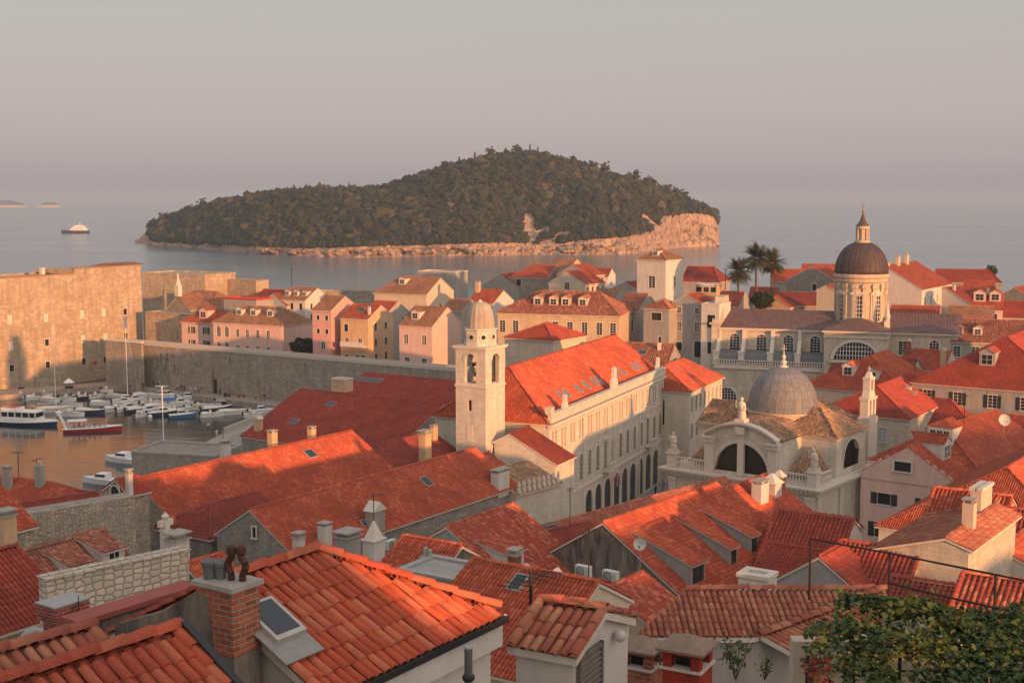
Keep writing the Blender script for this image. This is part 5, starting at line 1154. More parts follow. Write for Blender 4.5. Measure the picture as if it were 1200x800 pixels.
    for k_ in range(16):
        a = k_ * math.pi / 8 + math.pi / 16; d.M = Matrix.Translation((cx, cy, 0)) @ Matrix.Rotation(a, 4, 'Z'); d.box(rd * .88, -.36, Z(400), rd * 1.0, .36, Z(331)); d.box(rd * .88, -.5, Z(336), rd * 1.03, .5, Z(332))
    d.M = Matrix.Identity(4); d.build('drum', mat('cream_stone'), t)
    for k_ in range(8):
        a = k_ * math.pi / 4 + math.radians(107 + 90 - 22); w2 = MB(); w2.M = Matrix.Translation((cx, cy, 0)) @ Matrix.Rotation(a, 4, 'Z') @ Matrix.Translation((rd * .93, 0, 0)) @ Matrix.Rotation(math.pi / 2, 4, 'Z'); z0_, z1_ = Z(374), Z(345); w_ = 1.9
        w2.box(-w_/2 - .25, -.14, z0_ - .2, w_/2 + .25, .3, z1_ + .2, 0); w2.prism([(-w_/2 - .5, 0), (w_/2 + .5, 0), (w_/2 + .3, .35), (0, .9), (-w_/2 - .3, .35)], (0, -.02, z1_ + .3), (1, 0, 0), (0, 0, 1), .3, 0); w2.box(-w_/2, -.17, z0_, w_/2, -.1, z1_, 1)
        for i in range(1, 4): w2.box(-w_/2 + w_ * i / 4 - .05, -.2, z0_, -w_/2 + w_ * i / 4 + .05, -.15, z1_, 2)
        for j in range(1, 6): z = z0_ + (z1_ - z0_) * j / 6; w2.box(-w_/2, -.195, z - .05, w_/2, -.15, z + .05, 2)
        w2.build('drum_window', [tr, mat('darkglass'), mat('whitefr')], t)
    h = Z(284) - Z(320); pr = [(rd * 1.02 * math.cos(q) ** .86, Z(320) + h * 1.02 * math.sin(q)) for q in np.linspace(0, 1.36, 14)]
    dm = MB(); dm.lathe(cx, cy, pr, 48); dm.build('dome', sheet_mat('copper_dome', (.062, .042, .042), (.13, .09, .085), .75), t, True); rb = MB()
    for k_ in range(32):
        a = k_ * math.pi / 16
        for (r0, z0_), (r1, z1_) in zip(pr, pr[1:]): rb.tube((cx + r0 * math.cos(a), cy + r0 * math.sin(a), z0_), (cx + r1 * math.cos(a), cy + r1 * math.sin(a), z1_), .06, 4)
    rb.build('dome_rib', mat('copper'), t)
    ln = MB(); rl = 8.0 / 1500 * D2; ln.lathe(cx, cy, [(rl * 1.1, Z(286)), (rl * 1.1, Z(282)), (rl * .72, Z(281)), (rl * .72, Z(269)), (rl * 1.0, Z(268)), (rl * 1.0, Z(265))], 16)
    for k_ in range(8): a = k_ * math.pi / 4; ln.lathe(cx + rl * .86 * math.cos(a), cy + rl * .86 * math.sin(a), [(.17, Z(281)), (.15, Z(268.5))], 6)
    ln.build('lantern', mat('cream_stone'), t)
    lr = MB(); lr.lathe(cx, cy, [(rl * 1.02, Z(265)), (rl * .75, Z(262.5)), (rl * .38, Z(258)), (rl * .22, Z(253)), (.06, Z(249.5))], 12); lr.build('lantern_roof', mat('copper'), t)
    cr = MB(); cr.lathe(cx, cy, [(.05, Z(250)), (.3, Z(248.5)), (.3, Z(247.5)), (.05, Z(246))], 10); cr.tube((cx, cy, Z(247)), (cx, cy, Z(238)), .07); cr.tube((cx - .55, cy, Z(242)), (cx + .55, cy, Z(242)), .06); cr.build('cross', flat('gilded_cross', (.25, .17, .06), .4), t)
    fin = MB(); x = run(1041); fin.cbox(x, -hwN - .2, ze, 1.1, 1.1, 2.2); fin.lathe(x, -hwN - .2, [(.4, ze + 2.2), (.6, ze + 3.0), (.35, ze + 4.2), (.15, ze + 5.2), (.02, ze + 6.4)], 8); fin.build('pinnacle', tr, t)
cathedral()
SH = {'style': 'shut'}; PL = {}; DK = {'glaze': False}; AR = {'style': 'arch_'}
GS = {'style': 'shut', 'sh': 'greysh'}
# ---------------------------------------------------------------- beyond the harbour wall
block('low orange stone wall block beside the fortress end', (170, 366), 348, 122, 226, 6, wall='fort', wins=[('R', [.2, .35], 7.5, 1.6, 2.2, DK), ('R', [.82], 5.5, 1.4, 3.0, DK)], name='stone_storehouse', cat='storehouse', capm='fort')
block('sunlit stone bastion wall rising behind the fortress', (166, 321), 400, 118, 240, 14, wall='fort', name='bastion', cat='bastion', capm='fort', cap=.5)
block('low sunlit sea wall running out beyond the bastion', (238, 326), 404, 128, 300, 5, wall='fort', name='sea_wall', cat='wall', capm='fort')
block('long pale sea wall along the water behind the rooftops', (255, 341), 415, 92, 480, 4, wall='wallstone', name='sea_wall', cat='wall', capm='fort')
def spire_church():
    t = house('dark stone chapel with pointed gable and thin belfry behind the fortress', (209, 345), 366, 32, 234, w=4.6, pitch=42, tile='brown', wall='greystone', name='chapel', cat='chapel', cornice=False)
    L = 0; b = MB(); z = at(209, 345, 366).z - t.location.z; b.cbox(0, 0, z - .5, 1.5, 1.5, 3.2); b.lathe(0, 0, [(.9, z + 2.7), (.6, z + 3.6), (.25, z + 4.6), (.3, z + 5.0), (.03, z + 6.4)], 8); b.build('belfry', mat('trim'), t)
    f = MB(); f.cbox(-1, 4.6, z - 7, .9, .9, 6, 0); f.cbox(-1, 4.6, z - 1, 1.0, 1.0, 4.5, 0, .05); f.build('pinnacle', mat('greystone'), t)
spire_church()
house('wide house under a broad brown hipped roof behind the chapel', (228, 340), 378, 118, 255, w=8, hip=(3, 4), tile='brown', wall='grey')
block('flat red-topped terrace house behind the pink house', (262, 350), 360, 122, 300, 7, wall='grey', capm=None or 'redpaint', cap=.5)
house('small pink house with red roof and dark shutters above the harbour wall', (238, 363), 334, 118, 268, w=5, tile='orange', wall='rosew', wins=[('R', [.3, .72], -3.0, 1.1, 1.7, SH), ('R', [.3, .72], -6.4, 1.1, 1.7, SH)], dorm=[('R', .35, 3.4, 2.6, 2.0, 'gable', {'n': 1})], hip=(3, 0))
house('long house with brown hipped roof, three dormers and arched windows', (287, 358), 324, 116, 331, w=6.5, hip=(5, 4.5), tile='brown', wall='rosew', pitch=30, wins=[('R', [.08, .2], -3.6, 1.3, 2.6, AR), ('R', [.08, .2], -7.6, 1.3, 2.6, AR), ('R', [.36, .5, .65, .8], -3.4, 1.0, 1.8, PL), ('R', [.36, .5, .65, .8], -7.4, 1.0, 1.8, {'pane': 'beige'})], dorm=[('R', .08, 3.6, 1.9, 1.5, 'gable', {'wall': 'white'}), ('R', .46, 3.6, 1.9, 1.5, 'gable', {'wall': 'white'}), ('R', .9, 3.6, 1.9, 1.5, 'gable', {'wall': 'white'})])
house('back row house with a long red roof behind the white gable', (302, 338), 392, 118, 342, w=6, tile='orange', wall='white')
house('white gabled house with bright red roof in the back row', (320, 344), 372, 40, 338, w=6, tile='orange', wall='white', wins=[('R', 3, -2.6, 1.1, 1.7, DK)])
house('white row house with a line of dormers under a brown roof', (341, 336), 376, 118, 372, w=6, tile='brown', wall='white', wins=[('R', 3, -2.8, 1.1, 1.8, DK), ('E', 2, -2.8, 1.0, 1.6, DK), ('E', 2, -6.0, 1.0, 1.6, DK)], dorm=[('R', .2, 4.2, 1.5, 1.4, 'gable', {}), ('R', .52, 4.2, 1.5, 1.4, 'gable', {}), ('R', .84, 4.2, 1.5, 1.4, 'gable', {})])
house('tall narrow pink house with small square windows above the harbour wall', (382, 346), 304, 118, 404, w=5.5, tile='brown', wall='pinkw', wins=[('R', [.3, .75], -2.4, .9, 1.1, {'glaze': False, 'sh': 'green'}), ('R', [.3, .75], -5.6, .9, 1.1, DK), ('R', [.55], -9.2, 1.2, 1.7, {'pane': 'green'}), ('R', [.55], -13.0, 1.2, 1.7, {'pane': 'green'})])
def balc(t, L, H_, eR, tn): b = MB(); b.box(L * .1, -6.6, eR - 6.6, L * .95, -5.2, eR - 6.3); b.box(L * .1, -6.6, eR - 6.3, L * .95, -6.5, eR - 5.4); b.build('balcony', mat('trim'), t)
house('ochre stone house with long balcony and bright orange roof', (414, 356), 300, 118, 446, w=5.2, tile='orange', wall='ochre', wins=[('R', [.2], -3.2, 1.1, 1.7, DK), ('R', [.22, .7], -7.0, 1.1, 2.3, {'pane': 'green'}), ('R', [.2, .6, .8], -10.6, 1.1, 2.1, {'pane': 'green'}), ('E', [.3, .7], -3, 1, 1.7, DK), ('E', [.3, .7], -6.6, 1, 1.7, DK), ('E', [.3, .7], -10, 1, 1.7, DK)], sky_=[('R', .5, 2.2, 1.6, 1.6)], chim=[('R', .9, 3.5, {'h': 1.6})], extra=balc)
house('grey side house with orange roof tucked behind the balcony house', (440, 352), 318, 118, 466, w=5, tile='orange', wall='grey', wins=[('E', 2, -3, 1, 1.7, DK), ('E', 2, -6.4, 1, 1.7, DK)])
house('large pale house with brown hipped roof and single roof dormer', (470, 324), 352, 116, 516, w=7.5, hip=(4, 0), tile='brown', wall='cream', wins=[('R', [.3], -8.6, 1.6, 2.4, PL), ('E', 3, -5.4, 1.1, 2.2, DK)], dorm=[('R', .2, 3.6, 2.0, 1.6, 'gable', {'wall': 'white'})])
block('grey flat-topped house behind the large pale house', (490, 318), 380, 118, 534, 7, wall='grey')
house('pink fronted house with one lit cream gable beside the bell tower', (486, 358), 290, 118, 524, w=6.5, tile='brown', pitch=30, wall='rosew', wins=[('R', [.2, .75], -4.2, 1.2, 2.0, {'pane': 'beige'}), ('R', [.24, .75], -9.4, 1.2, 2.1, PL)], dorm=[('R', .35, 4.6, 2.0, 1.7, 'gable', {'wall': 'white'})])
house('tiny flat grey house between the pink house and the bell tower', (528, 350), 315, 118, 552, w=4.5, tile='brown', wall='grey', wins=[('R', 2, -3, 1, 1.6, DK)])
house('white house with red roof peeping over the tower cupola', (560, 339), 332, 118, 590, w=5.5, tile='orange', wall='white', wins=[('R', [.4], -2.8, 1.2, 1.9, PL)], chim=[('R', .08, 1, {'h': 2.5, 'm': 'ochre', 'sx': 1.0, 'sy': 1.0})])
house('plain grey gabled house near the sea behind the baroque mansion', (586, 321), 384, 36, 606, w=6.5, tile='red', wall='grey', wins=[('S', [.4], -2.5, 1.1, 1.5, DK)])
house('grey stone house with red hipped roof on the seaward rise', (626, 310), 386, 118, 652, w=6.5, hip=(5, 0), tile='orange', wall='greystone', wins=[('R', [.25], -2.6, 1.7, 1.9, DK)])
house('cream gabled house with two orange roof wings on the rise', (664, 318), 352, 36, 688, w=6, tile='orange', wall='cream', wins=[('S', [.52], -1.8, 1.5, 1.9, PL), ('R', 4, -2.6, 1.0, 1.6, DK)])
house('small brown-roofed house highest on the seaward rise', (655, 303), 388, 118, 676, w=5.5, tile='brown', wall='ochre')
house('orange roofed house behind the cream gabled house', (672, 310), 372, 36, 690, w=5.5, tile='orange', wall='grey', wins=[('R', 3, -2.4, 1, 1.5, DK)])
house('white house with dark red roof farthest out by the sea', (693, 314), 424, 110, 717, w=4.5, tile='red', wall='white', wins=[('R', [.65], -3.0, 1.6, 1.8, DK), ('E', [.5], -3, 1, 1.4, DK)])
house('low dark grey shed roof by the water left of the tower house', (732, 330), 345, 50, 752, w=5, tile='dark', wall='grey', pitch=22)
house('white low house partly hidden behind the brown-tiled roofs', (700, 338), 330, 118, 728, w=5, tile='brown', wall='grey')
house('long baroque mansion with four white dormers under a mottled roof', (632, 341), 276, 106, 702, w=8, hip=(7, 6), tile='mottled', pitch=27, wall='ochrestone', wins=[('R', [.04, .15, .48, .60, .72, .84, .95], -4.2, 1.2, 2.5, {}), ('R', [.04, .15, .26, .37, .48, .60, .72, .84, .95], -9.0, 1.2, 2.2, {})], dorm=[('R', .08, 5.2, 1.9, 1.7, 'gable', {'wall': 'cream'}), ('R', .34, 5.2, 1.9, 1.7, 'gable', {'wall': 'cream'}), ('R', .54, 5.2, 1.9, 1.7, 'gable', {'wall': 'cream'}), ('R', .82, 5.2, 1.9, 1.7, 'gable', {'wall': 'cream'})], near=True, tw=.34, tl=.5)
house('small house with a bright red pyramid roof behind the palace', (638, 379), 218, 34, L=1.2, w=4.8, hip=(4.8, 4.6), tile='red', wall='cream', pitch=24, wins=[('S', [.1], -3.2, 2.0, 2.6, DK)], near=True)
house('tall square tower house with lit white walls and small hipped roof', (772, 293), 298, 34, L=2.2, w=3.7, hip=(3.6, 3.2), tile='brown', wall='white', wins=[('S', [.52], -6.6, 1.7, 2.6, {'style': 'plain_hood'}), ('S', [.5], -11.2, 1.7, 1.9, DK), ('R', [.5], -6.4, 1.1, 2.4, {'pane': 'beige'})], dorm=[('S', -.3, 2.3, 1.5, 1.2, 'gable', {'wall': 'white'})])
house('grey house with dark red hipped roof right of the tower house', (806, 312), 332, 112, 836, w=6.5, hip=(0, 3), tile='red', wall='grey')
block('open orange-lit roof terrace with white canopy between roofs', (815, 334), 305, 118, 840, 4, wall='ochre', wins=[('R', 3, -1.6, 1.4, 1.2, DK)], cap=.4, capm='whitefr')
house('brown-tiled house wedged right of the baroque mansion', (735, 343), 284, 118, 760, w=6.5, tile='mottled', wall='grey', wins=[('R', [.72], -4.2, 1.2, 2.2, PL)])
house('narrow grey house with one wide dark opening under a red hipped roof', (776, 351), 270, 34, L=1.4, w=3.0, hip=(2.6, 2.4), tile='mottled', wall='grey', wins=[('S', [.5], -2.6, 2.4, 1.6, DK), ('S', [.65], -7.6, .7, 1.6, DK)], near=True)
house('tall grey gabled house with two columns of small windows', (805, 345), 268, 32, 822, w=4.7, tile='orange', pitch=30, wall='grey', cornice=False, wins=[('S', [.32, .75], -1.2, .9, 1.2, PL), ('S', [.32, .75], -5.0, 1.0, 1.9, {'pane': 'beige'}), ('S', [.32], -9.2, 1.4, 1.8, DK), ('S', [.78], -10.4, 1.6, 3.4, DK)])
block('white slit house with dark shuttered windows beside the cathedral front', (822, 356), 264, 122, 843, 6, wall='white', wins=[('R', [.55], -4.8, 1.8, 2.6, DK), ('R', [.55], -10.2, 1.4, 2.4, DK)], cap=.2)
house('house with bright orange gable roof left of the cathedral front', (846, 341), 296, 118, 873, w=4.5, tile='orange', wall='grey', pitch=34)
# ---------------------------------------------------------------- behind and right of the cathedral
house('low grey house with red roof right of the palms', (880, 336), 345, 108, 912, w=6, tile='red', wall='grey', wins=[('R', [.5], -3, 1.2, 1.6, DK)])
house('grey stone house with wide red roof behind the palms', (905, 315), 362, 104, 945, w=6, tile='orange', wall='grey')
house('grey house with pale stepped gable left of the cathedral dome', (952, 312), 338, 40, 966, w=7.2, tile='orange', wall='greystone', wins=[('S', [.55], -2.6, 1.3, 1.8, DK), ('S', [.4], -6.2, 1.8, 1.8, DK)])
house('red roofed house touching the cathedral dome on its left', (940, 309), 372, 104, 985, w=6, tile='orange', wall='greystone')
house('tiny orange gabled house in front of the palms', (905, 347), 300, 36, 915, w=4.4, tile='orange', wall='ochre', wins=[('S', [.5], -2.0, 1.1, 1.3, DK)])
house('narrow sunlit cream house at the foot of the dome', (968, 334), 292, 36, 980, w=2.2, tile='orange', wall='cream')
house('low faded red roofed house at the foot of the palms', (915, 342), 312, 108, 965, w=5, tile='dark', wall='grey')
house('big white house with wide orange roof right of the cathedral dome', (1036, 311), 300, 34, 1074, w=9, pitch=30, tile='orange', wall='white', wins=[('R', 5, -3.8, 1.1, 1.8, {'pane': 'beige'})], chim=[('R', .35, .4, {'h': 2.0, 'm': 'cream', 'sx': 1.3, 'sy': .9, 'style': 'pots'}), ('R', .62, .4, {'h': 2.2, 'm': 'cream', 'sx': 1.3, 'sy': .9, 'style': 'pots'})])
house('long low house with dark red roof by the sea at right', (1097, 315), 352, 104, 1158, w=6, hip=(0, 3), tile='red', wall='greystone')
house('white gabled house with side roof in the back right quarter', (1108, 337), 308, 46, 1138, w=6.5, tile='red', wall='white', wins=[('S', [.7], -3.0, 1.1, 1.4, DK)], chim=[('R', .15, 1.2, {'h': 1.2})])
house('red roofed house above the white gable in the back right quarter', (1130, 329), 325, 112, 1166, w=6, tile='orange', wall='white')
house('house with twin orange-lit dormers in the back right quarter', (1140, 343), 290, 112, 1176, w=6, tile='orange', wall='rosew', wins=[('R', 2, -2.6, 1.2, 1.6, DK), ('R', 2, -6, 1.2, 1.6, DK)], dorm=[('R', .25, 3.2, 2.6, 2.0, 'gable', {'n': 1}), ('R', .75, 3.0, 2.4, 1.9, 'gable', {'n': 1})], chim=[('R', .5, .6, {'h': 1.2})])
house('grey stone house with lit orange roof at the right edge of the skyline', (1188, 337), 300, 40, 1230, w=8, tile='orange', wall='greystone', wins=[('S', [.3, .65], -2.6, 1.1, 1.6, DK)])
house('dark red roofed house behind the cathedral choir', (1045, 357), 292, 112, 1102, w=6, tile='orange', wall='cream')
house('low brown roofed house between white houses at right', (1112, 358), 278, 110, 1165, w=6, tile='brown', wall='white', wins=[('R', 4, -2.8, 1.1, 1.6, {'pane': 'green'})])
house('red roofed house at the right skyline beside the low dark hill', (1160, 352), 292, 112, 1210, w=6, tile='red', wall='grey', wins=[('R', 3, -2.6, 1.1, 1.6, DK)])
house('long mottled roofed house with green shutters right of the cathedral', (1114, 374), 256, 106, 1215, w=8, tile='mottled', wall='grey', pitch=24, wins=[('R', [.06, .27, .5, .72, .9], -3.0, 1.3, 2.0, {'pane': 'green'}), ('R', [.06, .27, .5, .72, .9], -6.6, 1.3, 2.0, {'pane': 'green'})], dorm=[('R', .08, 5.6, 1.7, 1.4, 'gable', {'wall': 'white'}), ('R', .3, 5.6, 1.7, 1.4, 'gable', {'wall': 'white'})], near=True, tw=.30, tl=.46)
# ---------------------------------------------------------------- palace wing with the Gothic window
def gothic(t, L, H_, eR, tn):
    pass
house('orange hip-roofed palace wing with pointed twin window', (778, 428), 203, 25, 800, w=6.0, hip=(5.4, 3), tile='orange', wall='pale', pitch=27, wins=[('R', 8, -3.4, .9, 2.3, {'style': 'arch_', 'pane': 'beige'}), ('R', 7, -7.6, 1.0, 2.4, {'style': 'arch_', 'pane': 'beige'}), ('S', [.47, .62], -5.6, 1.1, 4.2, {'style': 'arch_', 'glaze': False}), ('S', [.52], -11.4, 1.8, 2.4, DK)], near=True, tw=.24, tl=.4, name='palace_wing', cat='palace')
house('older mottled tile roof wing behind the palace', (708, 401), 214, 106, 790, w=6.4, tile='mottled', wall='grey', pitch=22, sky_=[('R', .6, 3, 1.4, 1.4)], near=True, tw=.3, tl=.46, chim=[('R', .82, 2, {'h': 1.0, 'style': 'tile'})])
W1 = {'style': 'shut'}
# ---------------------------------------------------------------- arsenal roofs and the tower foot
house('wide flat-pitched red roof of the old arsenal by the harbour', (352, 456), 226, 122, 520, w=(15, 9), pitch=22, tile='red', wall='greystone', near=True, tw=.3, tl=.45, sky_=[('R', .32, 3.5, 1.8, 1.4), ('R', .22, 9.5, 1.6, 1.6)], chim=[('R', .24, 13, {'h': 2.0, 'm': 'ochre', 'style': 'tile', 'sx': 1.1, 'sy': 1.1, 'fx': 2})], name='arsenal', cat='arsenal')
house('higher dark red arsenal roof along the harbour wall', (428, 437), 262, 122, 560, w=(10, 6), pitch=20, tile='red', wall='greystone', near=True, tw=.3, tl=.45, name='arsenal', cat='arsenal', sky_=[('R', .1, 2.6, 7.0, 1.6)])  # the long skylight stands for black solar panels
block('orange-lit chimney house standing on the arsenal roof', (388, 444), 240, 122, 404, 2.4, base=12, wall='ochre', cap=.2, name='roof_turret', cat='turret')
house('low annex with a plain red roof between bell tower and palace', (597, 508), 150, 26, L=5.5, w=(6, 2), pitch=27, tile='red', wall='pale', tw=.24, tl=.38)
def crest(t, L, H_, eR, tn):
    for i in range(9):
        q = MB(); x = L * (i + .5) / 9; q.cbox(x, -4.7, eR - .1, .34, .3, .4); q.prism([(-.24, 0), (.24, 0), (.07, .3), (.2, .5), (0, 1.0), (-.2, .5), (-.07, .3)], (x, -4.6, eR + .29), (1, 0, 0), (0, 0, 1), .18); q.build('roof_crest', mat('trim'), t)
house('palace with old grey-brown tiles and a row of spiky stone crests', (566, 553), 135, 40, 618, w=(4.6, 4), pitch=20, tile='old', wall='pale', extra=crest, name='palace', cat='palace', wins=[('R', 3, 3.0, 1.2, 2.4, {'glaze': False})])
house('small orange-lit roof behind the spiky palace', (552, 536), 141, 32, 572, w=2.6, tile='orange', wall='grey')
# ---------------------------------------------------------------- long roofs running to the tower
house('longest orange tiled roof running from the harbour towards the bell tower', (157, 561), 119, 34.5, 411, w=(6.6, 5), pitch=31, tile='orange', wall='rubble', tw=.24, tl=.4, sky_=[('R', .72, 1.8, 1.3, 1.3)], chim=[('L', .66, 2, {'h': 2.4, 'm': 'ochre', 'style': 'slab', 'sx': .85, 'sy': .7}), ('L', .86, 2, {'h': 1.9, 'm': 'ochre', 'style': 'slab', 'sx': .75, 'sy': .65})], wins=[('S', [.4], -1.0, .5, 1.2, DK)])
house('long orange roof with a small grey gable end facing the alley', (293, 597), 109, 34, 556, w=(5.4, 4.2), pitch=32, tile='orange', wall='greystone', tw=.22, tl=.38, wins=[('S', [.5], 1001.0, .42, .95, DK), ('S', [.44], -2.6, 1.7, .9, DK)], sky_=[('R', .66, 2.2, 1.1, 1.4), ('R', .3, 4.4, .8, .9)], chim=[('R', .12, 5.0, {'h': 1.6, 'sx': .9, 'sy': .9, 'm': 'white', 'style': 'slab'}), ('R', .32, 5.1, {'h': 1.7, 'sx': 1.5, 'sy': 1.1, 'm': 'grey', 'style': 'tile'}), ('R', .93, 5.0, {'h': 1.6, 'sx': 2.0, 'sy': 1.0, 'm': 'white', 'style': 'slab'})])
house('low dull red hipped roof tucked beside the grey gable', (246, 591), 117, 34, 302, w=(3.6, 3.4), hip=(3.4, 0), pitch=27, tile='dark', wall='greystone', tw=.26, tl=.4)
house('small dark red roof sloping down beside the arsenal chimneys', (430, 524), 147, 34, 505, w=(4.2, 3.4), pitch=26, tile='dark', wall='grey', chim=[('R', .9, 1.4, {'h': 1.6, 'm': 'ochre', 'style': 'slab', 'sx': .9})])
house('patched red roof with a long flat dormer facing right', (524, 617), 88, 34, 601, w=(7.0, 4.5), pitch=31, tile='patch', wall='grey', dorm=[('R', .22, 4.6, 2.0, 1.3, 'shed', {'wall': 'white', 'sh': .18, 'gw': .7})], chim=[('R', .08, 6.2, {'h': 1.4, 'm': 'brick', 'sx': .8, 'sy': .8, 'style': 'pyr'})])
house('small orange-lit roof ending in a mossy brown gable', (474, 628), 72, 122, 540, w=(3.2, 3), pitch=28, tile='orange', wall='stain', chim=[('R', .82, 2.2, {'h': .9, 'm': 'brick', 'style': 'pots', 'sx': .7})])
house('broad red roof with one roof light and brick chimney in the middle', (556, 655), 60, 124, 700, w=(5.4, 3), pitch=27, tile='orange', wall='cream', sky_=[('R', .46, .9, .75, 1.1)])
house('brick chimney house roof right of the broad red roof', (640, 672), 66, 118, 712, w=(3.5, 3), pitch=24, tile='red', wall='white', chim=[('R', .50, 2.6, {'h': 2.0, 'm': 'brick', 'style': 'tile', 'sx': .62, 'sy': .62})])
block('flat pale roof terrace between red roofs', (466, 668), 66, 122, 550, 3.2, wall='grey', capm='zinc', cap=.12, name='roof_terrace', cat='terrace')
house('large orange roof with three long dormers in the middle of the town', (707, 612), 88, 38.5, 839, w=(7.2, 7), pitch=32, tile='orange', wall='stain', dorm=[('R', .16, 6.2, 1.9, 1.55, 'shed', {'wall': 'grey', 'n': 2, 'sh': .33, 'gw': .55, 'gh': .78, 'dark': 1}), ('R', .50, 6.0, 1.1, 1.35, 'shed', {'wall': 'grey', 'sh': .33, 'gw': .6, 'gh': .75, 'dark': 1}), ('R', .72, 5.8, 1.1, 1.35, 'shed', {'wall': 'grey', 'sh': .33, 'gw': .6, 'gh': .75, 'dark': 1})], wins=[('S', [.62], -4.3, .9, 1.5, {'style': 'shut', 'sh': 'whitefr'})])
house('orange roof end with twin pyramid chimneys below the domed church', (850, 573), 104, 38, 897, w=(6.2, 6), pitch=31, tile='orange', wall='white', chim=[('R', .35, 1.9, {'h': 1.5, 'm': 'white', 'style': 'slab', 'sx': 1.4, 'sy': .9}), ('R', .72, 1.6, {'h': .8, 'm': 'white', 'style': 'pyr', 'sx': 1.3, 'sy': 1.3}), ('R', .98, 1.4, {'h': .9, 'm': 'brick', 'style': 'pyr', 'sx': .8, 'sy': .8})])
house('long low faded red roof behind the large dormered roof', (652, 612), 122, 44, 848, w=(4, 5), pitch=20, tile='pink', wall='grey', tw=.26)
house('small dark roofs and parapet below the palace facade', (640, 622), 118, 50, 690, w=(3, 4), pitch=22, tile='dark', wall='grey')
house('patched tile roof over a cream side wall in the middle foreground', (712, 690), 62, 36, 752, w=(4.6, 3.2), pitch=28, tile='patch', wall='cream')
block('white chimney block with dark openings among the dormers', (865, 675), 66, 122, 900, 1.3, wall='white', name='chimney_block', cat='chimney', wins=[('R', 3, -.75, .22, .4, DK)], cap=.22)
house('little white house with two windows behind the long pink roof', (900, 636), 84, 122, 980, w=(3.2, 2), pitch=26, tile='red', wall='white', wins=[('E', [.3, .7], -1.8, .6, 1.0, DK)])
# ---------------------------------------------------------------- left foreground
house('old brown tiled roof with two little white dormers at left', (20, 648), 72, 34, 121, w=(4.8, 4), pitch=30, tile='mottled', wall='rubble', dorm=[('R', .78, 2.6, 1.6, 1.05, 'shed', {'wall': 'white', 'sh': .2, 'gw': .7}), ('R', .36, 2.9, 1.5, 1.0, 'shed', {'wall': 'white', 'sh': .2, 'gw': .7})], tw=.26)
block('pale block masonry parapet wall in the left foreground', (54, 680), 49, 46, 221, .7, base=24, wall='block', cap=.07, capm='block', name='parapet_wall', cat='wall')
block('curving rubble stone wall of the old harbour gate', (8, 606), 97, 48, 158, 2.0, wall='rubble', cap=0, name='rubble_wall', cat='wall')
house('narrow red lean-to roof along the top of the rubble wall', (12, 592), 104, 50, 112, w=(2.6, 2), pitch=26, tile='dark', wall='rubble')
house('small stone gable with a dark arched opening above the harbour', (136, 562), 112, 36, L=2.2, w=1.7, pitch=31, tile='red', wall='rubble', cornice=False, wins=[('S', [.5], -1.0, 1.35, 1.5, {'style': 'arch_', 'glaze': False})], name='gatehouse', cat='gatehouse')
house('red roof with two white chimneys at the edge of the harbour', (-14, 556), 128, 116, 62, w=(6, 5), hip=(0, 5), pitch=25, tile='orange', wall='rubble', chim=[('R', .5, 1.6, {'h': 2.1, 'm': 'grey', 'style': 'slab', 'sx': .75, 'sy': .7}), ('R', .88, .6, {'h': 2.0, 'm': 'grey', 'style': 'pots', 'sx': .75, 'sy': .7})])
house('low mossy red roof stepping down towards the small boats', (52, 572), 126, 108, 118, w=(5, 4), pitch=20, tile='red', wall='rubble')
house('orange roof edge at the far left above the rubble wall', (-60, 586), 88, 34, 3, w=(3.6, 3), pitch=30, tile='orange', wall='rubble')
house('red tiled roof over block masonry at the left edge', (-90, 668), 57, 34, 18, w=(3.9, 3), pitch=31, tile='red', wall='block', tw=.24, tl=.4)
house('sliver of orange roof behind the twin-flue chimney', (218, 661), 60, 36, 258, w=(4.0, 3), pitch=28, tile='orange', wall='stain')
block('squat grey bastion of the old port with rounded top', (154, 530), 196, 104, 252, 9, base=-2, wall='greystone', cap=.3, capm='concrete', name='port_bastion', cat='bastion')
# ---------------------------------------------------------------- right half
house('red hipped roofs with two dormers in front of the cathedral', (1020, 417), 222, 34, 1040, w=9.5, hip=(9, 0), pitch=27, tile='orange', wall='cream', dorm=[('S', 2.0, 5.6, 2.0, 1.8, 'gable', {'wall': 'white'}), ('S', -2.5, 6.2, 1.8, 1.6, 'gable', {'wall': 'white'})], near=True)
house('dark red side roof joined to the hipped roof before the cathedral', (1030, 418), 232, 118, 1075, w=(7, 6), pitch=25, tile='dark', wall='white', wins=[('E', 3, -3.4, .9, 1.7, DK)], near=True)
house('brown dark porch roof at the cathedral steps', (975, 426), 240, 118, 1000, w=(4, 3), pitch=25, tile='dark', wall='cream')
house('orange gabled house with red chimney below the cathedral choir', (1062, 408), 245, 122, 1115, w=(6, 5), pitch=27, tile='orange', wall='white', wins=[('E', 2, -3, 1, 1.6, DK), ('R', 4, -3, 1, 1.6, DK)], chim=[('R', .1, 1.6, {'h': 2.4, 'm': 'brick', 'style': 'tile', 'sx': .9}), ('R', .96, 4.8, {'h': 3.0, 'm': 'ochre', 'style': 'tile', 'sx': .9})])
house('house with open attic window and lit orange side roof at right', (1180, 395), 205, 34, 1230, w=12, hip=(10, 0), pitch=30, tile='red', wall='grey', dorm=[('S', 1.5, 6.0, 2.4, 2.2, 'gable', {'wall': 'grey', 'gw': 1.6})], wins=[('S', [.10, .3, .52, .72, .9], -3.2, 1.3, 2.0, {'style': 'shut'}), ('S', [.3, .5, .72, .9], -7.2, 1.3, 2.4, {'pane': 'green'})], near=True)
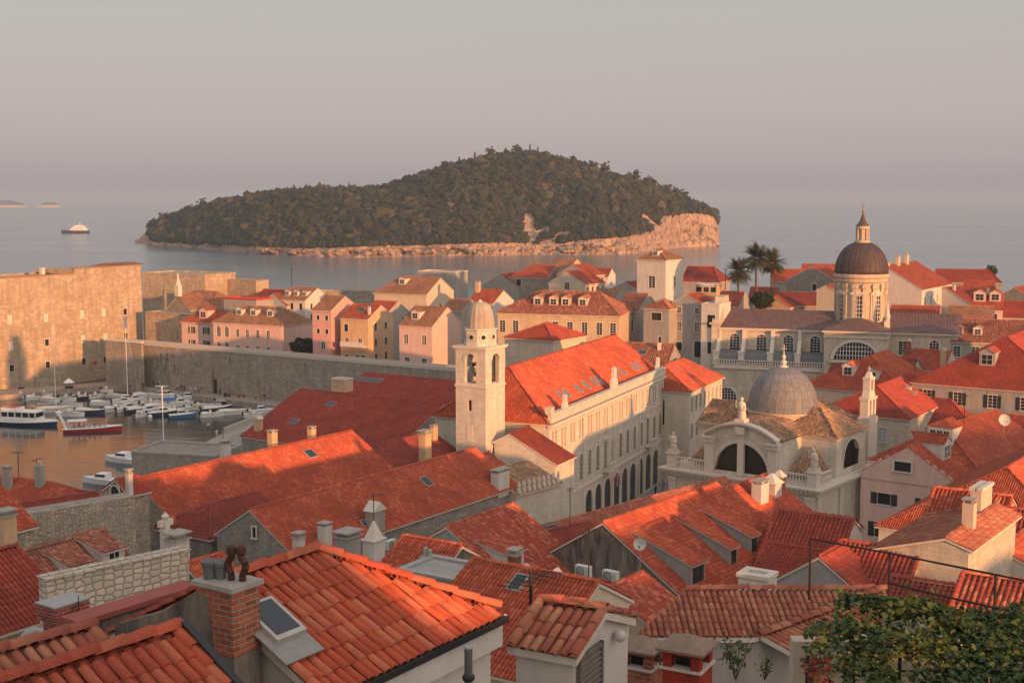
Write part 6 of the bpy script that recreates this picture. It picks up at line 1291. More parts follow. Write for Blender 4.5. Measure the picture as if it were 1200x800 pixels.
house('pale house with grey shutters under a red hipped roof behind the bell gable', (1027, 452), 196, 34, 1066, w=7, hip=(6, 0), pitch=27, tile='red', wall='ashlar', wins=[('S', [.72], -4.0, 1.2, 2.2, {'pane': 'greysh'}), ('S', [.75], -9.4, 1.2, 2.4, {'pane': 'greysh'})], near=True)
house('broad shaded red roof with one lit hip and a white chimney', (1046, 456), 206, 120, 1106, w=(9, 6), hip=(0, 7), pitch=25, tile='red', wall='ashlar', chim=[('R', .4, 3.4, {'h': 2.6, 'm': 'white', 'style': 'slab', 'sx': 1.0})], dorm=[('R', .5, 7.2, 2.4, 2.0, 'hip', {'wall': 'white', 'n': 2})], near=True)
house('bright orange roof with triple-window dormer and satellite dishes', (1106, 499), 166, 42, 1168, w=7.5, hip=(5.5, 0), pitch=31, tile='orange', wall='white', dorm=[('S', -.6, 2.6, 3.4, 2.4, 'hip', {'wall': 'white', 'n': 3})], wins=[('R', 4, -3.0, .9, 1.5, {'pane': 'beige'})])
house('dark red roof at the right edge behind the dormered orange roof', (1160, 484), 186, 120, 1240, w=(7, 6), pitch=27, tile='red', wall='grey', near=True)
def scallop(t, L, H_, eR, tn):
    b = MB(); w = 5.2; pts = [(-w, eR - .6)]; n = 6
    for sg in (-1, 1):
        seq = []
        for i in range(n):
            y0 = w * (1 - i / n); z0_ = eR + (H_ - eR) * (i / n) ** .85 * .82
            y1 = w * (1 - (i + 1) / n); z1_ = eR + (H_ - eR) * ((i + 1) / n) ** .85 * .82
            seq += [(y0, z0_ + .1), (y0 - .15 * w / n, z0_ + .55), ((y0 + y1) / 2, (z0_ + z1_) / 2 + .55)]
        seq = [(y * sg, z) for y, z in seq]; pts += seq if sg < 0 else seq[::-1]
    pts.append((w, eR - .6)); b.prism(pts, (-.03, 0, 0), (0, -1, 0), (0, 0, 1), .10); b.build('scalloped_gable', mat('rosew'), t)
house('pink house with ragged scalloped gable and dark green shutters', (1064, 524), 140, 37, 1087, w=5.3, pitch=33, tile='orange', wall='rosew', extra=scallop, cornice=False, dorm=[('R', .75, 2.8, 2.6, 2.0, 'gable', {'wall': 'white', 'n': 2})], wins=[('S', [.46], 1000.7, 1.9, 1.1, {'tr': .2, 'glaze': False, 'out': .31}), ('S', [.26, .74], -3.4, 1.5, 1.3, {'style': 'shut', 'tr': .1, 'glaze': False}), ('S', [.24, .74], -7.2, 1.5, 1.7, {'style': 'shut', 'tr': .1, 'glaze': False})])
house('orange roof corner rising at the right edge above the street', (1180, 548), 116, 36, 1250, w=9, hip=(8, 0), pitch=29, tile='orange', wall='white', near=True)
house('wide ribbed red roof facing left with a flat dormer', (1096, 572), 97, 122, 1185, w=(6.4, 4), pitch=29, tile='orange', wall='pinkw', tw=.3, tl=.45, dorm=[('R', .66, 3.6, 2.2, 1.3, 'shed', {'wall': 'grey', 'sh': .2})])
house('dark ribbed red roof at the right edge with sunken terrace', (1150, 592), 92, 122, 1260, w=(7, 4), pitch=27, tile='red', wall='white', tw=.3, tl=.45)
block('tall plastered chimney wall with white stack at right', (1150, 576), 82, 36, 1163, .7, base=20, wall='cream', cap=.22, name='chimney_stack', cat='chimney')
house('sunlit stone gable wall with an orange tile strip at right', (1108, 630), 76, 36, 1166, w=(1.4, 4.6), pitch=17, tile='pink', wall='ashlar', wins=[('S', [.3], -1.7, .6, .9, DK)], chim=[('R', .35, .3, {'h': 1.6, 'm': 'cream', 'style': 'slab', 'sx': .7, 'sy': .7})])
house('little stone cottage with red roof and one small window', (986, 634), 80, 122, 1078, w=(3.0, 2.5), pitch=27, tile='red', wall='block', tw=.3, tl=.42, wins=[('R', [.42, .95], -1.7, .8, 1.1, {})])
house('ribbed red roof running towards the pink scalloped house', (912, 598), 96, 118, 1000, w=(5, 3), pitch=26, tile='red', wall='white', tw=.3, tl=.45)
house('dark red lower roof in the shade above the vine', (1046, 676), 62, 122, 1125, w=(3.4, 3), pitch=24, tile='red', wall='grey', tw=.26)
house('patched red roof at the right edge above the vine', (1130, 672), 58, 122, 1290, w=(4, 3), pitch=24, tile='patch', wall='grey', tw=.26)
house('white house with lit eaves between ribbed roofs at the right edge', (1172, 642), 84, 36, 1230, w=4, pitch=24, tile='orange', wall='white', wins=[('S', [.6], -2.4, .7, 1.1, DK)])
house('small shaded red gable below the little white house', (960, 652), 76, 36, 985, w=3.4, pitch=34, tile='red', wall='grey')
# ---------------------------------------------------------------- nearest roofs
def fore_house():
    def ex(t, L, H_, eR, tn):
        b = MB(); b.box(-.3, -2.37, eR - .62, L + 2.05, -2.21, eR - .16); b.build('fascia', mat('white'), t)
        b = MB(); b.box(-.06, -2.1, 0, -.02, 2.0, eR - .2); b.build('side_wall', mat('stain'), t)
        b = MB(); b.box(-.3, -2.47, eR - .20, L + 2.1, -2.35, eR - .10); b.build('gutter', mat('iron'), t)
    return house('nearest house with big orange barrel-tiled roof and a large roof light', (248, 687), 18.9, 34, 370, w=(2.15, 2.1), pitch=27.5, hip=(0, 2.0), tile='orange', wall='white', base=36, tw=.185, tl=.37, ov=.22, cornice=False, extra=ex, near=True)
FH = fore_house()
def big_skylight():
    p = at(350, 734, 18.15); t = FH; q = FH.matrix_world.inverted() if False else None
    M = Matrix.Translation(t.location) @ Matrix.Rotation(t.rotation_euler.z, 4, 'Z'); a = math.atan(math.tan(R(27.5)))
    l = M.inverted() @ p; H_ = at(248, 687, 18.9).z - t.location.z
    y = -1.02; x = l.x + .0; z = H_ + y * math.tan(R(27.5)); Mx = Matrix.Translation((x, y, z)) @ Matrix.Rotation(a, 4, 'X')
    b = MB(); b.M = Mx; b.box(-.46, -.80, .13, .34, .44, .155, 0); b.box(-.30, -.40, .12, .32, .42, .23, 1)
    s = b.build('skylight', [flat('dull_flashing', (.24, .23, .215), .55, .4, .3, 5), flat('skylight_frame', (.40, .38, .35), .5, .4)], t)
    g = MB(); g.M = Mx; g.box(-.23, -.31, .225, .25, .36, .242); g.build('pane', flat('skylight_glass', (.03, .035, .045), .08, .6, .1), s)
big_skylight()
def fore_chimney():
    """plastered gable with a brick stack carrying four flues"""
    D = 18.1; o = at(304, 742, D); ang = 34
    t = thing('chimney_stack', 'stout brick chimney with four metal flues on a stained plaster wall', 'chimney', (o.x, o.y, 36), R(90 - ang + 90))
    z = at(304, 684, D).z - 36; b = MB()
    # local: +X to the left and away, -Y ... the brick faces show towards the camera
    W_, Dp = .74, .52
    b.box(0, -.02, z - .95, W_, Dp, z); b.build('brickwork', brick_mat(), t)
    pl = MB(); pl.hexa([(.36, Dp + .001, z - 1.2), (W_ + .006, Dp + .001, z - 1.2), (W_ + .006, Dp + .012, z - 1.2), (.36, Dp + .012, z - 1.2)][::-1], [(.50, Dp + .001, z - .16), (W_ + .006, Dp + .001, z - .10), (W_ + .006, Dp + .012, z - .10), (.50, Dp + .012, z - .16)][::-1]); pl.build('plaster', mat('stain'), t)
    c = MB(); c.box(-.05, -.07, z + .001, W_ + .05, Dp + .05, z + .07); c.build('chimney_cap', mat('concrete'), t)
    m = MB(); m.box(-.0, .003, 0, 2.6, Dp - .01, z - .96); m.hexa([(W_ + .001, .01, z - .96), (2.6, .01, z - .96), (2.6, Dp - .02, z - .96), (W_ + .001, Dp - .02, z - .96)], [(W_ + .001, .01, z - .10), (1.5, .01, z - .55), (1.5, Dp - .02, z - .55), (W_ + .001, Dp - .02, z - .10)]); m.build('wall', mat('stain'), t)
    for x, y, h in ((.63, .36, .33), (.50, .26, .31)):
        q = MB(); q.lathe(x, y, [(.085, z + .07), (.085, z + h - .1), (.10, z + h - .1), (.10, z + h - .07), (.115, z + h - .05), (.115, z + h), (.02, z + h + .05)], 14); q.build('zinc_flue', flat('grey_zinc_flue', (.11, .115, .12), .5, .5), t)
    for x, y, sg in ((.30, .24, 1), (.13, .18, -1)):
        q = MB(); pts = [(x, y, z + .05), (x, y, z + .16), (x + .06 * sg, y, z + .26), (x + .06 * sg, y, z + .33), (x - .02 * sg, y, z + .43), (x - .02 * sg, y, z + .48)]; q.path(pts, .052, 12); q.lathe(x - .02 * sg, y, [(.055, z + .46), (.075, z + .48), (.075, z + .56), (.03, z + .60)], 12); q.build('rusty_flue', flat('rusty_flue', (.07, .028, .02), .65, .3, .5, 9, .3), t)
fore_chimney()
def fore_left():
    def ex(t, L, H_, eR, tn):
        b = MB(); b.box(L + .10, -2.9, 0, L + .16, .1, 0.01)
        pts = [(-2.75, eR + .0), (0, H_ + .08), (0, H_ + .2), (-2.75, eR + .12)]
        q = MB(); q.prism([(y, z) for y, z in pts], (L + .10, 0, 0), (0, 1, 0), (0, 0, 1), .10); q.build('verge_flashing', flat('black_flashing', (.025, .025, .027), .5, .4), t)
    house('closest orange tile roof at the lower left with a black verge strip', (-30, 812), 14.1, 40, 200, w=(2.6, 1.5), pitch=26, tile='orange', wall='stain', base=36, tw=.19, tl=.37, ov=.2, cornice=False, extra=ex, near=True)
    house('weathered tile ridge with broken caps at the far lower left', (-60, 782), 17.2, 42, 102, w=(1.6, 1.6), pitch=24, tile='pink', wall='stain', base=36, tw=.19, tl=.37, ov=.2, cornice=False, near=True)
fore_left()
def stained_wall():
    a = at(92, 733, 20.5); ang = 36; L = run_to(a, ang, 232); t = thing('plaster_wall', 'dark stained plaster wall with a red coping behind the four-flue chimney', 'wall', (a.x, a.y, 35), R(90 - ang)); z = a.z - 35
    b = MB(); b.box(0, 0, 0, L, .35, z); b.build('wall', mat('stain'), t); c = MB(); c.box(-.05, -.06, z + .001, L, .42, z + .09); c.build('coping', flat('red_coping', (.30, .09, .075), .85, .2, .3, 4), t)
stained_wall()
def brick_chimney():
    o = at(75, 745, 29); t = thing('chimney_stack', 'red brick chimney with corbelled head and grey zinc lid at lower left', 'chimney', (o.x, o.y, 33), R(56)); z1 = at(75, 704, 29).z - 33; b = MB()
    b.cbox(0, 0, 0, .72, .52, z1 - .42); b.cbox(0, 0, z1 - .42, .80, .60, .09); b.cbox(0, 0, z1 - .33, .86, .66, .09); b.cbox(0, 0, z1 - .24, .94, .74, .24); b.build('brickwork', stone_mat('red_brick', (.30, .05, .035), .24, .085, .014, .35, .8, (.32, .25, .22), .25), t)
    c = MB(); c.cbox(0, 0, z1, .98, .78, .035); c.build('chimney_cap', mat('zinc'), t)
    f = MB(); f.path([(.1, -.45, z1 - 1.3), (.1, -.45, z1 + .2)], .012, 6); f.path([(-.25, -.4, z1 - .3), (.1, -.45, z1 + .05)], .01, 5); f.build('antenna', mat('iron'), t)
    d = at(40, 745, 30); t2 = thing('roof_vent', 'small grey dome vent beside the red brick chimney', 'vent', d - Vector((0, 0, 1.6))); q = MB(); q.lathe(0, 0, [(.42, 0), (.42, 1.35), (.38, 1.55), (.22, 1.75), (.02, 1.82)], 16); q.build('hood', mat('zinc'), t2, True); q = MB(); q.cbox(.3, .1, 1.3, .5, .4, .38, 0, .9); q.build('side_box', mat('zinc'), t2)
brick_chimney()
def turret():
    def ex(t, L, H_, eR, tn):
        e = L + .02
        fr = MB()
        y0, y1, z1 = -1.02, .0, eR - .1; z0 = z1 - 2.3
        for a in ((y0, y0 + .08), (y1 - .08, y1)): fr.box(e, a[0], z0, e + .07, a[1], z1)
        fr.box(e, y0, z1 - .07, e + .07, y1, z1); n = 22
        for i in range(n): z = z0 + (z1 - z0) * i / n; fr.hexa([(e, y0 + .08, z + .07), (e + .06, y0 + .08, z), (e + .06, y1 - .08, z), (e, y1 - .08, z + .07)], [(e, y0 + .08, z + .085), (e + .06, y0 + .08, z + .02), (e + .06, y1 - .08, z + .02), (e, y1 - .08, z + .085)])
        fr.build('louvre_vent', flat('weathered_louvre', (.17, .14, .12), .8, .2, .3, 5), t)
        lp = MB(); lp.lathe(0, 0, [(.02, -.12), (.09, -.08), (.12, 0), (.09, .08), (.02, .12)], 14); lp.build('globe_lamp', flat('white_globe', (.5, .48, .46), .35), t, True, (L + .14, .62, eR - .2))
    house('little white turret with coarse barrel tiles and a louvred side', (638, 705), 23.5, 118, 703, w=(1.15, 1.35), pitch=21, tile='pink', wall='white', base=36, tw=.205, tl=.40, ov=.12, cornice=False, extra=ex, near=True)
turret()
def plank_roof():
    """long low-pitched roof: corners seen at (745,744), (890,744), (1035,686), (803,709)"""
    De = 33; e0 = at(745, 744, De); e1 = at(890, 744, De); t = thing('lean_to_house', 'long low roof of faded pink tiles above a plain plaster wall', 'house', (e0.x, e0.y, 33)); o = e0
    s = .068 * De; k = math.tan(R(13)); dz = k * s; top0 = at(803, 709, De + s); T = math.hypot(s, dz); zt = e0.z + dz - 33; xe1 = e1.x - e0.x
    xl = at(803, 700, De + s).x - e0.x; xr = at(1037, 700, De + s).x - e0.x
    rb = MB(); tm = [tile_mat('pink', True), tile_mat('pink', False), mat('trim')]
    slope(rb, (0, s, zt), (1, 0, 0), (0, -s, -dz), T + .1, lambda q: (xl * (1 - q / T), xr + (xe1 - xr) * q / T), True, .17, .34, 4, 0, 1)
    ridge(rb, (xr, s, zt + .06), (xe1, -.1, zt - dz + .03), .26, .36, 5); ridge(rb, (xl, s, zt + .04), (xr, s, zt + .04), .24, .36, 4)
    rb.build('roof', tm, t)
    w_ = MB(); w_.face([(0, .1, 0), (xe1, .1, 0), (xe1, .1, zt - dz - .05), (0, .1, zt - dz - .05)]); w_.face([(xe1, .1, 0), (xr, s, 0), (xr, s, zt - .05), (xe1, .1, zt - dz - .05)]); w_.face([(xl, s, 0), (0, .1, 0), (0, .1, zt - dz - .05), (xl, s, zt - .05)]); w_.face([(xr, s, 0), (xl, s, 0), (xl, s, zt - .05), (xr, s, zt - .05)]); w_.build('wall', mat('grey'), t)
    # second slope falling away to the right, towards the pergola
    v = MB(); slope(v, (xe1 + .02, -.05, zt - dz + .02), (xr - xe1, s, dz), (.75, -.42, -.32), 1.15, lambda q: (0, math.hypot(xr - xe1, s) * .98), True, .17, .34, 4, 0, 1); v.build('side_roof', tm, t)
    g = MB(); q0 = Vector((xe1 + .85, -.55, zt - dz - .42)); g.path([q0 + Vector((1.5, 1.1, .1)), q0, q0 + Vector((0, 0, -.35)), q0 + Vector((.1, .02, -.45)), q0 + Vector((.1, .02, -3))], .07, 8); g.build('drainpipe', flat('brown_drainpipe', (.05, .03, .03), .5), t)
    pass
plank_roof()
def pot_chimneys():
    for lab, px, py, D, sx, m, cm in (('orange brick chimney with slotted head and stone pyramid cap', 752, 765, 27, .72, 'brick', 'trim'), ('red painted brick chimney with open head and slab cap', 806, 765, 25, .78, 'redbrick', 'trim')):
        o = at(px, py, D); t = thing('chimney_stack', lab, 'chimney', (o.x, o.y, o.z - 2.2), R(62)); b = MB(); z = 2.2
        bm_ = stone_mat('red_painted_brick', (.36, .045, .03), .24, .085, .01, .25, .6, (.30, .06, .045), .15) if m == 'redbrick' else brick_mat()
        b.cbox(0, 0, 0, sx, sx, z - .25)
        for a in (-1, 1):
            for c in (-1, 1): b.cbox(a * sx * .38, c * sx * .38, z - .25, sx * .24, sx * .24, .32)
        b.cbox(0, 0, z + .07, sx * 1.08, sx * 1.08, .07); b.build('brickwork', bm_, t)
        k = MB(); k.cbox(0, 0, z - .249, sx * 1.12, sx * 1.12, .05); k.build('shelf', mat('trim'), t)
        d = MB(); d.cbox(0, 0, z - .19, sx * .5, sx * .5, .25); d.build('flue', mat('iron'), t)
        c = MB(); c.cbox(0, 0, z + .141, sx * 1.3, sx * 1.3, .05); c.cbox(0, 0, z + .19, sx * 1.22, sx * 1.22, .2, 0, .12); c.build('chimney_cap', flat('mossy_cap', (.24, .17, .13), .9, .2, .4, 6, .4), t)
pot_chimneys()
def stovepipe():
    o = at(549, 798, 16.5); t = thing('stovepipe', 'grey metal stovepipe with black collar in front of the nearest house', 'pipe', o - Vector((0, 0, .9))); b = MB(); b.lathe(0, 0, [(.055, 0), (.055, 1.35), (.06, 1.35), (.06, 1.39), (.03, 1.39)], 14); b.build('pipe', mat('zinc'), t, True)
    for zc, hc_ in ((.72, .10), (.92, .07)): c = MB(); c.lathe(0, 0, [(.075, zc), (.085, zc + .02), (.085, zc + hc_ - .02), (.075, zc + hc_)], 14); c.build('collar', mat('iron'), t, True)
stovepipe()
# ---------------------------------------------------------------- vine pergola and railing
def pergola():
    t = thing('vine_pergola', 'dense green vine spreading over an iron pergola at the lower right', 'vine', at(1080, 760, 15.5)); O = Vector(t.location); zt = 0
    N = 30000; D = rng.uniform(13.2, 20.8, N); 
    # canopy: a bumpy sheet whose far edge follows the outline of the vine
    px = np.array([930, 960, 990, 1020, 1060, 1110, 1160, 1210, 1260]); topy = np.array([748, 722, 706, 692, 694, 704, 700, 706, 708])
    X0, X1 = at(925, 760, 16).x, at(1290, 760, 16).x; xs = rng.uniform(X0, X1 + 1, N)
    h = 41.25 + .55 * (vnoise(xs + 11, D + 5, 1.7, 31) - .35) + .20 * (vnoise(xs + 50, D + 50, .9, 4) - .5) * 2 + .30 * (vnoise(xs + 20, D + 90, 2.2, 6) - .5) * 2
    dep = rng.beta(1.2, 3.5, N) * .55; z = h - dep
    P = np.stack([xs, D, z], 1); f = P[:, 1] * CT - (P[:, 2] - 48) * ST; pxx = 600 + F * P[:, 0] / f; pyy = 400 - F * (P[:, 1] * ST + (P[:, 2] - 48) * CT) / f
    left = 944 + np.clip((pyy - 715), -20, 90) * .12 + 60 * (vnoise(pyy + 500, D * 9, 16, 8) - .35)
    hole = (vnoise(xs + 70, D + 30, .55, 12) < .22) & (D < 17.5) & (pxx < 1060)
    gap = (vnoise(xs + 33, D + 77, .38, 44) < .24) & (rng.random(len(xs)) < .9); thin = rng.random(len(xs)) < np.clip((pxx - left) / 55, .25, 1)
    keep = (pxx > left) & (~hole) & (~gap) & thin; P = P[keep]; sh = []
    for k in range(170):                       # stray shoots
        p = P[rng.integers(0, len(P))].copy(); d = np.array([rng.normal(0, .6), rng.normal(-.2, .6), rng.uniform(.3, 1.0)]); n = rng.integers(6, 16)
        for i in range(n): p = p + d * .045 + rng.normal(0, .018, 3); d[2] -= .09; sh.append(p.copy())
    for k in range(60):                        # hanging strands at the near left edge
        p = np.array([rng.uniform(3.9, 6.5), rng.uniform(13.6, 15.8), 41.0]); n = rng.integers(8, 22)
        for i in range(n): p = p + np.array([rng.normal(0, .03), rng.normal(0, .03), -.05]); sh.append(p.copy())
    P = np.concatenate([P, np.array(sh)]); P = P - np.array(O)
    mb = MB(); N = len(P); up = rng.normal(0, .55, (N, 3)); up[:, 2] = np.abs(rng.normal(.9, .4, N)); up /= np.linalg.norm(up, axis=1)[:, None]; a = rng.normal(0, 1, (N, 3)); a -= (a * up).sum(1)[:, None] * up; a /= np.linalg.norm(a, axis=1)[:, None]; b = np.cross(up, a); s = rng.uniform(.026, .068, N)[:, None]
    out = [(0, -.9), (.75, -.75), (.95, .05), (.55, .2), (.0, 1.1), (-.55, .2), (-.95, .05), (-.75, -.75)]
    V = np.stack([P + a * s * x + b * s * y + up * s * (-.25 * abs(x)) for x, y in out], 1); mb.add(V.reshape(-1, 3), (np.arange(N) * 8)[:, None] + np.arange(8)[None], 0, False)
    mb.build('foliage', leaf_mat('vine_leaves', [(.036, .060, .017), (.052, .080, .023), (.070, .100, .030), (.082, .108, .034)], pos_scale=1.2), t)
    st = MB(); r = random.Random(3)
    for k in range(9):
        p = Vector((r.uniform(X0 + .4, X1), r.uniform(13.5, 16.5), 38)) - O; q = p + Vector((r.uniform(-.6, .6), r.uniform(-.2, .6), 3.6)); m = (p + q) / 2 + Vector((r.uniform(-.2, .2), 0, 0)); st.tube(p, m, .03, 6, 0, .025); st.tube(m, q, .025, 6, 0, .012)
    st.build('stem', flat('vine_stem', (.10, .065, .045), .9), t)
    fr = MB()
    X0 += 1.0
    for x in np.linspace(X0 + .1, X1, 5): fr.tube(Vector((x, 13.4, 40.95)) - O, Vector((x, 19.6, 40.95)) - O, .025, 6); fr.tube(Vector((x, 13.4, 37)) - O, Vector((x, 13.4, 40.95)) - O, .03, 6); fr.tube(Vector((x, 19.6, 37)) - O, Vector((x, 19.6, 40.95)) - O, .03, 6)
    for y in np.linspace(13.4, 19.6, 7): fr.tube(Vector((X0, y, 40.97)) - O, Vector((X1, y, 40.97)) - O, .02, 6)
    fr.build('iron_frame', mat('iron'), t)
    w_ = MB(); w_.box(4.75, 20.9, 36, X1, 21.2, 40.6); q = w_.build('terrace_wall', mat('cream')); tag(q, 'sunlit ochre terrace wall glimpsed behind the vine', 'wall'); 
    f2 = thing('flowering_pot', 'dark red flowering plant hanging at the left end of the vine', 'plant', at(958, 783, 16)); mb = MB(); C = rng.normal(0, .10, (150, 3)); leafcards(mb, C, np.full(150, .035)); mb.build('blossom', leaf_mat('red_blossom', [(.10, .008, .010), (.05, .005, .007), (.03, .03, .012)], pos_scale=4), f2); q = MB(); q.lathe(0, 0, [(.1, -.32), (.15, -.05), (.16, -.03)], 12); q.build('pot', mat('brownwood'), f2)
pergola()
def railing():
    t = thing('railing', 'thin black iron railing on posts running above the vine', 'railing'); b = MB(); pts = [(950, 631, 30), (1043, 648, 27.2), (1167, 673, 24.2), (1230, 686, 22.9)]; low = [(1043, 683, 27.2), (1100, 697, 25.6), (1167, 712, 24.2), (1230, 726, 22.9)]
    for a, c in zip(pts, pts[1:]): b.tube(at(*a), at(*c), .024, 6)
    for a, c in zip(low, low[1:]): b.tube(at(*a), at(*c), .025, 6)
    b.build('rail', mat('iron'), t)
    for (px, py, D) in pts[:3]: q = MB(); p = at(px, py, D); q.tube(p, p - Vector((0, 0, 1.3 if px > 960 else 1.5)), .026, 6); q.build('post', mat('iron'), t)
    s = MB(); p = [at(*a) - Vector((0, 0, 1.25)) for a in pts[1:]]
    for a, c in zip(p, p[1:]): s.hexa([a + Vector((-.2, -.3, -3)), c + Vector((-.2, -.3, -3)), c + Vector((.2, .5, -3)), a + Vector((.2, .5, -3))], [a + Vector((-.2, -.3, -.05)), c + Vector((-.2, -.3, -.05)), c + Vector((.2, .5, -.05)), a + Vector((.2, .5, -.05))])
    tag(s.build('terrace_edge', mat('grey')), 'low grey terrace edge carrying the black railing', 'wall')
railing()
def sprig(label, px, py, D, h, n, group=None):
    t = thing('shrub', label, 'plant', at(px, py, D), 0, group); s = MB(); f = MB(); r = random.Random(px)
    C = []
    for k in range(6):
        q = Vector((r.uniform(-.35, .35) * h, r.uniform(-.2, .2) * h, h * r.uniform(.6, 1))); s.tube((0, 0, 0), q * .55 + Vector((r.uniform(-.05, .05), 0, 0)), .012, 5); s.tube(q * .55, q, .008, 5, 0, .004)
        for i in range(n // 6): u = r.uniform(.35, 1.05); C.append(q * u + Vector((r.gauss(0, .09), r.gauss(0, .09), r.gauss(0, .07))) * h)
    leafcards(f, np.array([tuple(c) for c in C]), np.full(len(C), .05 * (h ** .5)), 0, .1); s.build('stem', mat('brownwood'), t); f.build('foliage', leaf_mat('shrub_leaves', [(.05, .075, .02), (.08, .11, .03), (.11, .13, .045)], pos_scale=2), t)
sprig('airy light green sapling against the plaster wall under the pink roof', 862, 796, 26, 1.0, 190); sprig('small green sprig right of the airy sapling', 896, 796, 26, .55, 80); sprig('dark little bush between the two brick chimneys', 779, 790, 26.5, .62, 120)
# ---------------------------------------------------------------- boats
def hull_rings(L, B, h, n=12, flare=.8, bow=1.0):
    V = []
    for i in range(n + 1):
        u = i / n; w_ = B / 2 * (1 - max(0, (u - .35) / .65) ** 2.2) * (.9 + .1 * min(1, u * 5)); sh = h * (.86 + .34 * u ** 2 * bow); x = (u - .45) * L + (.0)
        V.append([(x - (.05 * L if u == 1 else 0), 0, -.35), (x, -w_ * flare, -.05), (x + .02 * L * u, -w_, sh), (x + .02 * L * u, w_, sh), (x, w_ * flare, -.05)])
    return V
def boat_hull(mb, L, B, h, m=0, md=1, stripe=None, bow=1.0):
    V = hull_rings(L, B, h, bow=bow)
    for a, b in zip(V, V[1:]):
        for i, j, mm in ((0, 1, m), (1, 2, m), (3, 4, m), (4, 0, m)): mb.face([a[i], b[i], b[j], a[j]][::1] if True else 0, mm)
        mb.face([a[2], b[2], b[3], a[3]], md)
    mb.face([V[0][0], V[0][1], V[0][2], V[0][3], V[0][4]][::-1], m)
    return V
def bmats():
    return {'white': flat('boat_white', (.74, .73, .71), .35, .5, .08, 2, .02), 'navy': flat('boat_navy', (.03, .045, .085), .35, .5), 'blue': flat('boat_blue', (.06, .16, .30), .4, .5), 'red': flat('boat_red', (.42, .03, .03), .4, .5), 'cream': flat('boat_cream', (.62, .57, .49), .5), 'grey': flat('boat_grey', (.30, .30, .30), .5), 'black': flat('boat_black', (.03, .03, .03), .5), 'wood': flat('boat_wood', (.22, .12, .06), .6), 'glass': mat('darkglass'), 'teak': flat('boat_deck', (.40, .33, .25), .7), 'bluecov': flat('blue_canvas', (.04, .10, .32), .8), 'tan': flat('tan_canvas', (.42, .34, .26), .85)}
BM = bmats()
def boat(label, px, py, ang, L=6.5, kind='open', hull='white', cover=None, cat='boat', group=None, name='motorboat', mast=0, cab='white'):
    p = atz(px, py, 0); B = L * .36; h = .55 + L * .045; t = thing(name, label, cat, (p.x, p.y, .0), R(90 - ang), group)
    mb = MB(); V = boat_hull(mb, L, B, h); mb.build('hull', [BM[hull], BM['white' if hull != 'wood' else 'teak']], t)
    rl = MB()
    for k in (2, 3): rl.path([tuple(Vector(v[k]) + Vector((0, 0, .03))) for v in V], .045, 5)
    rl.build('gunwale', BM['white' if hull != 'white' else 'grey'], t)
    d = h * .95
    if kind == 'open':
        s = MB(); s.box(-L * .22, -B * .3, d, -L * .12, B * .3, d + .3); s.box(L * .02, -B * .28, d, L * .1, B * .28, d + .28); s.build('seat', BM['tan'], t); c = MB(); c.cbox(-L * .02, 0, d, .5, .6, .8, 0, .8); c.build('console', BM['white'], t)
    if kind in ('cabin', 'cruiser'):
        z = d; a, b_ = -L * .12, L * .2; H = .95 if kind == 'cabin' else 1.05; c = MB()
        c.hexa([(a, -B * .36, z), (b_, -B * .33, z), (b_, B * .33, z), (a, B * .36, z)], [(a, -B * .33, z + H), (b_ - .55, -B * .28, z + H), (b_ - .55, B * .28, z + H), (a, B * .33, z + H)])
        c.hexa([(b_ + .002, -B * .33, z), (L * .42, -.15, z + .1), (L * .42, .15, z + .1), (b_ + .002, B * .33, z)], [(b_ + .002, -B * .3, z + .32), (L * .40, -.12, z + .22), (L * .40, .12, z + .22), (b_ + .002, B * .3, z + .32)])
        if kind == 'cruiser': c.box(a - L * .12, -B * .34, z + H + .9, b_ - .7, B * .34, z + H + .98)
        c.build('cabin', BM[cab], t); g = MB()
        for s_ in (-1, 1):
            y = s_ * B * .352
            g.hexa([(a + .1, y - .02, z + .45), (b_ - .25, y * .95 - .02, z + .45), (b_ - .25, y * .95 + .02, z + .45), (a + .1, y + .02, z + .45)], [(a + .1, y * .97 - .02, z + .82), (b_ - .45, y * .89 - .02, z + .82), (b_ - .45, y * .89 + .02, z + .82), (a + .1, y * .97 + .02, z + .82)])
        g.face([(b_ - .14, -B * .29, z + .4), (b_ - .14, B * .29, z + .4), (b_ - .45, B * .26, z + .85), (b_ - .45, -B * .26, z + .85)]); g.build('window', BM['glass'], t)
        if kind == 'cruiser':
            q = MB()
            for s_ in (-1, 1): q.tube((a - L * .1, s_ * B * .32, z), (a - L * .1, s_ * B * .32, z + H + .9), .03); q.tube((b_ - .9, s_ * B * .3, z + H), (b_ - .9, s_ * B * .3, z + H + .9), .03)
            q.build('canopy_pole', BM['grey'], t)
    if cover:
        c = MB(); n = 6; x0, x1 = -L * .40, L * (.12 if kind != 'covered' else .36)
        for i in range(n):
            for j in range(4):
                def P(i, j): u = i / n; v = j / 4 - .5; x = x0 + (x1 - x0) * u; w_ = B * (.92 if x < L * .05 else .92 * (1 - ((x - L * .05) / (L * .6)) ** 1.6)); return (x, v * w_, d + .04 + (.5 * math.sin(math.pi * min(1, .25 + u * .9)) * (1 - (2 * v) ** 2)))
                c.face([P(i, j), P(i + 1, j), P(i + 1, j + 1), P(i, j + 1)])
        c.build('cover', BM[cover], t, True)
    if kind != 'cruiser':
        m = MB(); m.cbox(-L * .47, 0, .15, .28, .3, .9); m.cbox(-L * .49, 0, .75, .42, .38, .5, 0, .8); m.build('outboard_motor', BM['black'], t)
    if mast:
        m = MB(); m.tube((L * .08, 0, d), (L * .08, 0, d + mast), .09, 6, 0, .05); m.tube((L * .08, 0, d + 1.0), (-L * .35, 0, d + 1.1), .06); m.tube((L * .08, 0, d + mast), (L * .48, 0, d + .3), .012, 4); m.build('mast', BM['white'], t)
    return t
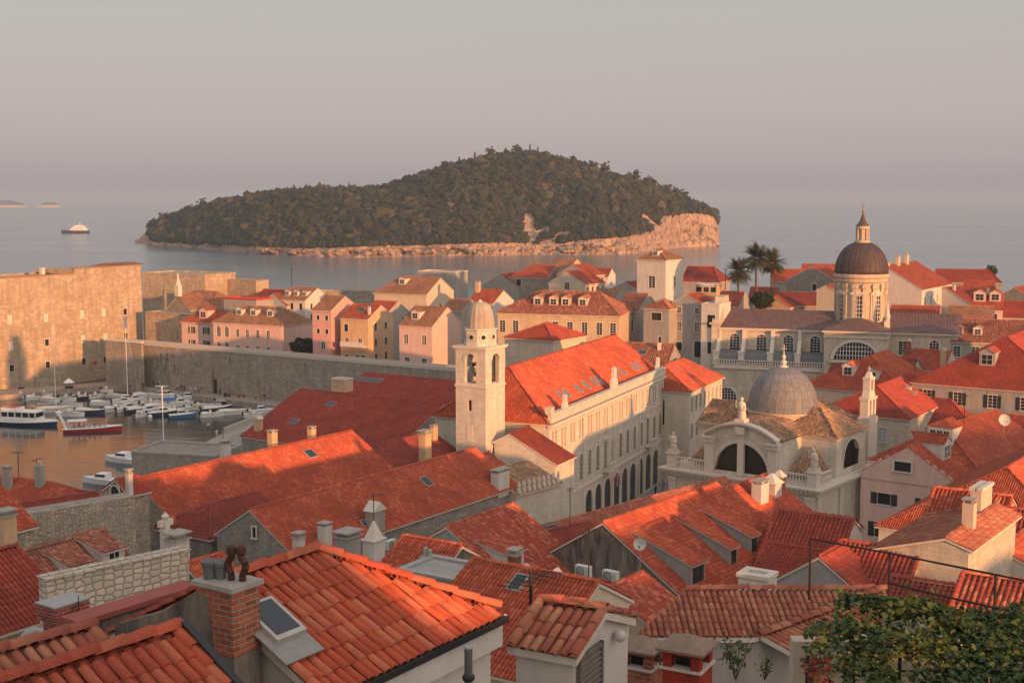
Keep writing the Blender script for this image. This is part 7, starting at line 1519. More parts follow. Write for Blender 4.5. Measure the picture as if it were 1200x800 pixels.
G1, G2 = 'small boats moored by the fortress quay', 'motorboats moored along the harbour wall'
boats = [
 ('white open motorboat nearest the fortress quay at left', 25, 466, 100, 6, 'open', 'white', None, G1), ('white boat with two upright seats beside the long tour boat', 40, 468, 60, 5, 'open', 'white', 'cream', G1),
 ('slim white motorboat under a pale cover by the quay', 59, 470, 118, 6.5, 'covered', 'white', 'cream', G1), ('small white motorboat beneath the striped quay tent', 78, 469, 105, 5.5, 'open', 'white', None, G1),
 ('white speedboat with dark cover beside the cluster of black inflatables', 84, 476, 110, 6.5, 'covered', 'white', 'grey', G1), ('black inflatable boat against the quay', 93, 466, 95, 5, 'open', 'black', None, G1),
 ('second black inflatable with white motor against the quay', 101, 467, 70, 5, 'open', 'black', None, G1), ('white boat turned end-on beside the black inflatables', 112, 466, 40, 5, 'open', 'white', None, G1),
 ('dark blue boat with a broad white cover in front of the quay boats', 104, 484, 100, 8, 'covered', 'navy', 'cream', G1), ('low white boat lying just behind the dark blue covered boat', 82, 487, 104, 7.5, 'open', 'white', None, G1), ('tiny white dinghy by the corner of the two walls', 125, 459, 108, 4, 'open', 'white', None, G1),
 ('tan wooden boat in the corner below the creeper', 136, 466, 110, 6.5, 'covered', 'cream', 'tan', G2), ('white sailboat with tall bare mast in the wall corner', 147, 471, 62, 8, 'cabin', 'white', None, G2), ('long white launch with red trim in the front row', 136, 481, 52, 8, 'open', 'white', 'cream', G2),
 ('white motorboat with red cabin roof in the front row', 150, 481, 48, 7, 'cabin', 'white', None, G2), ('small white cabin boat behind the red-roofed boat', 158, 471, 60, 6, 'cabin', 'white', None, G2), ('cream covered boat in the middle of the front row', 161, 482, 52, 7, 'covered', 'navy', 'cream', G2),
 ('white motorboat with long foredeck in the back row', 168, 465, 66, 7, 'covered', 'white', 'cream', G2), ('white cabin boat with dark windows in the front row', 173, 484, 50, 7, 'cabin', 'white', None, G2), ('white open boat with grey motor in the middle row', 177, 474, 58, 6.5, 'open', 'white', None, G2),
 ('large white motor cruiser with flat canopy in the back row', 192, 466, 104, 9, 'cruiser', 'white', None, G2), ('dark hulled boat with white deck in the front row', 190, 486, 66, 8, 'cabin', 'navy', None, G2), ('white boat with a bright blue canvas bundle', 203, 472, 70, 7, 'covered', 'white', 'bluecov', G2),
 ('white motorboat tucked beside the blue canvas boat', 211, 475, 60, 6.5, 'cabin', 'white', None, G2), ('blue striped cabin boat at the front of the row', 212, 489, 72, 6.5, 'cabin', 'blue', None, G2), ('white motorboat just behind the blue striped cabin boat', 205, 483, 62, 6.5, 'open', 'white', 'cream', G2), ('white open boat with high windscreen near the quay', 220, 468, 80, 6.5, 'cabin', 'white', None, G2),
 ('white speedboat with pointed bow in the right part of the row', 233, 479, 62, 8, 'open', 'white', None, G2), ('white speedboat with tan cover next to the pointed bow boat', 241, 478, 60, 7.5, 'covered', 'white', 'tan', G2), ('black and white speedboat with raked bow', 252, 481, 62, 8, 'covered', 'black', 'cream', G2),
 ('big white boat wrapped in a tall cream cover', 272, 485, 64, 9, 'covered', 'white', 'cream', G2), ('dark boat close to the quay behind the big wrapped boat', 266, 473, 96, 7, 'covered', 'black', 'grey', G2), ('white motorboat half hidden by the arsenal roof', 306, 484, 74, 7, 'cabin', 'white', None, G2), ('dark boat between quay and arsenal roof', 297, 475, 96, 6, 'covered', 'black', 'grey', G2), ('low white skiff beside the arsenal roof', 298, 488, 70, 6, 'open', 'white', None, G2),
 ('little white dinghy tied between the front row boats', 166, 488, 40, 4.5, 'open', 'white', None, G2), ('white cabin boat squeezed behind the red-roofed boat', 145, 474, 70, 6.5, 'cabin', 'white', None, G2), ('cream topped boat in the second row left of the cruiser', 183, 478, 64, 7, 'covered', 'white', 'cream', G2), ('grey covered boat against the quay right of the cruiser', 226, 464, 100, 6, 'covered', 'white', 'grey', G2), ('small white launch in the gap beside the black and white speedboat', 247, 488, 66, 6, 'open', 'white', 'cream', G2), ('white runabout nearest the corner of the fortress quay', 52, 464, 112, 5, 'open', 'white', 'tan', G1), ('white launch between the two sailboats', 118, 474, 80, 6, 'covered', 'white', 'cream', G1),
]
for lab, px, py, a, L, k, hu, cv, gr in boats: boat(lab, px, py, a, L * .88, k, hu, cv, group=gr, mast=17 if 'tall bare mast' in lab else 0)
boat('white sailboat with a tall mast behind the tour boat', 62, 482, 60, 9, 'covered', 'white', 'cream', name='sailboat', mast=19)
boat('white cabin cruiser moored beside the grey bastion', 146, 541, 292, 8, 'cabin', 'white', None); boat('small white fishing boat with open cockpit below the bastion', 122, 566, 286, 7.5, 'cabin', 'white', None, name='fishing_boat')
def tour_boat():
    p = atz(32, 497, 0); t = thing('tour_boat', 'white passenger tour boat with windowed cabin and dark blue hull', 'boat', (p.x, p.y, 0), R(90 - 104)); L, B = 13.0, 4.0; mb = MB(); V = boat_hull(mb, L, B, 1.0, 0, 1); mb.build('hull', [BM['navy'], BM['white']], t)
    r = MB()
    for k in (2, 3): r.path([tuple(Vector(v[k]) + Vector((0, 0, -.12))) for v in V], .24, 6)
    r.build('gunwale', BM['white'], t)
    c = MB(); z = 1.05; c.box(-5.4, -1.6, z, 3.2, 1.6, z + .7); c.box(-5.6, -1.75, z + 1.75, 3.4, 1.75, z + 1.95); c.box(-5.4, -1.45, z + 2.0, -1.5, 1.45, z + 2.6)
    for x in (-5.3, -3.6, -1.9, -.2, 1.5, 3.05):
        for y in (-1.55, 1.55): c.cbox(x, y, z + .7, .22, .12, 1.06)
    c.build('cabin', BM['white'], t); g = MB(); g.box(-5.2, -1.45, z + .7, 3.0, 1.45, z + 1.74); g.build('window', BM['glass'], t); b = MB(); b.box(-4.6, -1.3, z + 2.61, -2.0, 1.3, z + 2.7); b.build('red_roof_panel', BM['red'], t)
    f = MB(); f.tube((-6, 0, 1), (-6.4, 0, 3.2), .04); f.face([(-6.1, 0, 2.4), (-7.0, .15, 2.2), (-7.1, .1, 2.9), (-6.3, 0, 3.1)]); f.build('ensign', BM['red'], t)
tour_boat()
def red_boat():
    p = atz(105, 505, 0); t = thing('speedboat', 'long red and white speedboat crowded with seated passengers', 'boat', (p.x, p.y, 0), R(90 - 76)); L, B = 11.5, 2.6; mb = MB(); V = boat_hull(mb, L, B, .8, 0, 1); mb.build('hull', [BM['red'], BM['white']], t)
    r = MB()
    for k in (2, 3): r.path([tuple(Vector(v[k]) + Vector((0, 0, .06))) for v in V], .16, 6)
    r.build('rubber_rim', BM['white'], t)
    a = MB(); a.hexa([(-4.6, -1.1, .8), (-4.2, -1.1, .8), (-4.2, 1.1, .8), (-4.6, 1.1, .8)], [(-6.2, -.7, 4.0), (-5.9, -.7, 4.0), (-5.9, .7, 4.0), (-6.2, .7, 4.0)]); a.lathe(-6.1, 0, [(.5, 4.0), (.6, 4.2), (.3, 4.5), (.02, 4.6)], 10); a.build('radar_arch', BM['white'], t)
    c = MB(); c.box(-4.3, -1.2, 2.3, -.5, 1.2, 2.42); 
    for x in (-4.1, -.7):
        for y in (-1.1, 1.1): c.tube((x, y, .8), (x, y, 2.3), .03)
    c.build('canopy', BM['white'], t)
    s = MB(); 
    for i in range(7): s.cbox(-3.2 + i * 1.05, 0, .75, .4, 1.9, .45)
    s.build('seat', BM['grey'], t)
    return p, R(90 - 76)
RB = red_boat()
def yacht():
    p = atz(90, 273.2, 0); t = thing('yacht', 'distant motor yacht with dark hull and white decks on the open sea', 'yacht', (p.x, p.y, 0), R(90 - 270)); k = 1.0; L = 40.0 * p.y / 1846.0; q = L / 40; mb = MB(); V = boat_hull(mb, 40 * q, 8 * q, 4.2 * q, 0, 1, bow=.8); mb.build('hull', [flat('yacht_hull', (.035, .037, .045), .4), BM['white']], t)
    d = MB()
    for x0, x1, z0, z1, w_ in ((-15, 9, 4.0, 6.6, 3.2), (-13, 6, 6.9, 9.0, 2.8), (-10, 3, 9.3, 10.9, 2.2)): d.hexa([(x0 * q, -w_ * q, z0 * q), (x1 * q, -w_ * q, z0 * q), (x1 * q, w_ * q, z0 * q), (x0 * q, w_ * q, z0 * q)], [(x0 * q, -w_ * q, z1 * q), ((x1 - 2) * q, -w_ * q, z1 * q), ((x1 - 2) * q, w_ * q, z1 * q), (x0 * q, w_ * q, z1 * q)]); d.box((x0 - 2) * q, -w_ * q, z1 * q, (x1 - 1.5) * q, w_ * q, (z1 + .3) * q)
    d.build('superstructure', BM['white'], t); g = MB()
    for x0, x1, z, w_ in ((-12, 6, 5.2, 3.25), (-10, 2, 8.0, 2.85)): g.box(x0 * q, -w_ * q, z * q, x1 * q, w_ * q, (z + .8) * q)
    g.build('window', BM['glass'], t); m = MB(); m.tube((-4 * q, 0, 11.4 * q), (-5 * q, 0, 16 * q), .25 * q); m.box(-6 * q, -1.6 * q, 13 * q, -4 * q, 1.6 * q, 13.4 * q); m.build('mast', BM['white'], t)
yacht()
for i, (px, py, c, lab) in enumerate(((157, 488, 'red', 'small red mooring buoy in front of the moored boats'), (176, 489, 'white', 'small white mooring buoy in front of the moored boats'))):
    p = atz(px, py, 0); t = thing('buoy', lab, 'buoy', (p.x, p.y, 0)); b = MB(); b.lathe(0, 0, [(.05, -.3), (.45, -.1), (.5, .2), (.35, .55), (.08, .7)], 12); b.build('float', BM[c], t, True); b = MB(); b.tube((0, 0, .65), (0, 0, .95), .06); b.build('eye', BM['grey'], t)
def jetty():
    pts = [atz(196, 536, 1.4), atz(232, 523, 1.4), atz(262, 507, 1.4), atz(300, 492, 1.4), atz(330, 480, 1.4)]; nrm = [Vector((.45, -.9, 0))] * 5; mb = MB(); w_ = [3.5, 4.5, 5, 5, 5]
    for (a, b, wa, wb) in zip(pts, pts[1:], w_, w_[1:]):
        n = Vector((.5, -.87, 0)); r = [a + n * wa, b + n * wb, b, a]; mb.hexa([(p.x, p.y, -3) for p in r], [(p.x, p.y, 1.4) for p in r])
    tag(mb.build('jetty', mat('concrete')), kind='structure')
    t = thing('jetty_wall', 'low pale wall along the jetty with people leaning on it', 'wall', pts[2]); m = MB()
    for a, b in zip(pts[2:], pts[3:]): a_, b_ = a - pts[2], b - pts[2]; n = Vector((.5, -.87, 0)); m.hexa([a_ + n * .1, a_ + n * .6, b_ + n * .6, b_ + n * .1][::-1], [q + Vector((0, 0, 1.1)) for q in (a_ + n * .1, a_ + n * .6, b_ + n * .6, b_ + n * .1)][::-1])
    m.build('wall', flat('pale_jetty', (.42, .39, .35), .9), t); p = MB(); a = atz(187, 527, 0) if False else Vector((0, 0, 0))
    f = at(192, 528, 214); t3 = thing('flagpole', 'tall thin white pole standing by the grey bastion', 'pole', (f.x, f.y, 0)); q = MB(); top = at(192, 455, 214).z; q.tube((0, 0, 0), (0, 0, top), .12, 8, 0, .06); q.build('pole', BM['white'], t3); q = MB(); q.tube((0, 0, top + .01), (0, 0, top + .3), .1, 8); q.build('finial', BM['white'], t3)
jetty()
# ---------------------------------------------------------------- people on the quay
def person_mesh(key, pose, cols):
    V = {'hip': (0, 0, .92), 'chest': (0, .0, 1.32), 'neck': (0, 0, 1.50), 'head': (0, .02, 1.62), 'top': (0, .02, 1.74)}; E = [('hip', 'chest'), ('chest', 'neck'), ('neck', 'head'), ('head', 'top')]; Rr = {'hip': .155, 'chest': .165, 'neck': .06, 'head': .10, 'top': .085}
    st = {'stand': .03, 'walk': .22, 'lean': .05}[pose]
    for s in (-1, 1):
        V.update({f'th{s}': (.10 * s, 0, .84), f'kn{s}': (.11 * s, .06 + st * s * .5, .48), f'an{s}': (.11 * s, st * s, .09), f'to{s}': (.12 * s, st * s + .15, .04), f'sh{s}': (.19 * s, 0, 1.42), f'el{s}': (.25 * s, (-.12 if pose == 'walk' else 0) * s, 1.14), f'wr{s}': (.24 * s, (.12 if pose != 'walk' else -.16 * s + .1), .92), f'ha{s}': (.235 * s, (.15 if pose != 'walk' else -.18 * s + .14), .83)})
        E += [('hip', f'th{s}'), (f'th{s}', f'kn{s}'), (f'kn{s}', f'an{s}'), (f'an{s}', f'to{s}'), ('chest', f'sh{s}'), (f'sh{s}', f'el{s}'), (f'el{s}', f'wr{s}'), (f'wr{s}', f'ha{s}')]
        Rr.update({f'th{s}': .095, f'kn{s}': .062, f'an{s}': .043, f'to{s}': .04, f'sh{s}': .07, f'el{s}': .045, f'wr{s}': .034, f'ha{s}': .035})
    K = list(V); me = bpy.data.meshes.new('person'); me.from_pydata([V[k] for k in K], [(K.index(a), K.index(b)) for a, b in E], []); o = bpy.data.objects.new('person', me); COL.objects.link(o)
    me.skin_vertices or me.attributes
    md = o.modifiers.new('Skin', 'SKIN'); 
    if not me.skin_vertices: bpy.context.view_layer.objects.active = o; bpy.ops.mesh.customdata_skin_add() if hasattr(bpy.ops.mesh, 'customdata_skin_add') else None
    sv = me.skin_vertices[0].data
    for i, k in enumerate(K): sv[i].radius = (Rr[k], Rr[k] * (.72 if k in ('hip', 'chest') else 1)); sv[i].use_root = k == 'hip'
    sb = o.modifiers.new('Sub', 'SUBSURF'); sb.levels = sb.render_levels = 1
    dg = bpy.context.evaluated_depsgraph_get(); m2 = bpy.data.meshes.new_from_object(o.evaluated_get(dg)); bpy.data.objects.remove(o); m2.name = 'person'
    return m2
PMESH = {k: person_mesh(k, k, None) for k in ('stand', 'walk', 'lean')}
CL = {'white': (.55, .54, .52), 'black': (.03, .03, .035), 'red': (.35, .05, .04), 'blue': (.08, .14, .26), 'grey': (.22, .22, .22), 'tan': (.36, .28, .2), 'green': (.08, .14, .08)}
def person(px, py, pose, top, legs, ang, label, group=None, z=1.2, o=None, k=1.0):
    me = PMESH[pose].copy(); me.materials.clear()
    for c in (flat('skin', (.42, .24, .16), .6), flat('shirt_' + top, CL[top], .85), flat('trousers_' + legs, CL[legs], .85), flat('hair_dark', (.04, .028, .02), .8), flat('shoe_dark', (.05, .045, .04), .7)): me.materials.append(c)
    for p in me.polygons:
        c = p.center; ax = abs(c.x)
        p.material_index = 3 if (c.z > 1.66 or (c.z > 1.56 and c.y < -.02)) else 0 if c.z > 1.49 else (0 if c.z < 1.12 and ax > .19 else 1) if (c.z > .96 or ax > .2) else 2 if c.z > .11 else 4
        p.use_smooth = True
    p = atz(px, py, z) if o is None else o
    t = tag(link('person', me, None, p, R(ang)), label, 'person', group); t.scale = (k, k, k); return t
GP = 'people strolling along the quay'
folk = [(148, 452, 'walk', 'white', 'grey', 200, 'person in white top near the wall corner, left of the pair'), (153, 453, 'walk', 'tan', 'blue', 30, 'person in tan top walking near the wall corner'), (168, 454, 'stand', 'black', 'black', 80, 'person in black sitting area left of the dark pair'), (180, 453, 'stand', 'black', 'black', 10, 'person in black, left one of the dark pair by the wall'), (185, 454, 'stand', 'black', 'blue', 190, 'person in black and blue, right one of the dark pair'),
 (208, 456, 'walk', 'white', 'black', 150, 'person in white top at the left of the crowd'), (212, 457, 'stand', 'black', 'grey', 60, 'person in black with grey trousers in the crowd'), (216, 456.5, 'stand', 'red', 'black', 240, 'person in red top in the left crowd by the wall'), (224, 459, 'walk', 'white', 'tan', 100, 'person in white with tan trousers between the two crowds'), (229, 459, 'stand', 'white', 'blue', 200, 'person in white with blue trousers in the right crowd'), (233, 459.5, 'stand', 'grey', 'black', 20, 'person in grey top in the right crowd'), (236.5, 459, 'walk', 'black', 'tan', 270, 'person in black top and tan trousers in the right crowd'),
 (247, 461, 'stand', 'tan', 'grey', 120, 'person in tan top just left of the quay door'), (258, 462, 'stand', 'black', 'black', 60, 'person in black just right of the quay door'), (264, 463, 'walk', 'grey', 'black', 200, 'person in grey beside the parked scooters'), (300, 467, 'stand', 'white', 'black', 90, 'person in white near the arsenal roof edge'), (305, 467.5, 'walk', 'red', 'grey', 200, 'person in red near the arsenal roof edge'), (310, 468, 'stand', 'black', 'blue', 20, 'person in black nearest the arsenal roof edge'),
 (244, 503, 'stand', 'white', 'black', 200, 'person in white standing on the jetty wall'), (249, 508, 'stand', 'black', 'red', 100, 'person in black sitting area of the jetty'), (254, 511, 'lean', 'white', 'white', 0, 'person in all white on the jetty path'), (261, 512, 'walk', 'grey', 'grey', 160, 'person in all grey on the jetty path')]
for px, py, po, a, b, an, lab in folk: person(px, py + 1.5, po, a, b, an, lab.replace(' sitting area', ''), GP, 2.5 if 'jetty wall' in lab else 1.4 if 'jetty' in lab else 1.2)
pal_ = [('blue', 'left of the palace arches'), ('black', 'under the palace arches'), ('white', 'in the street before the palace')]
for i in range(5):
    q = Vector(PAL_[1]) + hd(PAL_[2]) * (PAL_[3] * .78 + i * 2.0) + hd(PAL_[2] + 90) * (2.2 + (i % 2) * 1.4); q.z = 4.05
    person(0, 0, 'walk' if i % 2 else 'stand', ('black', 'blue', 'grey', 'white', 'black')[i], ('black', 'grey', 'blue', 'black', 'tan')[i], 40 + i * 70, ('person all in black farthest left before the palace arches', 'person in blue walking past the palace arches', 'person in grey top and blue trousers by the palace', 'person in white walking before the palace arches', 'person in black top and tan trousers by the palace corner')[i], 'people in front of the palace', o=q)
def passengers():
    labs = ['red', 'white', 'blue', 'black', 'tan', 'red', 'grey', 'white']
    for i in range(12):
        x = -3.2 + (i // 2) * 1.05; y = -.45 if i % 2 else .45; M = Matrix.Translation(RB[0]) @ Matrix.Rotation(RB[1], 4, 'Z'); q = M @ Vector((x + .1, y, .55))
        person(0, 0, 'lean', ('red', 'white', 'blue', 'black', 'tan', 'grey')[i % 6], 'grey', math.degrees(RB[1]) - 90, 'passenger aboard the crowded red and white speedboat', 'passengers of the red speedboat', o=Vector((q.x, q.y, .2)))
passengers()
def quay_things():
    p = atz(81, 455, 1.2); t = thing('tent', 'small striped white market tent on the quay by the fortress', 'tent', (p.x, p.y, 1.2), R(30)); t.scale = (.75, .75, .75); b = MB(); b.hexa([(-1.6, -1.6, 2.0), (1.6, -1.6, 2.0), (1.6, 1.6, 2.0), (-1.6, 1.6, 2.0)], [(-.05, -.05, 3.5), (.05, -.05, 3.5), (.05, .05, 3.5), (-.05, .05, 3.5)]); b.build('canopy', BM['white'], t); q = MB()
    for x in (-1.5, 1.5):
        for y in (-1.5, 1.5): q.tube((x, y, 0), (x, y, 2), .05)
    q.build('pole', BM['grey'], t)
    s = MB(); s.box(-1.2, -.5, 0, 1.2, .5, .9); s.build('counter', BM['black'], t)
    for lab, px, py, c in (('red scooter parked against the harbour wall', 283, 465.5, 'red'), ('dark scooter parked right of the quay door', 266, 465, 'black')):
        p = atz(px, py, 1.2); t = thing('scooter', lab, 'scooter', (p.x, p.y, 1.2), R(20)); b = MB(); b.hexa([(-.7, -.18, .3), (.2, -.18, .25), (.2, .18, .25), (-.7, .18, .3)], [(-.7, -.15, .75), (.0, -.15, .7), (.0, .15, .7), (-.7, .15, .75)]); b.hexa([(.2, -.2, .25), (.5, -.2, .3), (.5, .2, .3), (.2, .2, .25)], [(.42, -.2, .95), (.6, -.2, .95), (.6, .2, .95), (.42, .2, .95)]); b.build('body', BM[c], t)
        for x in (-.6, .62): q = MB(); q.M = Matrix.Translation((x, 0, .25)) @ Matrix.Rotation(R(90), 4, 'X'); q.lathe(0, 0, [(.1, -.05), (.25, -.05), (.25, .05), (.1, .05)], 14); q.build('wheel', BM['black'], t)
        q = MB(); q.tube((.5, -.32, 1.02), (.5, .32, 1.02), .025); q.tube((.55, 0, .9), (.5, 0, 1.02), .03); q.build('handlebar', BM['black'], t); q = MB(); q.box(-.75, -.14, .75, .05, .14, .83); q.build('seat', BM['black'], t)
quay_things()
# ---------------------------------------------------------------- palms and a round bush
def palm(label, px, ytop, ybase, D, r, seed):
    top = at(px, ytop + r * 1500 / D * .55, D); base = float(terrain(top.x, D)); h = top.z - base; t = thing('palm_tree', label, 'palm', (top.x, D, base), 0, 'date palms beside the cathedral'); rn = random.Random(seed); tr = MB()
    n = 12
    for i in range(n): tr.tube((.15 * math.sin(i * .4), 0, h * i / n), (.15 * math.sin((i + 1) * .4), 0, h * (i + 1) / n), .36 - .008 * i, 10, 0, .30 - .008 * i)
    tr.build('trunk', flat('palm_trunk', (.12, .085, .055), .95, .1, .4, 3, .5), t)
    cr = MB()
    for k in range(110):
        az = rn.uniform(0, 2 * math.pi); el = math.radians(rn.choice([75, 60, 45, 30, 15, 0, -15, -30]) + rn.uniform(-8, 8)); L = r * rn.uniform(.85, 1.1); p = Vector((0, 0, h)); d = Vector((math.cos(az) * math.cos(el), math.sin(az) * math.cos(el), math.sin(el))); pts = [p.copy()]
        for i in range(9): p = p + d * L / 9; d = (d + Vector((0, 0, -.11))).normalized(); pts.append(p.copy())
        for i in range(1, 9):
            u = i / 9; wd = r * .27 * math.sin(math.pi * min(1, .12 + u * .9)); ax = (pts[i + 1] - pts[i - 1]).normalized(); sd_ = ax.cross(Vector((0, 0, 1))); sd_ = sd_.normalized() if sd_.length > .05 else Vector((1, 0, 0))
            for s in (-1, 1):
                for j in range(2):
                    a = pts[i] + (pts[i + 1] - pts[i]) * (j * .5); q = a + sd_ * s * wd + ax * wd * .6 - Vector((0, 0, wd * .35)); wv = ax * (L / 9 * .30); cr.face([a, a + wv, q + wv * .15])
            cr.face([pts[i] - sd_ * .03, pts[i + 1] - sd_ * .03, pts[i + 1] + sd_ * .03, pts[i] + sd_ * .03])
    cr.build('crown', leaf_mat('palm_fronds', [(.045, .055, .025), (.06, .068, .03), (.10, .085, .04)], pos_scale=.6), t)
    dd = MB()
    for k in range(26):
        az = rn.uniform(0, 2 * math.pi); a = Vector((.2 * math.cos(az), .2 * math.sin(az), h - .1)); b = a + Vector((math.cos(az) * .7, math.sin(az) * .7, -rn.uniform(.8, 1.7))); sd_ = Vector((-math.sin(az), math.cos(az), 0)); dd.face([a - sd_ * .1, a + sd_ * .1, b + sd_ * .03, b - sd_ * .03])
    dd.build('dead_frond', flat('dead_frond', (.20, .12, .06), .95), t)
palm('bushy left palm of the three, shortest one', 866, 308, 352, 300, 3.9, 1); palm('tallest palm in the middle of the three', 887, 291, 352, 300, 4.2, 2); palm('right palm of the three with a slender trunk', 905, 298, 352, 306, 3.9, 3)
def bush(label, px, py, D, rx, rz, cols='bush_leaves', base=None):
    c = at(px, py, D); t = thing('bush', label, 'bush', (c.x, c.y, c.z - rz)); mb = MB(); n = 900; d = rng.normal(0, 1, (n, 3)); d /= np.linalg.norm(d, axis=1)[:, None]; rr = rng.uniform(.75, 1.05, n)[:, None]; P = d * rr * np.array([rx, rx * .8, rz]) * (1 + .12 * np.sin(d[:, :1] * 7 + d[:, 2:] * 5)) + np.array([0, 0, rz]); P = P[P[:, 2] > -.2]
    leafcards(mb, P, np.full(len(P), rx * .13), 0, .2); Cb = rng.normal(0, .35, (14, 3)) * np.array([rx, rx * .7, rz]) * .8 + np.array([0, 0, rz * .9]); blobs(mb, Cb, np.full(14, rx * .38), 1, .15); mb.build('foliage', leaf_mat(cols, [(.018, .026, .012), (.03, .04, .018), (.045, .055, .025)], pos_scale=.5), t); s = MB(); s.tube((0, 0, -4), (0, 0, rz), .2, 6); s.build('trunk', flat('bark', (.09, .065, .045)), t)
bush('dark rounded evergreen bush behind the harbour wall', 356, 407, 309, 3.3, 2.2); bush('dark shrub at the foot of the palms', 893, 352, 296, 2.6, 2.0); bush('leafy shrub between roof gables under the left palm', 862, 357, 297, 2.0, 1.6); bush('small tree on the red roof ridge at the right skyline', 1161, 319, 350, 1.6, 1.9)
# ---------------------------------------------------------------- rooftop clutter
def dish(label, px, py, D, r, az=-20, h=1.6):
    p = at(px, py, D); t = thing('satellite_dish', label, 'satellite dish', p, R(az)); b = MB(); b.M = Matrix.Rotation(R(70), 4, 'X'); b.lathe(0, 0, [(.02, -.10 * r / .4), (r * .5, -.07 * r / .4), (r, .06 * r / .4), (r * 1.02, .07 * r / .4)], 20, cap=False); b.build('reflector', flat('dish_white', (.48, .46, .43), .5), t, True); m = MB(); m.tube((0, .1, 0), (0, .12, -h), .03); m.build('mast', mat('zinc'), t); q = MB(); q.tube((0, -.05, -r * .8), (0, -r * 1.1, -.05), .018); q.cbox(0, -r * 1.1, -.1, .08, .12, .1); q.build('receiver_arm', mat('iron'), t)
dish('white satellite dish on a mast beside the big dormered roof', 750, 637, 82, .42, -15, 2.2); dish('small satellite dish at the right edge above the orange roof', 1177, 492, 163, .75, 0, 2.4); dish('pale dish on the street roof near the right edge', 1189, 478, 196, .8, 10, 2.0)
def ac(label, px, py, D, ang, s=1.0, group=None):
    p = at(px, py, D); t = thing('air_conditioner', label, 'air conditioner', p, R(90 - ang), group); b = MB(); b.box(-.42 * s, -.34 * s, -.3 * s, .42 * s, 0, .3 * s); b.build('case', flat('ac_case', (.50, .49, .46), .5), t); f = MB(); f.M = Matrix.Translation((-.1 * s, -.345 * s, 0)) @ Matrix.Rotation(R(90), 4, 'X'); f.lathe(0, 0, [(.22 * s, 0), (.25 * s, .02), (.25 * s, 0)], 18, cap=False)
    for k in range(5): f.lathe(0, 0, [(.04 * s * k + .02, .01), (.04 * s * k + .035, .015)], 16, cap=False)
    f.build('fan_grille', mat('iron'), t); q = MB(); q.box(-.4 * s, -.3 * s, -.36 * s, -.35 * s, .05, -.3 * s); q.box(.35 * s, -.3 * s, -.36 * s, .4 * s, .05, -.3 * s); q.build('bracket', mat('iron'), t)
GA = 'air conditioners under the stained gable'
ac('white air conditioner below the stained gable, beside the window shutters', 718, 674, 80, 128, 1.25, GA); ac('air conditioner partly hidden by the brick chimney', 686, 668, 80, 128, 1.25, GA); ac('lone air conditioner on the lit wall under the long orange roof', 455, 637, 99, 34, 1.2)
def antenna(label, px, py, D, h, arms, group='television aerials on the roofs'):
    p = at(px, py, D); t = thing('antenna', label, 'antenna', p, R(random.Random(px).uniform(0, 180)), group); b = MB(); b.tube((0, 0, -1.5), (0, 0, h), .035 * max(1, D / 110), 5); b.build('mast', mat('iron'), t); q = MB(); q.tube((-.7, 0, h - .15), (.7, 0, h - .15), .02 * max(1, D / 90), 4)
    for i in range(arms): x = -.65 + 1.3 * i / max(1, arms - 1); q.tube((x, -.32, h - .15), (x, .32, h - .15), .012 * max(1, D / 90), 4)
    q.build('aerial', mat('iron'), t)
for a in (('television aerial on the narrow zinc chimney above the harbour', 22, 556, 126, 2.4, 6), ('television aerial above the small white spire chimney', 438, 608, 87, 1.8, 5), ('television aerial on the patched roof ridge', 690, 655, 64, 1.6, 7), ('bent television aerial by the coarse-tiled turret', 622, 702, 24.5, .55, 6), ('television aerial on the lean-to under the palace', 668, 598, 118, 2.2, 5), ('television aerial over the red hipped roofs', 1072, 443, 205, 3, 5), ('television aerial on the orange roof with triple window', 1130, 485, 165, 2.6, 6), ('television aerial on the left red roof by the rubble wall', 44, 560, 126, 2.0, 5), ('television aerial on the house right of the tower house', 850, 332, 300, 3.4, 4), ('television aerial on the back row roofs beyond the wall', 342, 330, 385, 4, 4)): antenna(*a)
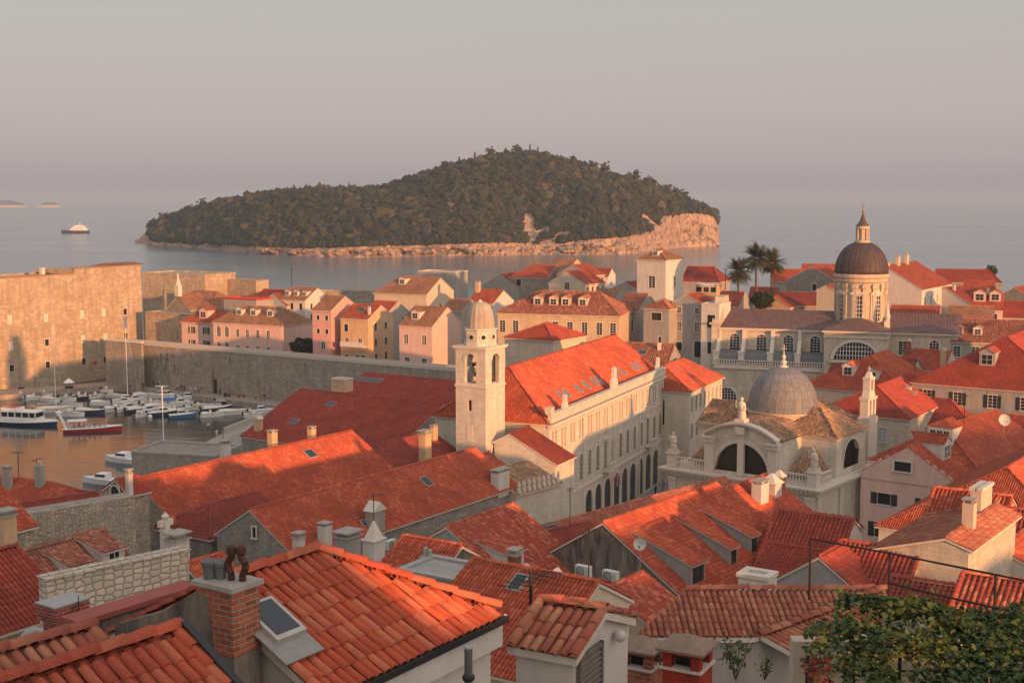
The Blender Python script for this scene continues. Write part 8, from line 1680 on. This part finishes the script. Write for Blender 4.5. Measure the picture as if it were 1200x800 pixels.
def stack(label, px, py, D, sx, h, m='white', style='tile', name='chimney_stack'):
    p = at(px, py, D); t = thing(name, label, 'chimney', p, R(58)); mb = MB(); mb.cbox(0, 0, -h - 2.5, sx, sx * .8, h + 2.5); mb.build('shaft', mat(m), t); c = MB(); c.cbox(0, 0, .001, sx * 1.2, sx, .1); 
    if style == 'tile': c.cbox(0, 0, .1, sx * .7, sx * .6, .25); c.cbox(0, 0, .35, sx * 1.25, sx * 1.05, .1)
    if style == 'cross': c.cbox(0, 0, .1, sx * .7, sx * .7, .5); c.cbox(0, 0, .3, sx * 1.9, sx * .5, .35); c.lathe(0, 0, [(sx * .3, .65), (sx * .45, .85), (.02, 1.1)], 8)
    if style == 'spire': c.cbox(0, 0, .1, sx * .95, sx * .75, 1.2, 0, .1)
    c.build('chimney_cap', mat('concrete' if style == 'tile' else 'trim'), t)
for a in (('pale stone chimney with a cross-shaped head in front of the orange roof', 194, 622, 70, .5, 2.5, 'trim', 'cross'), ('squat white chimney block beside the cross-headed chimney', 208, 632, 69, 1.0, 1.4, 'white', 'tile'), ('brown and ochre chimney with grey cap at the left edge', 7, 604, 82, 1.0, 2.6, 'ochre', 'tile'), ('small white gabled chimney with spire cap below the long orange roof', 438, 632, 86, 1.2, 2.6, 'white', 'spire'), ('broad grey chimney block below the long orange roof', 407, 628, 89, 1.45, 1.7, 'grey', 'tile'), ('round white chimney pot left of the grey chimney block', 350, 630, 89, .7, 1.6, 'white', 'tile'), ('white leaning chimney post on the arsenal edge', 264, 519, 178, 1.2, 2.4, 'white', 'tile'), ('thin white chimney beside the arched stone gable', 151, 555, 108, .5, 4, 'white', 'tile'), ('ochre chimney on the roof beside the bell tower', 498, 508, 147, 1.2, 3.0, 'ochre', 'tile'), ('small brown chimney on the patched roof', 603, 650, 80, .75, 1.6, 'brick', 'tile'), ('white chimney among red roofs right of the bell gable', 1070, 462, 200, 1.0, 3.0, 'white', 'tile'), ('tall white chimney beside the ribbed red roofs', 1132, 630, 80, .7, 2.2, 'white', 'tile'), ('red chimney behind the orange gabled house', 1068, 412, 244, 1.0, 2.6, 'brick', 'tile'), ('slim cream chimney on the skyline just right of the dark dome', 1040, 308, 302, 1.1, 2.0, 'cream', 'tile')): stack(*a)
